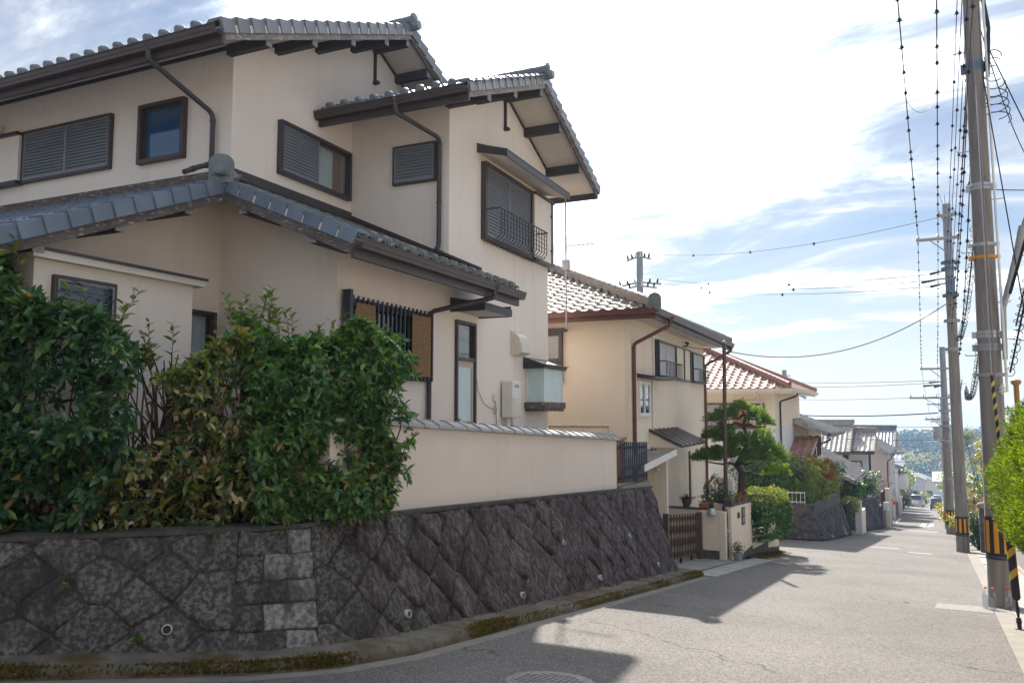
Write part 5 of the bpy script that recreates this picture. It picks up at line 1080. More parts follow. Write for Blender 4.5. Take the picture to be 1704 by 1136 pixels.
# ================================================================== second house: yellow-beige with hipped roof
hb = thing('house', 'yellow-beige two-storey house with a hipped brown tile roof next down the street', 'house', (-7, 18, -1.2), HA)
BXF = -4.7; BY0 = 16.5; BY1 = 24.5; BXB = -12.5; BZ = -1.6; BZT = 3.68
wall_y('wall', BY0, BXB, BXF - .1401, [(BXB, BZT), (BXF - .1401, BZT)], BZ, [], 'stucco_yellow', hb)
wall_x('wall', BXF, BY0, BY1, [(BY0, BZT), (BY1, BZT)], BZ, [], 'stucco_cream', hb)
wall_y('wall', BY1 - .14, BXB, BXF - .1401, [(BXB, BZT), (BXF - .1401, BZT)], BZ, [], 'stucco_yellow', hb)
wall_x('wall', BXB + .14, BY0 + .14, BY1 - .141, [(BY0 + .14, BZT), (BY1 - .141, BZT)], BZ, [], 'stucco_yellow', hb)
# hipped roof: eaves 0.65 out
def hip_roof(root, x0, x1, y0, y1, ze, pitch, mat, singles, soffit='soffit', w=.27, l=.24, facing='camera', cap_r=.085, capmat=None):
    """x0<x1 (x1 = street side), ridge along the longer side"""
    ang = 1 / math.sqrt(1 + pitch * pitch); hw = min(x1 - x0, y1 - y0) / 2; zr_ = ze + pitch * hw
    if (x1 - x0) <= (y1 - y0): A = ((x0 + x1) / 2, y0 + hw); Bq = ((x0 + x1) / 2, y1 - hw)
    else: A = (x0 + hw, (y0 + y1) / 2); Bq = (x1 - hw, (y0 + y1) / 2)
    wide = (x1 - x0) > (y1 - y0)
    m = MB(); z = ze - .10
    c = [(x0, y0, z), (x1, y0, z), (x1, y1, z), (x0, y1, z)]; top = [(x0, y0, ze - .005), (x1, y0, ze - .005), (x1, y1, ze - .005), (x0, y1, ze - .005), (A[0], A[1], zr_ - .02), (Bq[0], Bq[1], zr_ - .02)]
    if wide: F = [(4, 5, 9, 8), (6, 7, 8, 9), (7, 4, 8), (5, 6, 9)]
    else: F = [(4, 5, 8), (5, 6, 9, 8), (6, 7, 9), (7, 4, 8, 9)]
    m.add(c + top, [(0, 1, 2, 3), (0, 1, 5, 4), (1, 2, 6, 5), (2, 3, 7, 6), (3, 0, 4, 7)] + F); roof = m.build('roof', soffit, root)
    Lx = x1 - x0; Ly = y1 - y0
    # camera-facing (-y), street (+x), back (+y), far side (-x)
    n1_ = lambda a, c_: c_ * ang < min(a, Lx - a, hw)
    tile_roof(roof, (x0, y0 - .03, ze + .005), (1, 0, 0), Vector((0, ang, pitch * ang)), Lx, hw / ang, mat, n1_, single=(singles if facing == 'camera' else None), w=w, l=l)
    n2_ = lambda a, c_: c_ * ang < min(a, Ly - a, hw)
    tile_roof(roof, (x1 + .03, y0, ze + .005), (0, 1, 0), Vector((-ang, 0, pitch * ang)), Ly, hw / ang, mat, n2_, single=(singles if facing == 'street' else None), w=w, l=l)
    tile_roof(roof, (x1, y1 + .03, ze + .005), (-1, 0, 0), Vector((0, -ang, pitch * ang)), Lx, hw / ang, mat, n1_, w=w, l=l)
    cm_ = capmat or mat
    P = [Vector((x1, y0, ze + .05)), Vector((x0, y0, ze + .05)), Vector((x1, y1, ze + .05)), Vector((x0, y1, ze + .05))]; AA = Vector((A[0], A[1], zr_ + .04)); BB = Vector((Bq[0], Bq[1], zr_ + .04))
    near, far = (AA, BB)
    if wide: pairs = [(P[0], BB), (P[1], AA), (P[2], BB), (P[3], AA)]
    else: pairs = [(P[0], AA), (P[1], AA), (P[2], BB), (P[3], BB)]
    for a_, b_ in pairs[:3]: ridge(roof, a_, b_, cm_, 2, w=.22, r=cap_r, h=.05)
    if (BB - AA).length > .4: ridge(roof, AA + Vector((0, 0, .05)), BB + Vector((0, 0, .05)), cm_, 3, w=.26, r=cap_r, h=.05)
    return roof, pairs
rb, prs = hip_roof(hb, BXB - .65, BXF + .66, BY0 - .65, BY1 + .9, BZT + .02, .45, 'tile_brown', lambda a, c, i, j: i > 16 and i < 32, w=.27, l=.24)
ridge_end(rb, Vector((BXF + .70, BY0 - .69, BZT + .08)), (1, -1, 0), 'tile_dark', .85)
gutter(hb, (BXB - .65, BY0 - .66, BZT - .09), (BXF + .74, BY0 - .66, BZT - .09), (0, -1, 0), 'rust_pipe', fascia=.12)
gutter(hb, (BXF + .67, BY0 - .60, BZT - .09), (BXF + .67, BY1 + .9, BZT - .09), (1, 0, 0), 'brown_metal', fascia=.12)
downpipe(hb, [(BXF + .74, BY0 + .5, BZT - .16), (BXF + .74, BY0 + .5, BZT - .22), (BXF + .05, BY0 + .08, 3.05), (BXF + .05, BY0 + .08, -1.0)], .04, 'rust_pipe', funnel=.12)
downpipe(hb, [(BXF + .72, BY1 + .7, BZT - .16), (BXF + .70, BY1 + .65, BZT - .22), (BXF + .05, BY1 - .05, 3.0), (BXF + .05, BY1 - .05, -1.2)], .04, 'rust_pipe', funnel=.12)
# camera-side window
xf = yw(-7.5, BY0, 2.27); w = win_frame(hb, xf, 1.26, 1.10, 'brown_metal', .06, .09); pane(w, xf, .06, .64, .06, 1.04, 'glass_brown', .02, 'brown_metal'); pane(w, xf, .63, 1.20, .06, 1.04, 'glass_brown', .04, 'brown_metal')
m = MB(xf); m.box(-.06, 1.36, 1.10, 1.17, 0, .14); m.build('window_cap', 'brown_metal', w)
# street-side upper windows with shutters, panels and rails
def shut_win(y0, wd, z0, h, n=12, mat='shutter_light'):
    xf = xw(BXF, y0, z0); w = win_frame(hb, xf, wd, h, 'dark_metal', .05, .12, name='shuttered_window'); slatted(w, xf, .05, wd / 2, .05, h - .05, mat, n, .05); slatted(w, xf, wd / 2, wd - .05, .05, h - .05, mat, n, .055)
    m = MB(); m.tube([(BXF + .12, y0, z0 + .38), (BXF + .26, y0, z0 + .38), (BXF + .26, y0 + wd, z0 + .38), (BXF + .12, y0 + wd, z0 + .38)], .014, 5); m.tube([(BXF + .12, y0, z0 + .02), (BXF + .26, y0, z0 + .02), (BXF + .26, y0 + wd, z0 + .02), (BXF + .12, y0 + wd, z0 + .02)], .014, 5); ra = m.build('window_rail', 'dark_metal', w)
    for k in range(int(wd / .14)): m = MB(); yy = y0 + .07 + k * .14; m.tube([(BXF + .26, yy, z0 + .02), (BXF + .26, yy, z0 + .38)], .008, 4); m.build('baluster', 'dark_metal', ra)
shut_win(18.55, 1.85, 2.42, .88); shut_win(22.45, 1.65, 2.42, .86)
for (ya, yb) in ((20.45, 21.3), (21.35, 22.1)):
    xf = xw(BXF, ya, 2.46); m = MB(xf); m.box(0, yb - ya, 0, .80, 0, .09); p_ = m.build('shutter_box', 'stucco_cream', hb); m = MB(xf); m.box(yb - ya + .002, yb - ya + .06, -.04, .84, 0, .12); m.box(0, yb - ya, -.04, -.001, 0, .12); m.box(0, yb - ya, .801, .84, 0, .12); m.build('panel_trim', 'dark_metal', p_)
xf = xw(BXF, 18.28, 2.4); m = MB(xf); m.box(0, .07, 0, 1.0, 0, .05); m.box(.0701, 1.2, .93, 1.0, 0, .05); m.build('conduit', 'plastic_white', hb)
m = MB(); m.box(BXF, BXF + .42, 16.95, 18.9, 2.34, 2.37); m.ext([(BXF, 16.95, 2.44), (BXF, 16.95, 2.371), (BXF + .42, 16.95, 2.371)], (0, 1.95, 0)); m.build('window_hood', 'brown_metal', hb)
xf = xw(BXF, 16.98, 1.5); w = win_frame(hb, xf, .92, .78, 'plastic_white', .05, .06); pane(w, xf, .05, .47, .05, .73, 'glass_dark', .02, 'plastic_white'); pane(w, xf, .46, .87, .05, .73, 'glass_dark', .035, 'plastic_white')
m = MB(); m.tube([(BXF + .03, 18.2, 2.4), (BXF + .03, 18.2, -.9)], .022, 6); m.build('conduit', 'plastic_white', hb)
xf = xw(BXF, 22.1, -.9); m = MB(xf); m.box(0, .16, 0, 1.42, 0, .03); m.build('slit_window', 'gate_wood', hb)
for k in range(3):
    m = MB(); y = 21.6 + .12 * k; m.tube([(BXF, y, 3.38), (BXF + .10, y, 3.38), (BXF + .10, y, 3.46)], .012, 5); m.blob((BXF + .10, y, 3.47), .035); m.build('cable_insulator', 'rubber', hb)
# entrance canopy with metal sheet roof, porch slab
m = MB(); m.ext([(BXF, 17.9, 1.20), (BXF, 17.9, 1.155), (BXF + .75, 17.9, .80), (BXF + .75, 17.9, .85)], (0, 2.7, 0)); cn = m.build('entrance_canopy', 'brown_metal', hb)
for k in range(7):
    m = MB(); y = 17.9 + k * .45; m.ext([(BXF, y, 1.225), (BXF, y, 1.201), (BXF + .76, y, .851), (BXF + .76, y, .875)], (0, .025, 0)); m.build('seam', 'brown_metal', cn)
m = MB(); m.ext([(BXF + .002, 17.95, 1.15), (BXF + .002, 17.95, .80), (BXF + .70, 17.95, .80)], (0, .06, 0)); m.build('canopy_cheek', 'stucco_cream', cn); m = MB(); m.ext([(BXF + .002, 20.5, 1.15), (BXF + .002, 20.5, .80), (BXF + .70, 20.5, .80)], (0, .06, 0)); m.build('canopy_cheek', 'stucco_cream', cn)
m = MB(); m.ext([(BXF + .001, 14.95, .50), (BXF + .68, 14.95, .50), (BXF + .68, 17.6, .68), (BXF + .001, 17.6, .68)], (0, 0, .06)); pc = m.build('porch_canopy', 'concrete', hb); m = MB(); m.ext([(BXF + .681, 14.93, .47), (BXF + .70, 14.93, .47), (BXF + .70, 17.62, .65), (BXF + .681, 17.62, .65)], (0, 0, .13)); m.build('canopy_edge', 'plastic_white', pc)
m = MB(); m.box(BXF + .001, BXF + .5, 17.45, 17.6, BZ, .62); m.build('porch_wall', 'stucco_cream', hb); m = MB(); m.box(BXF, BXF + .02, 17.7, 18.5, -1.0, .75); m.build('porch_door', 'gate_wood', hb)
m = MB(); m.lathe((BXF + .3, 17.44, .35), [(.06, 0), (.06, .03), (.02, .05)], 10, axis=(0, -1, 0)); m.build('porch_lamp', 'ceramic', hb)
m = MB(); m.tube([(BXB, BY0 - .02, 1.3), (BXF - .5, BY0 - .02, 1.3), (BXF - .5, BY0 - .02, .2)], .015, 5); m.build('conduit', 'plastic_cream', hb)
# ---- lots, forecourt, drain lids
slab('forecourt', [(-9, 14.95), (-4.85, 14.92), (-4.3, 14.4), (-4.12, 15.2), (-4.0, 18.2), (-9, 18.2)], lambda y: zr(y) + .05, -4, 'concrete')
slab('garden_ground', [(-16, 18.55), (-4.35, 18.55), (-4.02, 21.9), (-5.2, 23.6), (-16, 25)], lambda y: -1.25, -5, 'dirt')
ld = MB(); ld.add([(-4.12, 14.5, zr(14.5) - .2), (-3.68, 14.5, zr(14.5) - .2), (-3.55, 22.2, zr(22.2) - .2), (-3.95, 22.2, zr(22.2) - .2)], [(0, 1, 2, 3)]); dc = ld.build('drain_channel', 'concrete_dark'); put(dc, kind='structure')
for k in range(8):
    y = 14.72 + k * .58; m = MB(); x = -4.08 + (y - 14.7) * .035; dz = rnd.uniform(0, .008)
    m.ext([(x, y, zr(y) + .03 + dz), (x + .42, y, zr(y) + .022 + dz), (x + .44, y + .565, zr(y + .565) + .022 + dz), (x + .02, y + .565, zr(y + .565) + .03 + dz)], (0, 0, -.06)); m.build('drain_lid', 'lid_concrete', dc)
o = tufts('moss', [(-3.98 + rnd.uniform(-.1, .25), rnd.uniform(19.5, 22.3), 0) for _ in range(10)], [(.1, .1, .02)], .02, kind='stuff'); bpy.data.objects.remove(o)
mp_ = []
for k in range(2600): x = rnd.uniform(-4.15, -3.65); y = rnd.uniform(19.4, 22.2); mp_.append((x, y, zr(y) + .03 + .10 * max(0, -3.7 - x)))
m = MB(); m.add([(-4.25, 19.3, zr(19.3) + .08), (-3.62, 19.3, zr(19.3) + .008), (-3.5, 22.3, zr(22.3) + .008), (-3.95, 22.3, zr(22.3) + .08)], [(0, 1, 2, 3)]); put(m.build('mossy_bank', 'moss'), kind='structure')
tufts('moss', mp_, [(.10, .095, .02), (.075, .08, .02), (.12, .085, .03)], .03, label='moss and low weeds at the foot of the hedge wall', cat='moss')
# ---- front wall of the second house
fw = thing('garden_wall', 'low beige front wall with letter box and flower pots in front of the pine', 'wall', (-4.1, 20, -1.7))
P0 = (-4.18, 18.35); P1 = (-4.06, 19.95); P2 = (-3.84, 22.25)
m = MB(); m.ext([(P0[0], P0[1], -2.0), (P1[0], P1[1], -2.05), (P1[0] - .16, P1[1], -2.05), (P0[0] - .16, P0[1], -2.0)], (0, 0, 1.48)); m.v = [(a, b, min(c, -.53) if c > -1 else c) for a, b, c in m.v]; m.build('gate_pier', 'stucco_yellow', fw)
m = MB(); m.ext([(P0[0] + .02, P0[1] - .02, -.529), (P1[0] + .02, P1[1], -.529), (P1[0] - .18, P1[1], -.529), (P0[0] - .18, P0[1] - .02, -.529)], (0, 0, .04)); m.build('coping', 'concrete_dark', fw)
m = MB(); m.ext([(P1[0], P1[1] + .001, -2.2), (P2[0], P2[1], -2.3), (P2[0] - .16, P2[1], -2.3), (P1[0] - .16, P1[1] + .001, -2.2)], (0, 0, .95)); m.build('planter_wall', 'stucco_yellow', fw)
m = MB(); m.ext([(P0[0] + .012, P0[1], -1.75), (P0[0] + .012, P0[1], -2.0), (P2[0] + .012, P2[1], -2.3), (P2[0] + .012, P2[1], -1.93), (-3.935, 21.3, -1.83), (-3.935, 21.3, -1.68), (-4.05, 19.95, -1.68), (-4.05, 19.95, -1.58)], (.004, 0, 0)); m.build('plinth', 'concrete_dark', fw)
m = MB(); m.box(-7.6, -4.75, 18.42, 18.55, -2, -.63); m.build('side_wall', 'stucco_yellow', fw); m = MB(); m.box(-7.6, -4.74, 18.39, 18.58, -.629, -.60); m.build('side_coping', 'concrete_dark', fw)
m = MB(); m.box(-4.78, -4.36, 17.95, 18.07, -2, -.60); m.build('gate_wing', 'stucco_yellow', fw); m = MB(); m.box(-4.359, -4.22, 17.94, 18.08, -2, -.60); m.build('gate_wing_end', 'stucco_cream', fw)
m = MB(); m.box(-4.77, -4.361, 17.935, 17.949, -2, -1.45); m.build('plinth', 'concrete_dark', fw)
m = MB(); m.box(-4.62, -4.20, 18.56, 18.68, -2, -.48); m.build('pier_return', 'stucco_yellow', fw)
xfp = frame_xf((P0[0] + .001, P0[1], 0), (Vector((*P1, 0)) - Vector((*P0, 0))).normalized(), Vector((1, -.075, 0)).normalized())
m = MB(xfp); m.box(.78, 1.02, -1.02, -.62, 0, .02); lb = m.build('name_plate', 'gate_wood', fw); m = MB(xfp); m.box(.83, .97, -.97, -.84, .0201, .026); m.box(.84, .96, -.80, -.66, .0201, .026); m.build('plate_insert', 'lid_concrete', lb)
m = MB(xfp); m.box(.46, .58, -.83, -.70, 0, .03); m.build('intercom', 'gate_wood', fw, bevel=.005)
m = MB(); m.lathe((-4.5, 17.9, -.66), [(.03, 0), (.07, .01), (.11, .05), (.09, .10), (.03, .13)], 12, axis=(0, -.6, 1)); m.build('gate_lamp', 'steel', fw, smooth=True)
# black gate
bg_ = thing('garden_gate', 'narrow black metal garden gate beside the letter box pier', 'gate', (-4.2, 18.3, -1.7))
m = MB(); m.box(-4.30, -4.262, 18.10, 18.34, -1.68, -.58); m.box(-4.262, -4.24, 18.13, 18.31, -1.6, -.68); m.build('leaf_panel', 'navy_iron', bg_); m = MB(); m.box(-4.31, -4.25, 18.085, 18.0995, -1.7, -.50); m.build('gate_post', 'black_iron', bg_); m = MB(); m.blob((-4.215, 18.16, -1.05), .035); m.box(-4.24, -4.235, 18.13, 18.19, -1.15, -.98); m.build('gate_handle', 'steel', bg_)
# folding gate
fg = thing('folding_gate', 'brown folding trellis driveway gate between stone wall end and beige wing wall', 'gate', (-4.7, 16.6, -1.55))
def gz(y): return zr(y) + .06
m = MB(); m.box(-4.80, -4.70, 15.28, 15.40, gz(15.3), gz(15.3) + 1.0); m.build('end_post', 'gate_wood', fg)
m = MB(); m.box(-4.80, -4.70, 17.72, 17.84, gz(17.8), gz(17.8) + 1.0); m.build('end_post', 'gate_wood', fg)
for k in range(12):
    y = 15.45 + k * 2.22 / 11; m = MB(); m.box(-4.765, -4.735, y - .014, y + .014, gz(y) + .10, gz(y) + .98); m.build('upright', 'gate_wood', fg)
    if k < 11:
        yn = y + 2.22 / 11
        for q, (a, b) in enumerate(((.16, .42), (.42, .16), (.42, .68), (.68, .42), (.68, .92), (.92, .68))):
            m = MB(); xq = -4.78 if q % 2 else -4.722; m.beam((xq, y, gz(y) + a), (xq, yn, gz(yn) + b), .012, .022, up=(1, 0, 0)); m.build('cross_strip', 'gate_wood', fg)
for y in (15.45, 16.3, 17.1): m = MB(); m.lathe((-4.75 - .02, y, gz(y) + .05), [(.05, 0), (.05, .04)], 10, axis=(1, 0, 0)); m.build('caster', 'rubber', fg)
# navy railing and timber trellis above the end of the stone wall
nf0 = thing('railing_fence', 'dark navy railing fence at the far end of the garden wall', 'fence', (-5.05, 14.3, .3))
m = MB(); m.beam((-5.05, 13.56, .42), (-5.05, 15.05, .38), .03, .05); m.beam((-5.05, 13.56, .96), (-5.05, 15.05, .92), .03, .05); m.build('rail', 'navy_iron', nf0)
for k in range(15): y = 13.6 + k * 1.42 / 14; m = MB(); m.box(-5.03, -5.01, y - .014, y + .014, .33 - .03 * (y - 13.6), 1.06 - .03 * (y - 13.6)); m.build('bar', 'navy_iron', nf0)
m = MB(); m.box(-5.15, -4.97, 13.55, 15.1, -.1, .27); m.build('block_base', 'concrete', nf0)
tr = thing('timber_trellis', 'orange-brown timber trellis showing behind the navy railing', 'trellis', (-5.4, 14.2, .3))
for k in range(16): y = 13.58 + k * 1.2 / 15; m = MB(); m.box(-5.42, -5.39, y, y + .03, .25, 1.10); m.build('trellis_slat', 'timber' if k % 3 else 'bamboo', tr)
m = MB(); [m.box(-5.38, -5.36, 13.55, 14.85, z, z + .05) for z in (.30, 1.06, .98)]; m.build('trellis_rail', 'timber', tr)
# ---- clipped hedge, pine, meter pole, pots
def leaf_box(root, c, half, ns, k, lsize, cols, wts, lw=.5, seed=0., mat='leaf', rough_=.06, top=None, tmpl=LEAF_S, tf=LFS, rot=0.0, name='foliage', pw=3.2):
    """clipped or rounded mass: leaves on a super-ellipsoid shell"""
    d = nrm(nrng.normal(0, 1, (ns, 3))); q = (np.abs(d) ** pw).sum(1) ** (-1 / pw); P = d * q[:, None] * (1 - np.abs(nrng.normal(0, .07, (ns, 1)))); A = d.copy()
    P = P * np.array(half); cs, sn = math.cos(rot), math.sin(rot); P = np.stack([P[:, 0] * cs - P[:, 1] * sn, P[:, 0] * sn + P[:, 1] * cs, P[:, 2]], 1) + np.array(c); P += d * (nfield(P, 3.0 / max(half), seed) * rough_ * 3)[:, None]
    LP, LD = sprigs(P, A + nrng.normal(0, .35, A.shape), k, lsize); n = len(LP); C_ = pick(cols, n, wts)
    if top is not None:
        tm = (np.tile(d[:, 2], k) > .45) & (nrng.random(n) < .8); C_[tm] = pick(top, int(tm.sum()))
    return leaf_mesh(name, LP, LD, lsize * nrng.uniform(.6, 1.2, n), lw, C_, mat, root, tmpl, tf)
def core_blob(root, c, half, mat='bark', name='branches', rot=0.0): 
    m = MB()
    for k in range(14):
        d = Vector((rnd.gauss(0, 1), rnd.gauss(0, 1), rnd.gauss(0, 1) + .2)).normalized(); e = Vector((d.x * half[0] * .85, d.y * half[1] * .85, d.z * half[2] * .85)); ce, se = math.cos(rot), math.sin(rot)
        m.tube([Vector(c) - Vector((0, 0, half[2] * .95)), Vector(c) + Vector((e.x * ce - e.y * se, e.x * se + e.y * ce, e.z)) * .5, Vector(c) + Vector((e.x * ce - e.y * se, e.x * se + e.y * ce, e.z))], [.018, .012, .004], 4, cap=False)
    return m.build(name, mat, root, fix=False)
ch = thing('clipped_hedge', 'boxy clipped green hedge with yellow-green top spilling over the front wall', 'hedge', (-3.95, 21.1, -1.4))
leaf_box(ch, (-3.95, 21.15, -.98), (.42, 1.22, .56), 3300, 6, .062, [(.05, .11, .03), (.03, .075, .028), (.09, .16, .03)], [.4, .4, .2], top=[(.20, .23, .04), (.27, .27, .05), (.12, .19, .04)], pw=8, rot=-.09, mat='leaf_matte'); core_blob(ch, (-3.95, 21.15, -.98), (.42, 1.2, .55))
pn = thing('pine_tree', 'cloud-pruned black pine with layered needle pads behind the low front wall', 'tree', (-4.55, 21.0, -1.25))
pads = [((-4.44, 21.0, 1.66), .24, .13), ((-4.85, 21.1, 1.48), .26, .14), ((-5.12, 21.0, 1.38), .24, .13), ((-4.02, 20.9, 1.46), .22, .13), ((-3.86, 21.0, 1.28), .2, .12), ((-5.18, 20.9, .93), .27, .13), ((-4.75, 20.7, .88), .28, .15), ((-4.42, 20.8, .75), .38, .19), ((-3.98, 20.9, .83), .26, .15), ((-5.42, 21.1, .36), .33, .15), ((-5.05, 20.8, .46), .3, .15), ((-4.7, 20.6, .52), .28, .14), ((-3.72, 20.9, .47), .34, .22), ((-4.1, 20.7, .42), .30, .16), ((-3.66, 21.2, .05), .28, .16), ((-4.0, 21.3, 1.0), .2, .1), ((-4.95, 21.3, 1.1), .22, .1)]
trunk = [(-4.5, 21.0, -1.3), (-4.52, 21.0, -.5), (-4.48, 21.0, .05), (-4.62, 21.05, .22), (-4.42, 20.98, .55), (-4.3, 21.0, .9), (-4.42, 21.0, 1.25), (-4.35, 21, 1.5), (-4.44, 21.0, 1.62)]
m = MB(); m.tube(trunk, [.11, .10, .095, .085, .07, .055, .045, .035, .02], 8); m.build('trunk', 'bark', pn, smooth=True)
m = MB()
for (c, r, h) in pads[1:]:
    c = Vector(c); t0 = min((Vector(p) for p in trunk[2:]), key=lambda p: abs(p.z - (c.z - .05)) + rnd.random() * .1); md = t0.lerp(c, .5) + Vector((rnd.gauss(0, .06), rnd.gauss(0, .06), -.05)); m.tube([t0, t0.lerp(md, .6) + Vector((0, 0, .05)), md, c - Vector((0, 0, h * .5))], [.045, .036, .028, .012], 6)
m.build('limb', 'bark', pn, smooth=True)
NP = []; ND = []
for (c, r, h) in pads:
    r *= 1.12; h *= 1.5
    n = int(340 * (r / .28) ** 2); d = nrm(nrng.normal(0, 1, (n, 3))); d[:, 2] = np.abs(d[:, 2]) * 1.25 - .25; rad = nrng.uniform(.35, 1.08, (n, 1)) ** .6; p = np.array(c) + d * np.array([r, r, h]) * rad; p += (nfield(p, 7.0) * .13)[:, None] * d; dirn = d * np.array([.7, .7, .5]) + np.array([0, 0, .8])
    for q in range(5): NP.append(p); ND.append(dirn + nrng.normal(0, .42, (n, 3)))
NP = np.concatenate(NP); ND = np.concatenate(ND); leaf_mesh('needle_pad', NP, ND, .105 * nrng.uniform(.6, 1.25, len(NP)), .11, pick([(.17, .27, .065), (.09, .17, .055), (.31, .38, .08)], len(NP), [.45, .3, .25]), 'leaf_matte', pn, LEAF_S, LFS)
mpole = thing('service_pole', 'slender brown service pole with white meter box in front of the pine', 'pole', (-4.68, 20.0, -1.25))
m = MB(); m.tube([(-4.68, 20, -1.3), (-4.66, 20, 1.0), (-4.63, 20, 3.3)], [.055, .05, .045], 10); m.build('shaft', 'gate_wood', mpole, smooth=True); m = MB(); m.box(-4.86, -4.50, 20.06, 20.2, -.34, -.03); m.build('meter_box', 'plastic_white', mpole, bevel=.01); m = MB(); m.blob((-4.63, 20, 3.33), (.06, .06, .05)); m.build('cap', 'steel_paint', mpole)
def pot_plant(label, c, r, h, mat, cols, ph, name='potted_plant', flowers=None, n=160, ls=.07, trough=False):
    t = thing(name, label, 'plant', c); m = MB(); c = Vector(c)
    if trough: m.ext([(c.x - r * .8, c.y - r * 1.6, c.z), (c.x + r * .8, c.y - r * 1.6, c.z), (c.x + r * .8, c.y + r * 1.6, c.z), (c.x - r * .8, c.y + r * 1.6, c.z)], (0, 0, h)); m.build('pot', mat, t, bevel=.01)
    else: m.lathe(c, [(r * .68, 0), (r * .95, h * .8), (r * 1.06, h * .82), (r * 1.06, h), (r * .9, h), (r * .85, h * .9), (.01, h * .9)], 14); m.build('pot', mat, t, smooth=True)
    P = np.array(c) + np.array([0, 0, h]) + nrng.normal(0, 1, (n, 3)) * np.array([r * .55, r * (.55 if not trough else 1.0), ph * .28]); P[:, 2] = np.maximum(P[:, 2], c.z + h * .9) + ph * .25
    leaf_mesh('foliage', P, (P - np.array(c)) * np.array([1, 1, .5]) + nrng.normal(0, .12, (n, 3)), ls * nrng.uniform(.6, 1.2, n), .55, pick(cols, n), 'leaf', t)
    m = MB(); [m.tube([c + Vector((0, 0, h * .85)), c + Vector((rnd.gauss(0, r * .4), rnd.gauss(0, r * .4), h + ph * .6))], .004, 4, cap=False) for _ in range(9)]; m.build('stem', 'bark_brown', t, fix=False)
    if flowers:
        k = n // 3; Pf = np.array(c) + np.array([0, 0, h + ph * .55]) + nrng.normal(0, 1, (k, 3)) * np.array([r * .5, r * .5, ph * .2]); leaf_mesh('flowers', Pf, nrng.normal(0, 1, (k, 3)), .04, .9, pick(flowers, k), 'leaf_matte', t)
    return t
pg = 'pots on the front wall'
pot_plant('terracotta pot of dark red leaves on the low side wall', (-5.23, 18.48, -.6), .11, .17, 'pot_dark', [(.16, .03, .035), (.12, .035, .03)], .12, n=240, ls=.05)
pot_plant('orange trough pot on the side wall behind the gate lamp', (-4.82, 18.48, -.6), .10, .12, 'terracotta', [(.07, .13, .03), (.3, .2, .03)], .06, n=70, ls=.04, trough=True)
pot_plant('spreading green bonsai in a brown bowl on the pier return wall', (-4.45, 18.62, -.48), .15, .07, 'pot_dark', [(.05, .10, .03), (.035, .08, .03)], .34, n=420, ls=.05)
pot_plant('dark trough of yellow-green plants on the pier coping', (-4.27, 18.6, -.49), .12, .11, 'pot_dark', [(.09, .14, .03), (.2, .2, .04)], .08, n=120, ls=.045, trough=True)
pot_plant('small clay pot with yellow flowers on the pier coping', (-4.22, 19.2, -.49), .085, .10, 'terracotta', [(.08, .14, .03)], .10, flowers=[(.5, .36, .03)], n=110, ls=.045)
pot_plant('clay pot with red leaves on the pier coping nearest the clipped hedge', (-4.18, 19.65, -.49), .09, .11, 'terracotta', [(.26, .05, .03), (.2, .08, .03)], .16, n=160, ls=.05)
pot_plant('white planter with pink flowers standing at the black gate', (-4.02, 18.2, zr(18.2) + .04), .12, .17, 'lid_concrete', [(.14, .22, .04), (.3, .32, .06)], .26, flowers=[(.42, .10, .18), (.5, .22, .28)], n=130, ls=.06)
yb = thing('garden_bush', 'rounded dark bush beside the meter pole under the pine', 'bush', (-4.9, 20.3, -1.2)); leaf_box(yb, (-4.95, 20.35, -.55), (.33, .33, .5), 600, 6, .06, [(.05, .10, .03), (.08, .13, .03)], [.6, .4], top=[(.3, .24, .04), (.16, .19, .03)]); core_blob(yb, (-4.95, 20.35, -.55), (.3, .3, .5))
# ================================================================== beyond the side street
r2 = thing('stone_retaining_wall', 'dark battered stone retaining wall on the corner beyond the side street', 'stone wall', (-3.8, 30, -2.7))
stone_wall(r2, [(-14, 27.6), (-5.0, 28.55), (-3.75, 28.75), (-3.5, 29.1), (-3.15, 34.3)], [(-14, 28.0), (-5.1, 29.0), (-4.0, 29.15), (-3.85, 29.4), (-3.5, 34.1)], lambda y: -1.92, lambda y: zr(y) + .03, lambda s, h, rg: 'stone_far' if rg.random() > .04 else 'stone_pale', size=.36, proud=.02, seed=9)
m = MB(); m.ext([(-14, 28.02, -1.93), (-5.1, 29.02, -1.93), (-4.01, 29.17, -1.93), (-3.86, 29.42, -1.93), (-3.51, 34.1, -1.93), (-3.7, 34.1, -1.93), (-4.03, 29.55, -1.93), (-5.1, 29.22, -1.93), (-14, 28.22, -1.93)], (0, 0, .36)); m.build('block_course', 'concrete_dark', r2)
slab('garden_ground', [(-22, 27.8), (-5.1, 29.3), (-4.15, 29.6), (-3.8, 34.1), (-3.95, 36), (-4.1, 40), (-22, 40)], lambda y: -1.72, -6, 'dirt')
wf = thing('white_fence', 'low white rail fence above the corner stone wall', 'fence', (-4.6, 29.3, -1.6))
m = MB(); [m.beam((-6.2, 29.1, z), (-4.15, 29.32, z), .03, .035) for z in (-1.50, -1.18)]; m.build('rail', 'plastic_white', wf)
for k in range(16): m = MB(); u = k / 15; m.tube([(-6.2 + 2.05 * u, 29.1 + .22 * u, -1.62), (-6.2 + 2.05 * u, 29.1 + .22 * u, -1.15)], .012, 5); m.build('picket', 'plastic_white', wf)
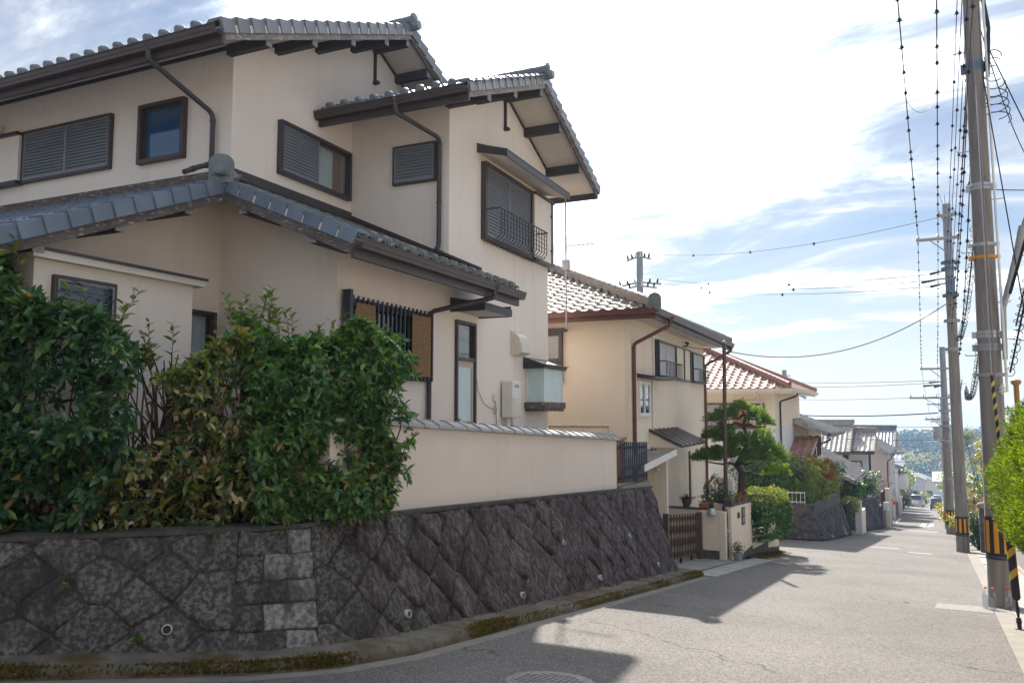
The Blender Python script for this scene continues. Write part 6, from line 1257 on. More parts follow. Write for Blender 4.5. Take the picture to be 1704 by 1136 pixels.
def tree(label, base, h, r, cols, wts=None, n=500, ls=.11, trunk=.07, lobes=7, flat=.8, cat='tree', name='tree', low=.35, mat='leaf', bark='bark', top=None, seed=None, group=None, sparse=1.0):
    t = thing(name, label, cat, base, group=group); b = Vector(base); m = MB(); cs = []
    for k in range(lobes):
        a = 2.4 * k + rnd.random(); rr = r * (.25 + .45 * rnd.random()) * (1 if k else .2); z = h * (low + .12 + (1 - low - .22) * (k / max(1, lobes - 1))); cs.append(b + Vector((rr * math.cos(a), rr * math.sin(a), z)))
    m.tube([b - Vector((0, 0, .1)), b + Vector((rnd.gauss(0, .02), rnd.gauss(0, .02), h * low)), b + Vector((rnd.gauss(0, r * .1), rnd.gauss(0, r * .1), h * .8))], [trunk, trunk * .8, trunk * .25], 7); m.build('trunk', bark, t, smooth=True)
    m = MB()
    for c in cs: s_ = b + Vector((0, 0, h * low * rnd.uniform(.7, 1.15))); m.tube([s_, s_.lerp(c, .55) + Vector((0, 0, -.05 * h)), c], [trunk * .45, trunk * .3, trunk * .1], 5, cap=False)
    m.build('limb', bark, t, fix=False)
    P = []; 
    for c in cs:
        k = n // lobes; d = nrm(nrng.normal(0, 1, (k, 3))); q = r * (.38 + .22 * rnd.random()); P.append(np.array(c) + d * (nrng.uniform(0, 1, (k, 1)) ** .45) * np.array([q, q, q * flat]))
    P = np.concatenate(P); A = P - np.array(b + Vector((0, 0, h * .5))) + nrng.normal(0, .3 * r, P.shape); LP, LD = sprigs(P, A, 5, ls); C_ = pick(cols, len(LP), wts)
    if top is not None:
        hh = np.tile((P[:, 2] - b.z) / h, 5); tm = (hh > .75) & (nrng.random(len(LP)) < .6); C_[tm] = pick(top, int(tm.sum()))
    leaf_mesh('crown', LP, LD, ls * nrng.uniform(.6, 1.25, len(LP)), .5, C_, mat, t, LEAF_S, LFS); return t
G1 = [(.09, .18, .05), (.058, .13, .045), (.15, .24, .055)]; GY = [(.26, .31, .05), (.16, .24, .05), (.36, .34, .07)]
tree('dark green shrub right of the pine in the corner garden', (-5.2, 30.2, -1.7), 1.6, 1.0, G1, n=800, name='garden_shrub', cat='shrub', low=.15)
tree('olive green shrub with pinkish twigs above the white fence', (-4.9, 30.4, -1.7), 1.5, .9, [(.10, .12, .04), (.16, .13, .07), (.07, .10, .03)], n=700, name='garden_shrub', cat='shrub', low=.15)
tree('yellow-green shrub beside the red maple in the corner garden', (-4.35, 30.9, -1.7), 1.65, .95, GY, n=800, name='garden_shrub', cat='shrub', low=.15)
tree('orange-red maple above the corner stone wall', (-4.0, 32.6, -1.7), 1.7, .6, [(.42, .085, .02), (.34, .13, .03), (.25, .16, .04)], n=620, name='maple_tree', low=.3)
tree('dark round bush left in the corner garden', (-6.1, 30.0, -1.7), 1.8, 1.0, G1, n=800, name='garden_shrub', cat='shrub', low=.12)
tree('bright green low shrub spilling over the corner wall', (-4.15, 30.0, -1.75), .65, .55, [(.15, .22, .04), (.10, .17, .03)], n=260, name='garden_shrub', cat='shrub', low=.1, ls=.09)
tree('twiggy olive shrub in front of the lean-to porch', (-5.4, 32.3, -1.7), 1.6, .8, [(.14, .15, .06), (.12, .16, .05)], n=320, name='garden_shrub', cat='shrub', low=.3, ls=.09)
def gable_house(label, x0, x1, y0, y1, zb, ze, pitch, axis, wm, tm_, over=.5, wins=(), tiles=True, w=.27, l=.24, singles=None, soffit='soffit', name='house', rz=0.0, cat='house', band=None):
    """axis 'x': ridge across the view (slopes face the camera and away); axis 'y': ridge down the street (gable faces the camera)"""
    t = thing(name, label, cat, ((x0 + x1) / 2, (y0 + y1) / 2, zb), rz); ang = 1 / math.sqrt(1 + pitch * pitch)
    if axis == 'x':
        ym = (y0 + y1) / 2; zt = lambda y: ze + pitch * ((y1 - y0) / 2 - abs(y - ym))
        pr = [(y0, zb), (y1, zb), (y1, ze), (ym, zt(ym)), (y0, ze)]; m = MB(); m.ext([(x0, a, b) for a, b in pr], (x1 - x0, 0, 0)); m.build('wall', wm, t)
        zo = lambda y: zt(ym) - pitch * abs(y - ym); e0, e1 = y0 - over, y1 + over; xa, xb = x0 - over * .8, x1 + over * .8
        m = MB(); m.ext([(xa, e0, zo(e0) + .01), (xb, e0, zo(e0) + .01), (xb, ym, zo(ym) + .01), (xa, ym, zo(ym) + .01)], (0, 0, .10)); ra = m.build('roof', soffit, t)
        m = MB(); m.ext([(xa, e1, zo(e1) + .01), (xb, e1, zo(e1) + .01), (xb, ym + .001, zo(ym) + .01), (xa, ym + .001, zo(ym) + .01)], (0, 0, .10)); rb_ = m.build('roof', soffit, t)
        tile_roof(ra, (xa, e0 - .03, zo(e0) + .12), (1, 0, 0), Vector((0, ang, pitch * ang)), xb - xa, (ym - e0) / ang, tm_, single=singles, w=w, l=l); tile_roof(rb_, (xb, e1 + .03, zo(e1) + .12), (-1, 0, 0), Vector((0, -ang, pitch * ang)), xb - xa, (ym - e0) / ang, tm_, w=w * 2, l=l * 2)
        ridge(ra, (xb, ym, zo(ym) + .16), (xa, ym, zo(ym) + .16), tm_, 3, h=.06, r=.09); ridge_end(ra, (xb, ym, zo(ym) + .2), (1, 0, 0), tm_, .8)
        gutter(t, (xa, e0 - .01, zo(e0)), (xb, e0 - .01, zo(e0)), (0, -1, 0), 'dark_metal', fascia=.1)
        verge_tiles(ra, (xb, e0, zo(e0) + .12), (xb, ym, zo(ym) + .12), (1, 0, 0), tm_)
    else:
        xm = (x0 + x1) / 2; zt = lambda x: ze + pitch * ((x1 - x0) / 2 - abs(x - xm))
        pr = [(x0, zb), (x1, zb), (x1, ze), (xm, zt(xm)), (x0, ze)]; m = MB(); m.ext([(a, y0, b) for a, b in pr], (0, y1 - y0, 0)); m.build('wall', wm, t)
        zo = lambda x: zt(xm) - pitch * abs(x - xm); e0, e1 = x0 - over, x1 + over; ya, yb_ = y0 - over * .8, y1 + over * .8
        m = MB(); m.ext([(e1, ya, zo(e1) + .01), (e1, yb_, zo(e1) + .01), (xm, yb_, zo(xm) + .01), (xm, ya, zo(xm) + .01)], (0, 0, .10)); ra = m.build('roof', soffit, t)
        m = MB(); m.ext([(e0, ya, zo(e0) + .01), (e0, yb_, zo(e0) + .01), (xm - .001, yb_, zo(xm) + .01), (xm - .001, ya, zo(xm) + .01)], (0, 0, .10)); rb_ = m.build('roof', soffit, t)
        tile_roof(ra, (e1 + .03, ya, zo(e1) + .12), (0, 1, 0), Vector((-ang, 0, pitch * ang)), yb_ - ya, (e1 - xm) / ang, tm_, single=singles, w=w, l=l); tile_roof(rb_, (e0 - .03, yb_, zo(e0) + .12), (0, -1, 0), Vector((ang, 0, pitch * ang)), yb_ - ya, (e1 - xm) / ang, tm_, w=w, l=l)
        ridge(ra, (xm, ya, zo(xm) + .16), (xm, yb_, zo(xm) + .16), tm_, 3, h=.06, r=.09); ridge_end(ra, (xm, ya, zo(xm) + .2), (0, -1, 0), tm_, .8)
        gutter(t, (e1 + .01, ya, zo(e1)), (e1 + .01, yb_, zo(e1)), (1, 0, 0), 'dark_metal', fascia=.1); verge_tiles(ra, (e1, ya, zo(e1) + .12), (xm, ya, zo(xm) + .12), (0, -1, 0), tm_); verge_tiles(rb_, (e0, ya, zo(e0) + .12), (xm, ya, zo(xm) + .12), (0, -1, 0), tm_)
        downpipe(t, [(e1 + .05, ya + .5, zo(e1) - .08), (e1, ya + .5, zo(e1) - .2), (x1 + .05, ya + .6 + over * .8, zo(e1) - .5), (x1 + .05, ya + .6 + over * .8, zb)], .04, 'dark_metal', clips=False)
    for (face, a, z, ww, hh, kind) in wins:
        xf = yw(a, y0, z) if face == 'c' else xw(x1, a, z); wd = win_frame(t, xf, ww, hh, 'dark_metal' if kind != 'w' else 'plastic_white', .05, .08)
        pane(wd, xf, .05, ww / 2, .05, hh - .05, 'glass_dark', .02, 'dark_metal', .03); pane(wd, xf, ww / 2 - .01, ww - .05, .05, hh - .05, 'glass_dark', .035, 'dark_metal', .03)
    return t
# red-tiled house
hc = thing('house', 'cream and white house with a red tiled hip roof behind the pine', 'house', (-9, 34, -1.7), HA * .3)
CX1 = -4.75; CY0 = 31.0
m = MB(); m.box(-13, CX1, CY0, 38, -1.8, .98); m.build('lower_wall', 'wall_white', hc); m = MB(); m.box(-13, CX1, CY0 + .002, 38, .981, 2.36); m.build('upper_wall', 'stucco_cream', hc)
rc, _ = hip_roof(hc, -13.6, CX1 + .62, CY0 - .65, 38.65, 2.46, .45, 'tile_red', lambda a, c, i, j: i > 16, w=.30, l=.28)
gutter(hc, (-13.6, CY0 - .66, 2.34), (CX1 + .64, CY0 - .66, 2.34), (0, -1, 0), 'plastic_cream', fascia=.1); gutter(hc, (CX1 + .63, CY0 - .66, 2.34), (CX1 + .63, 38.6, 2.34), (1, 0, 0), 'plastic_cream', fascia=.1)
downpipe(hc, [(-5.35, CY0 - .7, 2.30), (-5.35, CY0 - .7, 2.2), (-5.2, CY0 - .06, 1.85), (-5.2, CY0 - .06, -1.2)], .04, 'plastic_cream', clips=False)
downpipe(hc, [(CX1 + .7, CY0 + 1.0, 2.30), (CX1 + .66, CY0 + 1.0, 2.2), (CX1 + .05, CY0 + 1.0, 2.0), (CX1 + .05, CY0 + 1, -1.2)], .035, 'dark_metal', clips=False)
xf = yw(-8.7, CY0, 1.02); w = win_frame(hc, xf, 3.0, .92, 'brown_metal', .06, .10, name='window_band'); pane(w, xf, .06, 1.0, .06, .86, 'glass_blue', .03, 'brown_metal'); pane(w, xf, 1.95, 2.45, .06, .86, 'glass_brown', .03, 'brown_metal')
m = MB(xf); m.box(1.0, 1.95, .06, .86, .02, .05); m.build('blind', 'shutter', w); m = MB(xf); m.box(2.45, 2.94, .06, .86, .02, .05); m.build('timber_panel', 'timber', w)
m = MB(xf); m.box(-.2, 3.4, -.06, -.01, 0, .3); m.box(-.2, 3.4, .30, .33, .27, .30); bal = m.build('balcony_rail', 'brown_metal', hc)
for k in range(26): m = MB(xf); m.box(-.18 + k * .14, -.165 + k * .14, -.01, .30, .275, .29); m.build('baluster', 'brown_metal', bal)
xf = yw(-5.75, CY0, 1.02); w = win_frame(hc, xf, .62, .9, 'brown_metal', .05, .08); pane(w, xf, .05, .57, .05, .85, 'glass_brown', .02, 'brown_metal')
m = MB(); m.tube([(-6.2, CY0 - .02, 2.0), (-6.0, CY0 - .3, 2.05), (-5.2, CY0 - .3, 2.05)], .012, 5); m.tube([(-5.9, CY0 - .02, 1.9), (-5.9, CY0 - .02, 2.15)], .02, 5); m.build('cable_bracket', 'dark_metal', hc)
gable_house('beige gabled house with grey tile roof beyond the red-roofed house', -10.4, -4.9, 36.2, 40.6, -1.9, .93, .40, 'y', 'stucco_cream', 'tile_far', over=.85, wins=(('x', 37.2, -.4, .7, .7, 'b'), ('x', 38.8, -.4, .9, .9, 'b')), singles=lambda a, c, i, j: True)
pr_ = thing('porch', 'small porch with brown-pink lean-to tile roof before the beige gabled house', 'porch', (-5.5, 34.8, -1.7))
m = MB(); m.ext([(-6.9, 33.7, -.32), (-4.5, 33.7, -.32), (-4.5, 36.15, .45), (-6.9, 36.15, .45)], (0, 0, .07)); rp2 = m.build('roof', 'soffit', pr_); a_ = 1 / math.sqrt(1 + .314 ** 2); tile_roof(rp2, (-6.9, 33.67, -.24), (1, 0, 0), Vector((0, a_, .314 * a_)), 2.4, 2.55, 'tile_red', single=lambda a, c, i, j: True, w=.3, l=.3)
m = MB(); [m.box(x, x + .1, 33.95, 34.05, -1.75, -.28) for x in (-6.8, -4.7)]; m.build('post', 'gate_wood', pr_); gutter(pr_, (-6.9, 33.66, -.4), (-4.5, 33.66, -.4), (0, -1, 0), 'concrete', fascia=.06)
m = MB(); m.box(-5.3, -4.66, 34.6, 36, -1.75, -.3); m.build('side_screen', 'wall_grey', pr_)
gable_house('low brown-walled house with steep grey roof beside the topiary', -8.6, -4.30, 41.2, 47.5, -4.0, -1.32, .55, 'y', 'stucco_yellow', 'tile_far', over=.75, wins=(('x', 42.2, -2.6, .6, .8, 'b'), ('x', 44, -3.0, .9, 1.2, 'b')), singles=lambda a, c, i, j: True)
gable_house('grey house with pale ribbed tile roof facing the camera, taller left part', -7.6, -5.05, 51.2, 55.6, -5.0, -.50, .56, 'x', 'wall_pink', 'tile_far', over=.6, wins=(('c', -6.9, -1.7, 1.0, .9, 'w'),), singles=lambda a, c, i, j: True)
gable_house('grey house with ribbed tile roof facing the camera, lower right part', -4.75, -3.75, 51.6, 55.2, -5.0, -.55, .45, 'x', 'wall_grey', 'tile_far', over=.55, wins=(('c', -4.65, -1.75, .62, .48, 'b'), ('x', 52.6, -2.0, .8, 1.3, 'b')), singles=lambda a, c, i, j: True)
gable_house('white clapboard gabled house behind the grey ribbed-roof houses', -7.0, -3.35, 63, 71, -6.0, -1.25, .62, 'y', 'wall_pink', 'cap_tile', over=.35, wins=(('x', 64.5, -3.2, 1.2, 1.2, 'w'),))
gable_house('house with broad slate-grey roof behind the white gabled house', -9.0, -3.6, 74, 81, -7.0, -1.7, .5, 'x', 'wall_grey', 'tile', over=.5)
g_ = thing('house', 'pale block house with balcony on the left of the distant street', 'house', (-4.2, 78, -7)); m = MB(); m.box(-6.5, -3.5, 83, 91, -8, -3.6); m.build('wall', 'wall_white', g_); m = MB(); m.box(-3.5, -2.75, 83.5, 90, -5.6, -4.4); m.build('balcony', 'wall_white', g_); m = MB(); m.ext([(-6.9, 82.6, -3.6), (-3.0, 82.6, -3.6), (-3.0, 91.4, -3.6), (-6.9, 91.4, -3.6)], (0, 0, .15)); m.ext([(-6.9, 82.6, -3.45), (-3.0, 82.6, -3.45), (-4.9, 82.6, -2.7)], (0, 8.8, 0)); m.build('roof', 'tile', g_)
xf = xw(-3.5, 85, -5.4); w = win_frame(g_, xf, 2, 1.5, 'dark_metal'); pane(w, xf, .05, 1.95, .05, 1.45)
tree('fresh green shrub behind the white fence rails', (-4.75, 29.75, -1.75), 1.0, .7, [(.17, .25, .05), (.11, .19, .04)], n=520, name='garden_shrub', cat='shrub', low=.1)
tree('pale green shrub hanging over the street side of the corner wall', (-3.95, 31.6, -1.75), .8, .6, [(.20, .27, .06), (.26, .27, .06)], n=420, name='garden_shrub', cat='shrub', low=.05)
tree('leafy green shrub over the wall by the low brown-walled house', (-4.3, 36.5, -1.75), 1.3, .8, G1, n=600, name='garden_shrub', cat='shrub', low=.1)
tree('yellow-green shrub trailing by the dark metal gate', (-3.95, 34.9, -1.9), .9, .6, GY, n=420, name='garden_shrub', cat='shrub', low=.1)
tree('dark shrub on the lot behind the small stone wall', (-3.7, 41.5, -2.7), 1.1, .8, G1, n=520, name='garden_shrub', cat='shrub', low=.1)
far = [('white house with shallow pale roof far down on the left', -8.2, -4.2, 100, 108, .4, 'wall_white', 'cap_tile'), ('beige house with pale grey roof behind the silver van', -9.5, -5.2, 118, 128, .4, 'stucco_cream', 'cap_tile'), ('cream house behind the yellow-green street trees', -10, -6.0, 143, 152, .4, 'stucco_cream', 'tile'), ('pale grey house at the far left bend', -11, -6, 165, 176, .4, 'wall_white', 'cap_tile'),
       ('white house closing the far end of the street on the left', -12, -3.5, 215, 226, .4, 'wall_white', 'cap_tile'), ('pale two-storey house closing the far end of the street', -1.5, 7.0, 250, 262, .4, 'wall_white', 'cap_tile'), ('dark-roofed house at the far end behind the cars', -9, -1.5, 285, 296, .4, 'stucco_cream', 'tile')]
for i, (lab, x0, x1, y0, y1, p, wm, tm_) in enumerate(far):
    zb = zr(y0) - .5; gable_house(lab, x0, x1, y0, y1, zb, zb + 5.4, p, 'x' if i % 2 else 'y', wm, tm_, over=.6, w=.54, l=.5, wins=(('c', x0 + .6, zb + 3.4, 1.6, 1.2, 'b'), ('c', x1 - 2.4, zb + 1.2, 1.6, 1.4, 'b')))
# third corner: topiary, hedge post wall, dark wall with lattice, post
tree('round-topped topiary on a bare stem by the low brown-walled house', (-3.95, 40.5, -3.3), 1.55, .42, [(.10, .13, .03), (.15, .16, .03)], n=260, lobes=3, low=.6, flat=.5, name='topiary', ls=.08, cat='tree')
tree('dark green tree behind the topiary', (-3.6, 46.5, -4.0), 2.6, 1.0, G1, n=520, ls=.13)
p3 = thing('gate_pier_wall', 'white plastered pier with clipped yellow-green shrub on the next corner', 'wall', (-2.95, 36.5, -3.4)); m = MB(); m.box(-3.15, -2.9, 36.0, 36.3, -3.6, -2.05); m.build('pier', 'wall_white', p3); m = MB(); m.box(-3.1, -2.92, 36.301, 38.2, -3.8, -2.55); m.build('low_wall', 'stucco_cream', p3)
sh3 = thing('clipped_shrub', 'clipped yellow-green shrub on the white pier', 'shrub', (-3.3, 36, -2.4)); leaf_box(sh3, (-3.3, 36.0, -2.2), (.32, .5, .28), 420, 5, .09, GY, None); core_blob(sh3, (-3.3, 36, -2.2), (.3, .45, .26))
sh4 = thing('trailing_shrub', 'dark ivy hanging over the gate beside the white pier', 'shrub', (-3.55, 35.3, -2.9)); leaf_box(sh4, (-3.5, 35.3, -2.75), (.25, .5, .5), 420, 5, .10, G1, None); core_blob(sh4, (-3.5, 35.3, -2.75), (.22, .4, .45))
gt3 = thing('metal_gate', 'dark metal gate between the corner stone wall and the white pier', 'gate', (-3.3, 34.8, -3.2)); m = MB(); m.box(-3.32, -3.28, 34.3, 35.9, -3.1, -2.0); m.build('panel', 'navy_iron', gt3); m = MB(); [m.box(-3.275, -3.26, 34.3 + k * .2, 34.33 + k * .2, -3.1, -2.0) for k in range(8)]; m.build('ribs', 'black_iron', gt3)
r3 = thing('stone_retaining_wall', 'small dark battered stone wall below the lattice fence', 'stone wall', (-3.0, 41, -3.9)); stone_wall(r3, [(-5.5, 39.2), (-3.15, 39.5), (-2.95, 39.8), (-2.6, 43.5)], [(-5.5, 39.7), (-3.6, 40.0), (-3.45, 40.2), (-2.85, 43.5)], lambda y: -2.55, lambda y: zr(y) + .02, lambda s, h, rg: 'stone_far', size=.38, proud=.02, seed=21)
slab('garden_ground', [(-20, 40.3), (-3.5, 40.3), (-3.1, 43.6), (-3.1, 50), (-20, 50)], lambda y: -2.7 - .09 * (y - 40.3), -8, 'dirt')
lf = thing('lattice_fence', 'dark brown lattice fence on a block wall by the stop sign', 'fence', (-2.75, 44.6, -4.2))
m = MB(); m.box(-3.0, -2.55, 43.6, 46.4, -4.5, -3.0); m.build('block_wall', 'concrete_dark', lf); m = MB(); m.box(-2.56, -2.36, 46.0, 46.3, -4.5, -2.35); m.build('end_post', 'stucco_cream', lf)
m = MB(); [m.beam((-2.6, 43.6, z), (-2.6, 46, z - .05), .04, .06) for z in (-2.95, -2.35)]; m.build('rail', 'gate_wood', lf)
for k in range(12): m = MB(); y = 43.6 + k * .2; m.beam((-2.6, y, -2.95), (-2.6, y + .2, -2.35), .02, .04, up=(1, 0, 0)); m.build('lattice_strip', 'gate_wood', lf); m = MB(); m.beam((-2.57, y + .2, -2.95), (-2.57, y, -2.35), .02, .04, up=(1, 0, 0)); m.build('lattice_strip', 'gate_wood', lf)
pb = thing('post_box', 'white letter box on the lattice fence', 'letter box', (-2.5, 43.9, -3.0)); m = MB(); m.box(-2.549, -2.3, 43.9, 44.25, -3.25, -2.85); m.build('box', 'plastic_white', pb, bevel=.02); m = MB(); m.box(-2.299, -2.29, 43.95, 44.2, -2.98, -2.93); m.build('slot', 'rubber', pb)
wp = thing('sheet_panel', 'tall white sheet panel standing behind the stop sign', 'panel', (-2.4, 48.5, -4.4)); m = MB(); m.ext([(-2.7, 48.4, -4.5), (-2.35, 48.4, -4.5), (-2.35, 48.4, -2.75), (-2.2, 48.4, -2.3), (-2.45, 48.4, -2.5), (-2.7, 48.4, -2.75)], (0, .04, 0)); m.build('board', 'wall_white', wp)
# stop sign
sg = thing('stop_sign', 'red inverted-triangle stop sign on a white pole at the left kerb', 'road sign', (-2.2, 47.2, zr(47.2)))
m = MB(); m.tube([(-2.2, 47.2, zr(47.2)), (-2.2, 47.2, zr(47.2) + 1.42)], .022, 8); m.build('pole', 'sign_white', sg, smooth=True)
m = MB(); zt = zr(47.2) + 1.42; m.ext([(-2.36, 47.17, zt), (-2.04, 47.17, zt), (-2.2, 47.17, zt - .30)], (0, .012, 0)); pl = m.build('plate', 'sign_red', sg)
tcu = bpy.data.curves.new('sign_text', 'FONT'); tcu.body = '止まれ'; tcu.size = .085; tcu.align_x = 'CENTER'; tob0 = bpy.data.objects.new('lettering_curve', tcu); COL.objects.link(tob0); bpy.context.view_layer.update(); tme = bpy.data.meshes.new_from_object(tob0); bpy.data.objects.remove(tob0); tob = bpy.data.objects.new('lettering', tme); COL.objects.link(tob); tme.materials.clear(); tob.data.materials.append(MATS['sign_white']); tob.parent = sg; tob.rotation_euler = (R(90), 0, 0); tob.location = (0, -.034, zt - .115 - zr(47.2))
m = MB(); m.add([(-2.345, 47.166, zt - .008), (-2.055, 47.166, zt - .008), (-2.065, 47.166, zt - .018), (-2.335, 47.166, zt - .018)], [(0, 1, 2, 3)]); m.build('border', 'sign_white', pl)
# street trees further down
tree('bare pinkish-brown tree beyond the stop sign', (-3.7, 60, zr(60)), 2.6, 1.5, [(.22, .13, .11), (.16, .10, .09)], n=420, ls=.10, low=.25, bark='bark_brown')
tree('broad yellow-green tree over the far left kerb', (-4.3, 88, zr(88)), 4.4, 2.4, GY, n=800, ls=.22)
tree('round dark bush in front of the silver van', (-4.0, 108, zr(108)), 2.6, 1.6, [(.03, .05, .035), (.04, .065, .03)], n=500, ls=.2, low=.15, cat='bush', name='bush')
tree('small yellow bush just right of the silver van', (-2.4, 150, zr(150)), 2.2, 1.2, [(.3, .26, .03), (.2, .22, .03)], n=260, ls=.22, low=.15, cat='bush', name='bush')
tree('tall green tree far left beyond the van', (-6.0, 160, zr(160)), 6.0, 3, GY, n=700, ls=.32)
tree('yellow-green tree far right by the distant poles', (1.8, 200, zr(200)), 6.0, 2.6, GY, n=600, ls=.34)
tree('olive bush against the fence before the bare tree', (-3.6, 53.5, zr(53.5)), 2.0, .9, [(.12, .12, .04), (.2, .18, .05)], n=320, ls=.13, low=.15, cat='bush', name='bush')
w5 = thing('boundary_wall', 'low dark boundary wall along the far left kerb', 'wall', (-3.4, 66, zr(66))); m = MB(); m.ext([(-3.5, 56, zr(56)), (-3.3, 56, zr(56)), (-3.4, 80, zr(80)), (-3.6, 80, zr(80))], (0, 0, 1.1)); m.build('wall', 'concrete_dark', w5); m = MB(); [m.box(-3.34, -3.1, y, y + .3, zr(y) - .1, zr(y) + 1.5) for y in (57, 68, 79)]; m.build('pier', 'stucco_cream', w5)
# ---- cars
def car(label, loc, rz, wd, ln, ht, paint, plate='plate_yellow', tall=False, mini=1.0):
    t = thing('car', label, 'car', (0, 0, 0)); t.location = loc; t.rotation_euler = (-math.atan(S1), 0, rz); hw = wd / 2
    hood = .62 * ht if not tall else .60 * ht
    P = [(-.5, .22), (-.5, .52), (-.47, .58)] if False else None
    # side profile (y from rear -ln/2 to front ln/2)
    r_ = -ln / 2; f = ln / 2; bz = .22; belt = ht * .56
    body = [(r_ + .03, bz), (r_, bz + .2), (r_ + .02, belt - .05), (r_ + .06, belt), (f - ln * .28, belt), (f - .10, belt - .16), (f, belt - .34), (f, bz + .1), (f - .05, bz)]
    m = MB(); n = len(body); sc_ = [(.98, 0), (1.0, 1)]
    vs = []
    for sx in (-1, -.93, .93, 1):
        for (y, z) in body:
            inn = .06 if abs(sx) == 1 else 0; vs.append((sx * hw if abs(sx) < 1 else sx * hw, y * (1 - inn * .3), z - (inn * .5 if z > belt - .1 else 0)))
    F = [tuple(range(n))[::-1], tuple(range(3 * n, 4 * n))] + [(k * n + i, k * n + (i + 1) % n, (k + 1) * n + (i + 1) % n, (k + 1) * n + i) for k in range(3) for i in range(n)]
    m.add(vs, F); b = m.build('body', paint, t, smooth=True, bevel=.02)
    cab = [(r_ + .08, belt - .01), (r_ + .26, ht - .06), (r_ + .40, ht), (f - ln * (.42 if not tall else .34), ht - .02), (f - ln * (.28 if not tall else .22), belt - .01)]
    m = MB(); n = len(cab); vs = []
    for sx, k in ((-1, 1), (1, 1)):
        for (y, z) in cab: vs.append((sx * (hw * .93 - (.13 * (z - belt) / (ht - belt)) * wd * .6), y, z))
    m.add(vs, [tuple(range(n))[::-1], tuple(range(n, 2 * n))] + [(i, (i + 1) % n, n + (i + 1) % n, n + i) for i in range(n)]); c = m.build('cabin', paint, t, smooth=True, bevel=.03)
    gz0, gz1 = belt + .04, ht - .09; tw = hw * .80
    m = MB(); y0 = r_ + .08 - .012; sl = .18 / (ht - .06 - belt); m.add([(-tw, y0 + sl * (gz0 - belt), gz0), (tw, y0 + sl * (gz0 - belt), gz0), (tw * .9, y0 + sl * (gz1 - belt), gz1), (-tw * .9, y0 + sl * (gz1 - belt), gz1)], [(0, 1, 2, 3)]); m.build('rear_window', 'car_glass', c, fix=False)
    for sx in (-1, 1):
        m = MB(); xx = lambda z: sx * (hw * .93 - (.13 * (z - belt) / (ht - belt)) * wd * .6 + .006); m.add([(xx(gz0), r_ + .22, gz0), (xx(gz0), f - ln * .36, gz0), (xx(gz1), f - ln * .46, gz1), (xx(gz1), r_ + .36, gz1)], [(0, 1, 2, 3)]); m.build('side_window', 'car_glass', c, fix=False)
        m = MB(); m.box(sx * hw * .80 - .06, sx * hw * .80 + .06, r_ - .012, r_ + .05, belt - .28, belt - .04); m.build('tail_lamp', 'red_lamp', b, bevel=.01)
        m = MB(); m.box(sx * (hw + .09) - .07, sx * (hw + .09) + .07, f - ln * .33, f - ln * .33 + .07, belt, belt + .14); m.build('wing_mirror', paint, t, bevel=.02)
        for y in (r_ + ln * .18, f - ln * .19):
            m = MB(); m.lathe((sx * (hw - .16) if sx < 0 else hw - .16 + 0, y, .28), [(.20, 0), (.28, .01), (.285, .08), (.27, .15), (.18, .16)], 18, axis=(sx, 0, 0)); wl = m.build('wheel', 'tyre', t, smooth=True); m = MB(); m.lathe((sx * (hw - .02), y, .28), [(.17, 0), (.16, .02), (.04, .03)], 12, axis=(sx, 0, 0)); m.build('rim', 'steel', wl)
    m = MB(); m.box(-.165, .165, r_ - .014, r_ + .03, .50, .67); m.build('number_plate', plate, b); m = MB(); m.box(-hw * .96, hw * .96, r_ - .03, r_ + .12, bz + .03, bz + .2); m.build('bumper', 'rubber' if plate == 'plate_yellow' else paint, b, bevel=.03)
    return t
car('small black car with yellow plate driving away down the street', (-.55, 119.5, zr(119.5)), 0, 1.48, 3.4, 1.62, 'car_dark')
car('silver minivan parked at the far left kerb', (-3.2, 138.5, zr(138.5)), R(-3), 1.69, 4.2, 1.78, 'car_silver', plate='sign_white', tall=True)
car('pale far-off car beyond the black car', (-.6, 186, zr(186)), 0, 1.7, 4.2, 1.5, 'car_white', plate='sign_white')
# ---- wooded hill across the valley
def hill_z(x, y):
    b = -36.0; t = max(0, min(1, (y - 430) / 150.)); s = t * t * (3 - 2 * t); return b + s * (17.5 + 2.0 * math.sin(x * .012 + 1) + 1.3 * math.sin(x * .031)) - max(0, y - 600) * .05
sheet('hill', [x * 20 - 500 for x in range(51)], [400 + 15 * k for k in range(24)], hill_z, 'dirt')
FP = []; FD = []; FS = []; FC = []
pal = [np.array(c) for c in ((.026, .052, .030), (.018, .038, .026), (.045, .075, .030), (.035, .055, .038))]; bam = [np.array(c) for c in ((.26, .23, .07), (.20, .20, .06), (.30, .27, .11))]; bare_ = [np.array(c) for c in ((.15, .12, .11), (.12, .10, .10))]
for k in range(2100):
    y = 432 + 155 * rnd.random(); x = rnd.uniform(-120, 120) * (y / 520.); z = hill_z(x, y); v = mnoise.noise(Vector((x * .02 + 7, y * .03, 0)))
    t = (y - 430) / 150.
    if .24 < t < .56 and v > -.22: c = bam[k % 3]; h = rnd.uniform(4, 6.5)
    elif t < .30 and v < -.15: c = bare_[k % 2]; h = rnd.uniform(4, 7)
    else: c = pal[k % 4]; h = rnd.uniform(5, 9.5) * (1 if t < .9 else .8)
    n = 34; r = h * rnd.uniform(.26, .42); d = nrm(nrng.normal(0, 1, (n, 3))); p = np.array([x, y, z + h * .55]) + d * np.array([r, r, h * .48]) * nrng.uniform(.75, 1.0, (n, 1)); FP.append(p); FD.append(d * .6 + nrng.normal(0, .5, (n, 3))); FS.append(nrng.uniform(1.1, 2.1, n)); FC.append(np.repeat(c[None], n, 0) * nrng.uniform(.85, 1.12, (n, 1)))
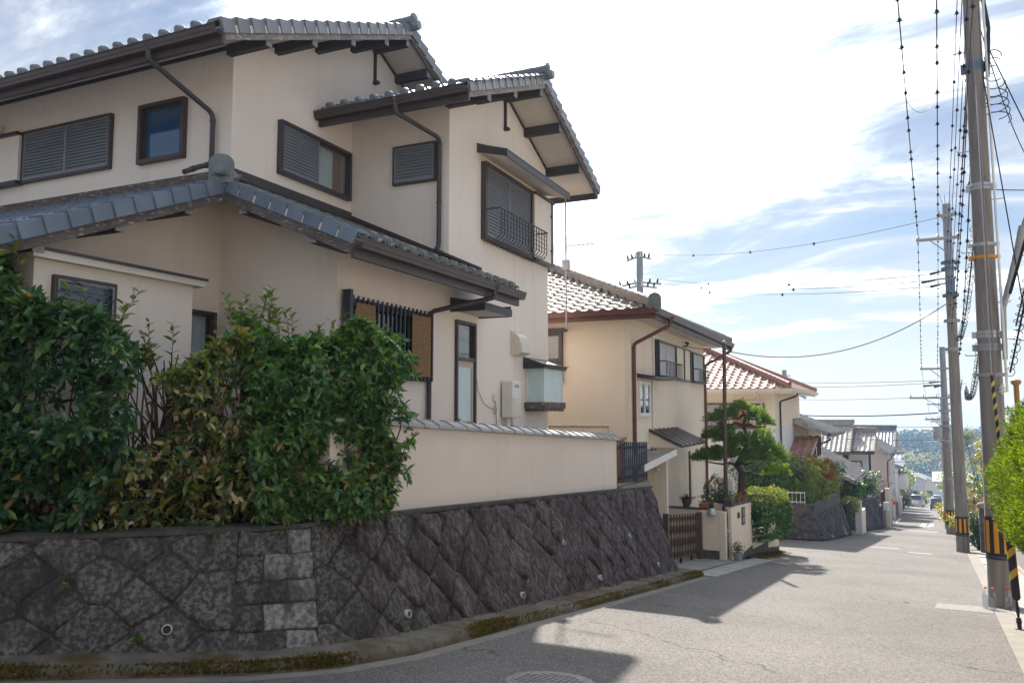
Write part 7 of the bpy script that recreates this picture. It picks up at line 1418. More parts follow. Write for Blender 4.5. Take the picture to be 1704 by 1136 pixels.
o = leaf_mesh('hillside_forest', np.concatenate(FP), np.concatenate(FD), np.concatenate(FS), .9, np.concatenate(FC), 'leaf_matte', None, LEAF_S, LFS); put(o, 'blue-green wooded hillside with a pale bamboo belt across the valley', 'forest')
FP = []; FD = []; FS = []; FC = []
for k in range(420):
    y = rnd.uniform(310, 428); x = rnd.uniform(-70, 70); z = zfar(y); h = rnd.uniform(4, 8); c = pal[k % 4]; n = 26; r = h * .4; d = nrm(nrng.normal(0, 1, (n, 3))); p = np.array([x, y, z + h * .5]) + d * np.array([r, r, h * .5]); FP.append(p); FD.append(d); FS.append(nrng.uniform(1.0, 1.8, n)); FC.append(np.repeat(c[None], n, 0) * nrng.uniform(.7, 1.3, (n, 1)))
o = leaf_mesh('valley_trees', np.concatenate(FP), np.concatenate(FD), np.concatenate(FS), .9, np.concatenate(FC), 'leaf_matte', None, LEAF_S, LFS); put(o, 'dark mass of trees on the valley floor below the hill', 'forest')
# ================================================================== right side: poles, wires, hedge
PG = 'utility poles along the right kerb'
def pole(label, x, y, h, r0=.185, r1=.115, split=.62, band=None, steps=True, top_mat='pole_steel', nsteps=8):
    zb = zr(y); t = thing('utility_pole', label, 'utility pole', (x, y, zb), group=PG)
    m = MB(); q = zb + h * split; rs = r0 + (r1 - r0) * split; m.tube([(x, y, zb - .3), (x, y, zb), (x, y, zb + h * split * .5), (x, y, q)], [r0, r0, (r0 + rs) / 2, rs], 24); m.build('concrete_shaft', 'pole_concrete', t, smooth=True)
    m = MB(); m.tube([(x, y, q + .001), (x, y, zb + h)], [rs * .97, r1], 20); m.build('upper_shaft', top_mat, t, smooth=True)
    if band:
        b0, b1 = band; rr = lambda z: r0 + (r1 - r0) * (z - zb) / h + .006
        m = MB(); m.tube([(x, y, b0), (x, y, b1)], [rr(b0), rr(b1)], 28); wb = m.build('warning_band', 'rubber', t, smooth=True)
        for k in range(9):
            a0 = 2 * math.pi * (k + .15) / 9; m = MB(); vs = []
            for z in (b0 + .05, b1 - .06):
                for q_ in range(4): a = a0 + q_ / 3 * 2 * math.pi / 9 * .5; vs.append((x + (rr(z) + .003) * math.cos(a), y + (rr(z) + .003) * math.sin(a), z))
            m.add(vs, [(i, i + 1, 5 + i, 4 + i) for i in range(3)]); m.build('yellow_stripe', 'warn_yellow', wb, fix=False)
        m = MB(); m.tube([(x, y, b0 - .05), (x, y, b0 - .01)], rr(b0) + .004, 28); m.build('band_strap', 'navy_iron', wb)
    if steps:
        for k in range(nsteps):
            z = zb + 2.2 + k * (h - 3) / nsteps; s_ = 1 if k % 2 else -1; rr_ = r0 + (r1 - r0) * (z - zb) / h; m = MB(); m.tube([(x + s_ * rr_ * .9, y - .02, z), (x + s_ * (rr_ + .16), y - .02, z), (x + s_ * (rr_ + .165), y - .02, z + .03)], .009, 5); m.build('step_bolt', 'steel_paint', t)
    return t
def clampband(t, x, y, z, r, mat='band_blue', h=.05, n=2, lug=.06):
    m = MB(); [m.tube([(x, y, z + k * h * 1.2), (x, y, z + k * h * 1.2 + h)], r, 20) for k in range(n)]; m.box(x - r - lug, x - r + .01, y - .03, y + .03, z, z + h * n); m.box(x + r - .01, x + r + lug, y - .03, y + .03, z, z + h * n); return m.build('clamp_band', mat, t)
def insulator(t, p, h=.12, mat='ceramic', axis=(0, 0, 1)):
    m = MB(); m.lathe(p, [(.02, 0), (.035, h * .2), (.055, h * .3), (.03, h * .45), (.05, h * .6), (.025, h * .8), (.03, h)], 10, axis=axis); return m.build('insulator', mat, t, smooth=True)
def crossarm(t, x, y, z, xl, xr, n=3, below=False):
    m = MB(); m.box(x + xl, x + xr, y - .18, y - .10, z, z + .09); a = m.build('cross_arm', 'steel_paint', t, bevel=.006); m = MB(); m.tube([(x + xl * .55, y - .14, z), (x, y - .1, z - .45)], .018, 5); m.build('arm_brace', 'steel_paint', t)
    return [tuple(insulator(t, (x + xl + .06 + (xr - xl - .12) * k / max(1, n - 1), y - .14, z + .09)).name for k in range(n))] and [(x + xl + .06 + (xr - xl - .12) * k / max(1, n - 1), y - .14, z + .22) for k in range(n)]
X1, Y1 = .76, 14.47; Z1 = zr(Y1)
P1_ = pole('nearest concrete utility pole with large yellow-black warning band', X1, Y1, 11.2, .188, .108, .98, (Z1 + .78, Z1 + 1.37), nsteps=10)
rp = lambda z: .188 + (.108 - .188) * (z - Z1) / 11.2
for z, mt, n in ((7.05, 'band_blue', 3), (5.1, 'steel', 2), (4.2, 'steel', 1), (4.0, 'warn_yellow', 1), (2.75, 'steel', 2), (2.55, 'steel_paint', 2), (.95 + 1.2, 'steel_paint', 1)): clampband(P1_, X1, Y1, z, rp(z) + .008, mt, n=n)
m = MB(); m.tube([(X1 + .16, Y1 - .12, 8.9), (X1 + .17, Y1 - .14, 6.0), (X1 + .19, Y1 - .17, 3.0), (X1 + .20, Y1 - .19, 1.9)], .018, 6); m.build('conduit', 'plastic_white', P1_, smooth=True)
m = MB(); m.tube([(X1 - .06, Y1 - .18, 9.0), (X1 + .02, Y1 - .2, 5.5), (X1 + .05, Y1 - .21, 2.0), (X1 + .1, Y1 - .22, -.1)], .012, 6); m.build('ground_wire', 'wire_grey', P1_, smooth=True)
insulator(P1_, (X1 + .13, Y1 - .24, 1.86), .16); insulator(P1_, (X1 + .17, Y1 - .3, .55), .15)
m = MB(); m.tube([(X1 + .14, Y1 - .1, 8.4), (X1 + .22, Y1 - .1, 7.7), (X1 + .17, Y1 - .1, 6.9)], .03, 8); m.build('cable_bundle', 'rubber', P1_, smooth=True)
m = MB()
for k in range(9): a = k * .7; m.tube([(X1 + .26 + .12 * math.cos(a + q * .5) * (1 + .1 * k % 3), Y1 - .1 + .02 * k, 7.2 + .13 * math.sin(a + q * .5) - .12 * k) for q in range(9)], .008, 5, cap=False)
m.build('cable_loop', 'wire', P1_, fix=False)
m = MB(); m.tube([(X1 + .20, Y1 - .12, 2.4), (X1 + .21, Y1 - .13, 3.2), (X1 + .40, Y1 - .3, 3.9), (X1 + .50, Y1 - .4, 4.4)], [.035, .04, .06, .06], 10); m.tube([(X1 + .50, Y1 - .4, 4.4), (X1 + .78, Y1 - .9, 5.3), (X1 + 1.4, Y1 - 2.4, 6.6)], [.03, .02, .02], 8); m.build('cable_sleeve', 'steel_paint', P1_, smooth=True)
X2, Y2 = .53, 28.46; Z2 = zr(Y2)
P2_ = pole('second utility pole with steel upper part and one cross arm', X2, Y2, 10.85, .185, .12, .74, (Z2 + .55, Z2 + 1.08))
A2 = crossarm(P2_, X2, Y2, 7.02, -.90, .36, 3)
for k in range(7): a = 2 * math.pi * k / 7; m = MB(); m.tube([(X2 + .11 * math.cos(a), Y2 + .11 * math.sin(a), Z2 + 10.85), (X2 + .19 * math.cos(a), Y2 + .19 * math.sin(a), Z2 + 11.15)], .007, 4); m.build('bird_spike', 'steel', P2_)
crossarm(P2_, X2, Y2, 7.75, -.28, .28, 2)
for z in (6.25, 6.05, 5.2, 4.4, 3.5): clampband(P2_, X2, Y2, z, .17, 'band_blue' if z > 5 else 'steel_paint', n=2)
for (dx, z) in ((-.55, 5.95), (-.8, 5.7), (-.55, 5.55)):
    m = MB(); m.tube([(X2 - .12, Y2, z + .1), (X2 + dx * .55, Y2 - .1, z + .06)], .02, 6); m.tube([(X2 + dx * .5, Y2 - .1, z + .06), (X2 + dx, Y2 - .15, z)], [.03, .045], 8); m.build('cable_clamp', 'rubber', P2_)
m = MB(); m.box(X2 - .13, X2 + .13, Y2 - .26, Y2 - .13, 5.3, 5.75); m.build('junction_box', 'band_blue', P2_, bevel=.02)
m = MB(); m.lathe((X2 + .30, Y2 - .1, 1.95), [(.02, 0), (.06, .04), (.065, .3), (.04, .36), (.02, .45)], 10); m.build('cable_closure', 'steel_paint', P2_, smooth=True)
X3, Y3 = .33, 42.0; Z3 = zr(Y3)
P3_ = pole('third utility pole with two cross arms and grey transformer', X3, Y3, 8.55, .19, .12, .6, (Z3 + .5, Z3 + 1.1))
A3 = crossarm(P3_, X3, Y3, 3.55, -.95, .5, 3); B3 = crossarm(P3_, X3, Y3, 2.2, -1.45, .25, 4)
for (dx, z) in ((-.6, 3.0), (-.85, 2.85), (-.4, 2.8)): m = MB(); m.tube([(X3 - .1, Y3, z), (X3 + dx, Y3 - .15, z - .05)], [.02, .05], 8); m.build('cable_clamp', 'rubber', P3_)
for z in (1.6, .9, .2): clampband(P3_, X3, Y3, z, .2, 'steel_paint')
X4, Y4 = .30, 49.0; Z4 = zr(Y4)
P4_ = pole('fourth utility pole close behind the third with a green-wrapped base', X4, Y4, 7.0, .19, .13, .7, (Z4 + .5, Z4 + 1.1))
m = MB(); m.tube([(X4, Y4, Z4 + 1.15), (X4, Y4, Z4 + 1.8)], .205, 20); m.build('green_sleeve', 'paint_green', P4_)
crossarm(P4_, X4, Y4, 1.15, -.9, .3, 3); m = MB(); m.lathe((X4 - .32, Y4 - .1, .15), [(.2, 0), (.23, .04), (.23, .62), (.2, .68), (.05, .72)], 16); m.build('transformer', 'steel_paint', P4_, smooth=True)
m = MB(); m.tube([(X4 - .1, Y4, 0.3), (X4 - .5, Y4 - .3, .6), (X4 - .75, Y4 - .5, .62)], .03, 6); m.box(X4 - 1.1, X4 - .7, Y4 - .6, Y4 - .42, .55, .66); m.build('street_lamp_arm', 'ceramic', P4_)
far_p = [(.40, 62, 8.5), (.45, 76, 8.5), (.5, 93, 8.5), (.55, 115, 8.5), (.5, 150, 8.5)]
flab = ['fifth utility pole down the right kerb with a street lamp arm', 'sixth utility pole down the right kerb', 'seventh utility pole down the right kerb', 'far thin utility pole near the black car', 'farthest utility pole beyond the cars']
FPO = []
for (x, y, h), lab in zip(far_p, flab):
    t = pole(lab, x, y, h, .18, .12, .7, (zr(y) + .5, zr(y) + 1.1), steps=False); FPO.append(crossarm(t, x, y, zr(y) + h - .6, -1.0, .4, 3)); crossarm(t, x, y, zr(y) + h - 1.6, -.8, .3, 3)
    if y == 62: m = MB(); m.tube([(x, y, zr(y) + 5), (x - .5, y - .2, zr(y) + 5.4), (x - .9, y - .3, zr(y) + 5.45)], .03, 6); m.box(x - 1.3, x - .8, y - .4, y - .2, zr(y) + 5.38, zr(y) + 5.5); m.build('street_lamp_arm', 'ceramic', t)
# pole behind the second house
pb_ = thing('utility_pole', 'grey utility pole with insulator arms rising behind the hipped roof', 'utility pole', (-15.3, 45, -4)); m = MB(); m.tube([(-15.3, 45, -4), (-15.3, 45, 11.1)], [.24, .19], 16); m.build('shaft', 'pole_steel', pb_, smooth=True)
for z, w_ in ((10.7, .75), (9.15, 1.35), (8.95, 1.1)):
    m = MB(); m.beam((-15.3 - w_, 44.8, z - .12), (-15.3, 44.8, z + .1), .09, .1); m.beam((-15.3, 44.8, z + .1), (-15.3 + w_, 44.8, z - .12), .09, .1); m.build('cross_arm', 'steel_paint', pb_)
    for k in range(6): m = MB(); u = (k + .5) / 6 * 2 - 1; m.lathe((-15.3 + w_ * u, 44.78, z - .1 - .12 * abs(u) + .15), [(.03, 0), (.07, .08), (.05, .2), (.02, .3)], 8, axis=(.3 * u, -.2, 1)); m.build('insulator', 'ceramic' if abs(u) < .5 else 'rubber', pb_, smooth=True)
fp2 = thing('utility_pole', 'far grey utility pole behind the red-roofed house with a lamp head', 'utility pole', (-9.3, 58, -5)); m = MB(); m.tube([(-9.3, 58, -5), (-9.3, 58, 4.5)], [.2, .15], 12); m.build('shaft', 'pole_steel', fp2, smooth=True); m = MB(); m.beam((-9.7, 57.9, 4.1), (-8.9, 57.9, 4.1), .07, .07); m.build('cross_arm', 'steel_paint', fp2); m = MB(); m.tube([(-9.3, 58, 2.6), (-8.6, 57.9, 2.9), (-7.9, 57.8, 2.55)], [.04, .05, .1], 8); m.build('lamp_head', 'steel_paint', fp2)
# ---- wires
def wire(label, a, b, sag=.3, r=.008, beads=0, bead=.035, mat='wire', helix=None, n=22, group=None, name='overhead_wire'):
    a = Vector(a); b = Vector(b); t = thing(name, label, 'wire', tuple(a), group=group); pt = lambda u: a.lerp(b, u) - Vector((0, 0, 4 * sag * u * (1 - u)))
    m = MB(); m.tube([pt(k / n) for k in range(n + 1)], r, 5, cap=False); m.build('line', mat, t, fix=False, smooth='all')
    if beads:
        m = MB(); ln = (b - a).length; k = int(ln / beads)
        for i in range(1, k): p = pt((i + rnd.uniform(-.28, .28)) / k); m.tube([p + Vector((0, 0, bead * .8)), p, p - Vector((0, 0, bead * 1.3))], [bead * .3, bead * .75, bead * .25], 5); m.tube([p + Vector((-bead, 0, -bead * .6)), p + Vector((bead, 0, -bead * .5))], bead * .22, 4)
        m.build('line_clips', mat, t, fix=False, kind='stuff')
    if helix:
        rad, pitch = helix; ln = (b - a).length; k = int(ln / pitch * 9); d = (b - a).normalized(); s1_ = d.orthogonal().normalized(); s2_ = d.cross(s1_)
        m = MB(); m.tube([pt(i / k) + (s1_ * math.cos(i * 2 * math.pi / 9) + s2_ * math.sin(i * 2 * math.pi / 9)) * rad * (1 + .25 * math.sin(i * .37)) - Vector((0, 0, rad * .6)) for i in range(k + 1)], .0055, 4, cap=False); m.build('spiral_hanger', mat, t, fix=False, kind='stuff')
    return t
up = lambda p, y, dz=0.0, x=None: (p[0] if x is None else x, y, p[2] + .094 * (p[1] - y) + dz)
WGR = 'lines strung along the poles'
# lines coming over the viewer to the second pole's arm, then on down the street
ends = [(-.35, -.20), (.05, .25), (.55, .9)]
w1 = ['clipped power line at far left of the pole line, over the road', 'clipped power line second from left of the pole line', 'power line running closest past the near pole']
for (p, lab, x0) in zip(A2, w1, (-.26, .30, .62)): wire(lab, up(p, -14, .3, x0), p, .35, .011, beads=.95, bead=.045)
w2 = ['left power line between the second and third poles', 'middle power line between the second and third poles', 'right power line between the second and third poles']
for p, q, lab in zip(A2, A3, w2): wire(lab, p, q, .25, .008, beads=.6, bead=.035)
w3 = ['left power line running on from the third pole', 'middle power line running on from the third pole', 'right power line running on from the third pole']
for p, q, lab in zip(A3, FPO[0], w3): wire(lab, p, q, .4, .008)
for i in range(len(FPO) - 1):
    for j, (p, q) in enumerate(zip(FPO[i], FPO[i + 1])): wire('thin far power line between the distant right-hand poles', p, q, .3, .01, group='far lines between distant poles', n=8)
# communication cables with spiral hangers on the near pole
wire('spiral-wrapped cable from the near pole up towards the upper right', (X1 + .5, Y1 - .5, 4.0), (1.75, 4.0, 7.6), .15, .016, helix=(.055, .22))
wire('second spiral-wrapped cable at the right edge of the picture', (X1 + .35, Y1 - .3, 2.9), (1.55, 3.0, 7.9), .2, .012, helix=(.05, .25))
wire('spiral-wrapped cable between the near and second poles', (X1 - .1, Y1, 4.6), (X2 + .15, Y2, 3.9), .45, .014, helix=(.06, .3))
wire('looped cable hanging right of the second pole', (X1 - .1, Y1 + .05, 2.9), (X2 + .3, Y2 - .1, 2.2), .5, .012, helix=(.05, .3))
wire('lower cable from second to third pole', (X2 + .2, Y2, 2.6), (X3 + .2, Y3, .9), .4, .014)
wire('steep service wire at upper right of the near pole', (X1 + .15, Y1, 7.6), (1.9, 12.0, 3.2), .05, .009)
wire('stay wire running down right of the near pole', (X1 + .1, Y1, 7.1), (1.25, 13.2, 1.9), .0, .009)
wire('thin line leaving the near pole to the right edge', (X1 + .15, Y1, 5.1), (6, 16.5, 5.2), .1, .008)
wire('lower thin line leaving the near pole to the right edge', (X1 + .15, Y1, 2.75), (6, 16.5, 2.4), .1, .008)
for k in range(4): wire('fine line of the bundle left of the near pole', up((X2 - .12 + .03 * k, Y2, 5.6), -12, .2, .52 + .035 * k), (X2 - .12 + .03 * k, Y2 - .1, 5.6 - .5 * k), .3, .006, beads=1.6, bead=.03, group='bundle of fine lines by the near pole')
wire('thick dark cable sweeping from the near pole to the upper right corner', (X1 + .3, Y1 - .3, 3.4), (1.62, 5.0, 6.9), .1, .024)
wire('spiral-hung cable along the far right edge beside the near pole', (X1 + .25, Y1 - .2, 2.2), (1.28, 7.5, 5.6), .12, .014, helix=(.045, .2))
wire('thin dark wire slanting down right from the top of the near pole', (X1 + .1, Y1 - .1, 8.3), (1.75, 9.0, 5.8), .02, .009)
wire('slack thin wire looping at the top right behind the near pole', (X1 + .1, Y1 + .1, 7.9), (2.2, 20, 6.6), .5, .009)
wire('clip-hung cable dropping left of the near pole to the second pole', (X1 - .12, Y1, 6.6), (X2 + .1, Y2 - .1, 4.9), .3, .010, beads=.8, bead=.04)
wire('second clip-hung cable close left of the near pole', (X1 - .12, Y1, 5.6), (X2 + .14, Y2 - .1, 3.3), .4, .010, beads=.9, bead=.04)
# lines crossing to the left
wire('thin upper line from second pole to the pole behind the hipped roof', (X2 - .28, Y2 - .1, 7.75), (-14.6, 44.8, 10.9), .5, .009, beads=4.5, bead=.06)
for k, lab in enumerate(('upper of three parallel lines to the pole behind the hipped roof', 'middle of three parallel lines to the pole behind the hipped roof', 'lowest of three parallel lines to the pole behind the hipped roof')): wire(lab, (X2 - .55 - .15 * (k == 1), Y2 - .15, 5.95 - .2 * k), (-14.1, 44.8, 9.35 - .22 * k), .35, .009, beads=6, bead=.06)
wire('heavy service cable sagging from second pole to the hipped-roof house eave', (X2 - .12, Y2, 5.0), (-5.5, 24.2, 3.42), .75, .014)
wire('service wire from the meter pole to the house insulators', (-4.63, 20, 3.25), (-6.0, 21.5, 3.4), .08, .008)
for k, (z, zz, s_) in enumerate(((3.05, 3.3, .2), (2.95, 3.0, .25), (2.3, 2.15, .2), (1.55, 1.45, .35), (.9, .75, .2), (.3, .15, .25))):
    wire(['topmost line crossing from third pole over the grey roofs', 'second line crossing from third pole over the grey roofs', 'third line crossing from third pole over the grey roofs', 'doubled heavy line crossing low over the grey roofs', 'low line crossing in front of the wooded hill skyline', 'lowest line crossing in front of the hill'][k], (X3 - .3, Y3 - .1, z), (-13, 52, zz + .5), s_, .012 if k != 3 else .03)
for k, z in enumerate((-1.6, -2.4, -3.3)): wire(['upper far line crossing the hill', 'middle far line crossing the hill', 'lower far line crossing the hill'][k], (.06, 76, z), (-9, 80, z - .2), .3, .018)
# hanging jumper loops between the two left lines
for k, y in enumerate((7.5, 12.5, 18)):
    p, q = [tuple(Vector(up(A2[i], -14, .3, xx)).lerp(Vector(A2[i]), (y + 14) / (A2[i][1] + 14)) - Vector((0, 0, 4 * .35 * ((y + 14) / 42.3) * (1 - (y + 14) / 42.3)))) for i, xx in ((0, -.26), (1, .30))]
    wire(['nearest', 'middle', 'farthest'][k] + ' slack jumper loop between the two left clipped power lines', p, q, .30, .005, mat='wire_grey', n=12)
# ---- guy wire with yellow-black guard, bottles
gy = thing('guy_wire', 'guy wire with yellow and black striped guard at the right edge', 'guy wire', (.80, 12.0, zr(12)))
g0 = Vector((.80, 12.0, zr(12) + .05)); g1 = Vector((.66, 12.35, 2.15)); gp = lambda u: g0.lerp(g1, u)
m = MB(); m.tube([gp(.0), gp(1.0), Vector((X1, Y1 - .1, 7.0))], .007, 6); m.build('strand', 'steel_paint', gy, smooth=True)
m = MB(); m.tube([gp(.10), gp(.11), gp(.60), gp(.62)], [.03, .048, .048, .03], 16); gd = m.build('guard_tube', 'rubber', gy, smooth=True)
def spiral(u0, u1, turns, r, wdt, mat, par):
    n = int(turns * 20); m = MB(); vs = []; d = (g1 - g0).normalized(); a1 = d.orthogonal().normalized(); a2 = d.cross(a1)
    for i in range(n + 1):
        u = u0 + (u1 - u0) * i / n; a = 2 * math.pi * turns * i / n
        for dw in (-wdt, wdt): vs.append(gp(u + dw / (g1 - g0).length) + (a1 * math.cos(a) + a2 * math.sin(a)) * r)
    m.add(vs, [(2 * i, 2 * i + 2, 2 * i + 3, 2 * i + 1) for i in range(n)]); return m.build('yellow_stripe', mat, par, fix=False)
spiral(.15, .57, 5.2, .0496, .048, 'warn_yellow2', gd)
m = MB(); m.tube([gp(.62), gp(.98)], .02, 10); gu = m.build('upper_guard', 'rubber', gy, smooth=True); spiral(.64, .96, 7, .0212, .03, 'warn_yellow2', gu)
m = MB(); m.tube([gp(-.01), gp(.035)], [.022, .03], 8); m.tube([gp(.035), gp(.06), gp(.1)], [.012, .022, .012], 8); m.blob(gp(.02), .035); m.box(.755, .845, 11.97, 12.03, zr(12), zr(12) + .03); m.build('anchor_shackle', 'rubber', gy)
for i, (x, y, lab) in enumerate(((.53, 14.08, 'left'), (.62, 14.02, 'middle'), (.82, 14.12, 'right'))):
    t = thing('water_bottle', 'clear water bottle with red cap standing ' + lab + ' at the near pole base', 'bottle', (x, y, zr(y)), group='bottles at the near pole'); m = MB(); zb = zr(y) + .012
    m.lathe((x, y, zb), [(.040, 0), (.045, .012), (.045, .09), (.041, .10), (.045, .11), (.045, .19), (.04, .23), (.016, .275), (.014, .285)], 14); m.build('bottle_body', 'pet_clear', t, smooth=True); m = MB(); m.lathe((x, y, zb + .286), [(.018, 0), (.018, .024), (.015, .026)], 12); m.build('cap', 'cap_red', t)
    m = MB(); m.lathe((x, y, zb + .004), [(.038, 0), (.0425, .01), (.0425, .18), (.001, .181)], 14); m.build('water', 'pet_clear', t, smooth=True)
# ---- conifer hedge on a brick wall at the right edge
bw_ = thing('brick_wall', 'pinkish brick wall under the conifer hedge at the right edge', 'wall', (1.1, 9, -.9))
brick = box_mesh('brick', [(0, .10, 0, .205, 0, .056)], 'brick_pink', bevel=.004)
m = MB(); m.ext([(1.0, 4.5, zr(4.5)), (1.0, 13.0, zr(13)), (1.13, 13.0, zr(13)), (1.13, 4.5, zr(4.5))], (0, 0, .95)); m.build('core', 'mortar', bw_)
for j in range(14):
    for k in range(22):
        y = 8.2 + k * .216 + (.108 if j % 2 else 0)
        if y < 12.85: inst('brick', brick, Matrix.Translation(Vector((.985, y, zr(y) + .02 + j * .067)) - BASE[bw_.name]), bw_)
th = thing('conifer_hedge', 'bright yellow-green conifer hedge leaning in at the right edge', 'hedge', (1.2, 10, -.3))
TP = []; TA = []
cols_ = [(.15, .21, .022), (.09, .15, .02), (.24, .28, .03), (.04, .08, .016)]
for (cx, cy, z0, z1, r) in ((1.12, 11.9, -.1, 1.55, .55), (1.12, 10.9, 0, 1.80, .56), (1.15, 9.8, .1, 1.78, .55), (1.22, 8.7, .2, 1.95, .58), (1.25, 7.6, .3, 2.0, .6), (1.35, 12.9, -.2, 1.1, .5)):
    n = 7200; a = nrng.uniform(0, 2 * np.pi, n); h = nrng.uniform(0, 1, n); rr = r * np.clip(1.0 - .75 * np.clip(h - .55, 0, 1) * 1.6, .1, 1) * np.clip(.55 + h * 1.6, 0, 1) * nrng.uniform(.72, 1.05, n); p = np.stack([cx + rr * np.cos(a), cy + rr * np.sin(a) * 1.1, z0 + h * (z1 - z0)], 1)
    p += (nfield(p, 3.0) * .16 + nfield(p * np.array([1, 1, .35]), 7.0, 2.) * .13)[:, None] * np.stack([np.cos(a), np.sin(a), np.zeros(n)], 1); TP.append(p); TA.append(np.stack([np.cos(a) * .75, np.sin(a) * .75, np.full(n, .9)], 1) + nrng.normal(0, .25, (n, 3)))
TP = np.concatenate(TP); TA = np.concatenate(TA); gapm = nfield(TP, 4.2, 3.) > -.42; TP = TP[gapm]; TA = TA[gapm]
LP, LD = sprigs(TP, TA, 5, .05, (8, 55), 1.4); leaf_mesh('foliage', LP, LD, .042 * nrng.uniform(.6, 1.3, len(LP)), .34, pick(cols_, len(LP), [.4, .28, .2, .12]), 'leaf_matte', th, LEAF_S, LFS)
m = MB()
for (cx, cy) in ((1.12, 11.9), (1.12, 10.9), (1.15, 9.8), (1.22, 8.7), (1.25, 7.6)):
    m.tube([(cx, cy, -1), (cx, cy, 1.4)], [.04, .015], 6)
    for k in range(26): a = rnd.uniform(0, 6.28); z = rnd.uniform(-.1, 1.2); m.tube([(cx, cy, z), (cx + .25 * math.cos(a), cy + .25 * math.sin(a), z + .12), (cx + .42 * math.cos(a), cy + .42 * math.sin(a), z + .3)], [.01, .008, .004], 4, cap=False)
m.build('branches', 'bark', th, fix=False)
# ---- behind the hedge: posts, shrubs, walls on the right
tp = thing('timber_post', 'brown pole with a flat cap rising behind the conifer hedge', 'pole', (1.35, 17.5, -1.5)); m = MB(); m.tube([(1.35, 17.5, -1.6), (1.32, 17.5, 2.1)], .045, 8); m.build('shaft', 'timber', tp, smooth=True); m = MB(); m.lathe((1.32, 17.5, 2.1), [(.06, 0), (.085, .03), (.085, .08), (.05, .1)], 10); m.build('cap', 'timber', tp)
tp = thing('garden_post', 'short dark post with cap between the second pole and near pole', 'post', (1.25, 27, -2.6)); m = MB(); m.tube([(1.25, 27, -2.6), (1.25, 27, 1.15)], .055, 8); m.build('shaft', 'gate_wood', tp, smooth=True); m = MB(); m.lathe((1.25, 27, 1.15), [(.07, 0), (.09, .04), (.09, .1), (.04, .14)], 10); m.build('cap', 'timber', tp)
tree('silvery olive tree between the near and second poles', (1.45, 33.5, zr(33.5)), 4.3, 1.15, [(.24, .26, .17), (.17, .20, .12), (.30, .31, .21)], n=1500, ls=.085, low=.2, mat='leaf_matte')
tree('reddish-tipped bush by the right-hand gate post', (1.08, 30.6, zr(30.6)), 1.95, .62, [(.36, .22, .12), (.42, .29, .15), (.17, .17, .06)], n=900, ls=.06, low=.12, cat='bush', name='bush')
tree('dark green rounded bush at the foot of the right-hand gate post', (1.0, 29.7, zr(29.7)), 1.15, .48, [(.04, .09, .04), (.055, .11, .045)], n=900, ls=.06, low=.1, cat='bush', name='bush')
tree('yellow-flowered tree glimpsed beside the near pole', (1.15, 25.5, zr(25.5)), 3.4, .45, [(.55, .42, .02), (.40, .36, .03), (.12, .17, .03)], n=320, ls=.07, low=.55)
tree('yellow-green shrub left of the second pole', (.95, 33, zr(33)), 2.6, .8, GY, n=600, ls=.09, low=.1, cat='shrub', name='shrub')
tree('yellow bush at the base of the fourth pole', (.35, 56, zr(56)), 1.2, .7, [(.42, .34, .03), (.3, .28, .04)], n=300, ls=.12, low=.1, cat='bush', name='bush')
tree('greenish shrub behind the third pole', (1.0, 46, zr(46)), 3.0, .9, G1, n=500, ls=.12, low=.1, cat='shrub', name='shrub')
gp_ = thing('gate_post', 'grey stone gate post with round ball top on the right', 'post', (1.1, 28.4, zr(28.4))); m = MB(); m.box(1.0, 1.22, 28.3, 28.52, zr(28.4), zr(28.4) + 1.35); m.build('shaft', 'concrete_dark', gp_, bevel=.01); m = MB(); m.blob((1.09, 28.4, zr(28.4) + 1.43), (.15, .15, .11), 14, 8); m.build('ball', 'concrete', gp_, smooth=True)
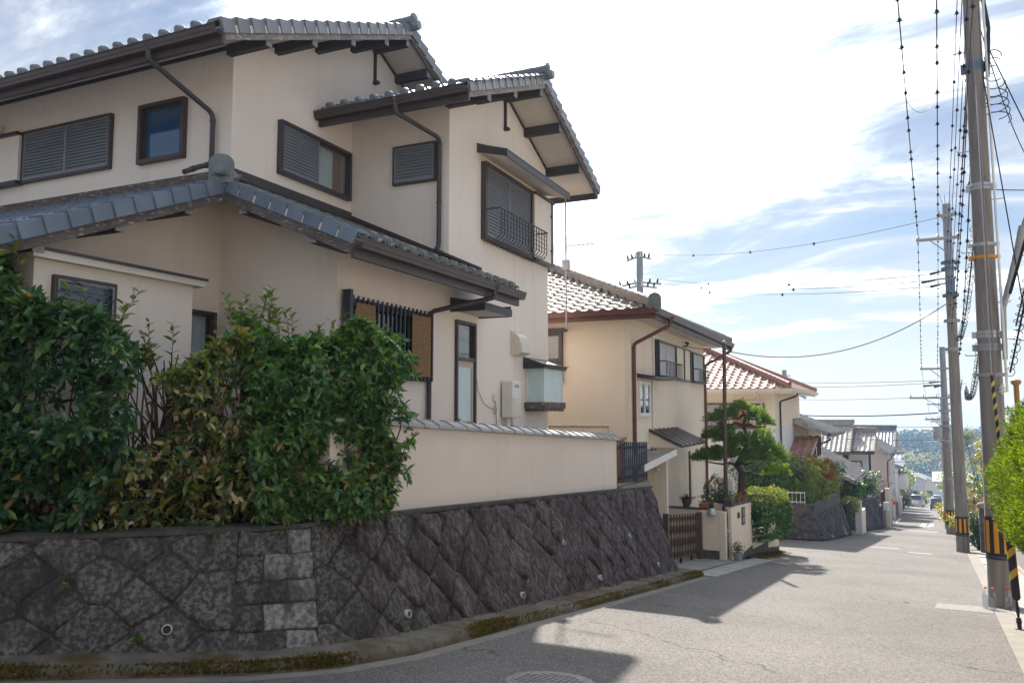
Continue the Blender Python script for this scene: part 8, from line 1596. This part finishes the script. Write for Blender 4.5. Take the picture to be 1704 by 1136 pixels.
rw = thing('boundary_wall', 'low concrete boundary wall on the right behind the poles', 'wall', (1.7, 40, -3.5)); m = MB(); m.ext([(1.6, 19, zr(19)), (1.75, 19, zr(19)), (1.75, 90, zr(90)), (1.6, 90, zr(90))], (0, 0, .9)); m.build('wall', 'concrete', rw); m = MB(); m.ext([(1.57, 19, zr(19) + .901), (1.78, 19, zr(19) + .901), (1.78, 90, zr(90) + .901), (1.57, 90, zr(90) + .901)], (0, 0, .05)); m.build('coping', 'concrete_dark', rw)
gable_house('white house with flat pale roof glimpsed right behind the second pole', 3.3, 9, 62, 70, zr(62), zr(62) + 4.6, .3, 'x', 'wall_white', 'cap_tile', wins=(('c', 3.8, zr(62) + 2.6, 1.6, 1.1, 'b'),))
gable_house('unseen cream house added to bounce light, across the street beside and behind the viewer', 4.6, 12.5, -13, 5.0, -.4, 5.2, .42, 'y', 'stucco_cream', 'tile', over=.7, w=.54, l=.5)  # out of view, added so its pale sunlit wall brightens the shaded facades
# tv aerial on the near house corner
an = thing('tv_aerial', 'thin television aerial mast at the far corner of the beige house', 'aerial', (-5.75, 15.4, 4.0), HA)
m = MB(); m.tube([(-5.75, 15.4, 3.3), (-5.75, 15.4, 6.2)], .018, 6); m.build('mast', 'steel_paint', an); m = MB(); m.tube([(-5.75, 15.4, 5.05), (-5.05, 15.2, 5.0)], .01, 5); [m.tube([(-5.55 + .1 * k, 15.34, 4.9), (-5.55 + .1 * k, 15.34, 5.2)], .005, 4) for k in range(5)]; m.box(-5.82, -5.68, 15.35, 15.45, 4.55, 4.75); m.build('antenna', 'steel_paint', an)
# ---- air: thin haze
hzm = bpy.data.materials.new('haze'); hzm.use_nodes = True; t_ = hzm.node_tree; t_.nodes.clear(); o_ = N(t_, 'ShaderNodeOutputMaterial'); pv = N(t_, 'ShaderNodeVolumePrincipled'); pv.inputs['Color'].default_value = (.42, .66, 1.0, 1); pv.inputs['Density'].default_value = .00040; pv.inputs['Anisotropy'].default_value = .3; t_.links.new(pv.outputs[0], o_.inputs['Volume']); MATS['haze'] = hzm
m = MB(); m.box(-720, 720, -90, 1030, -60, 14); put(m.build('haze', 'haze'), kind='stuff')
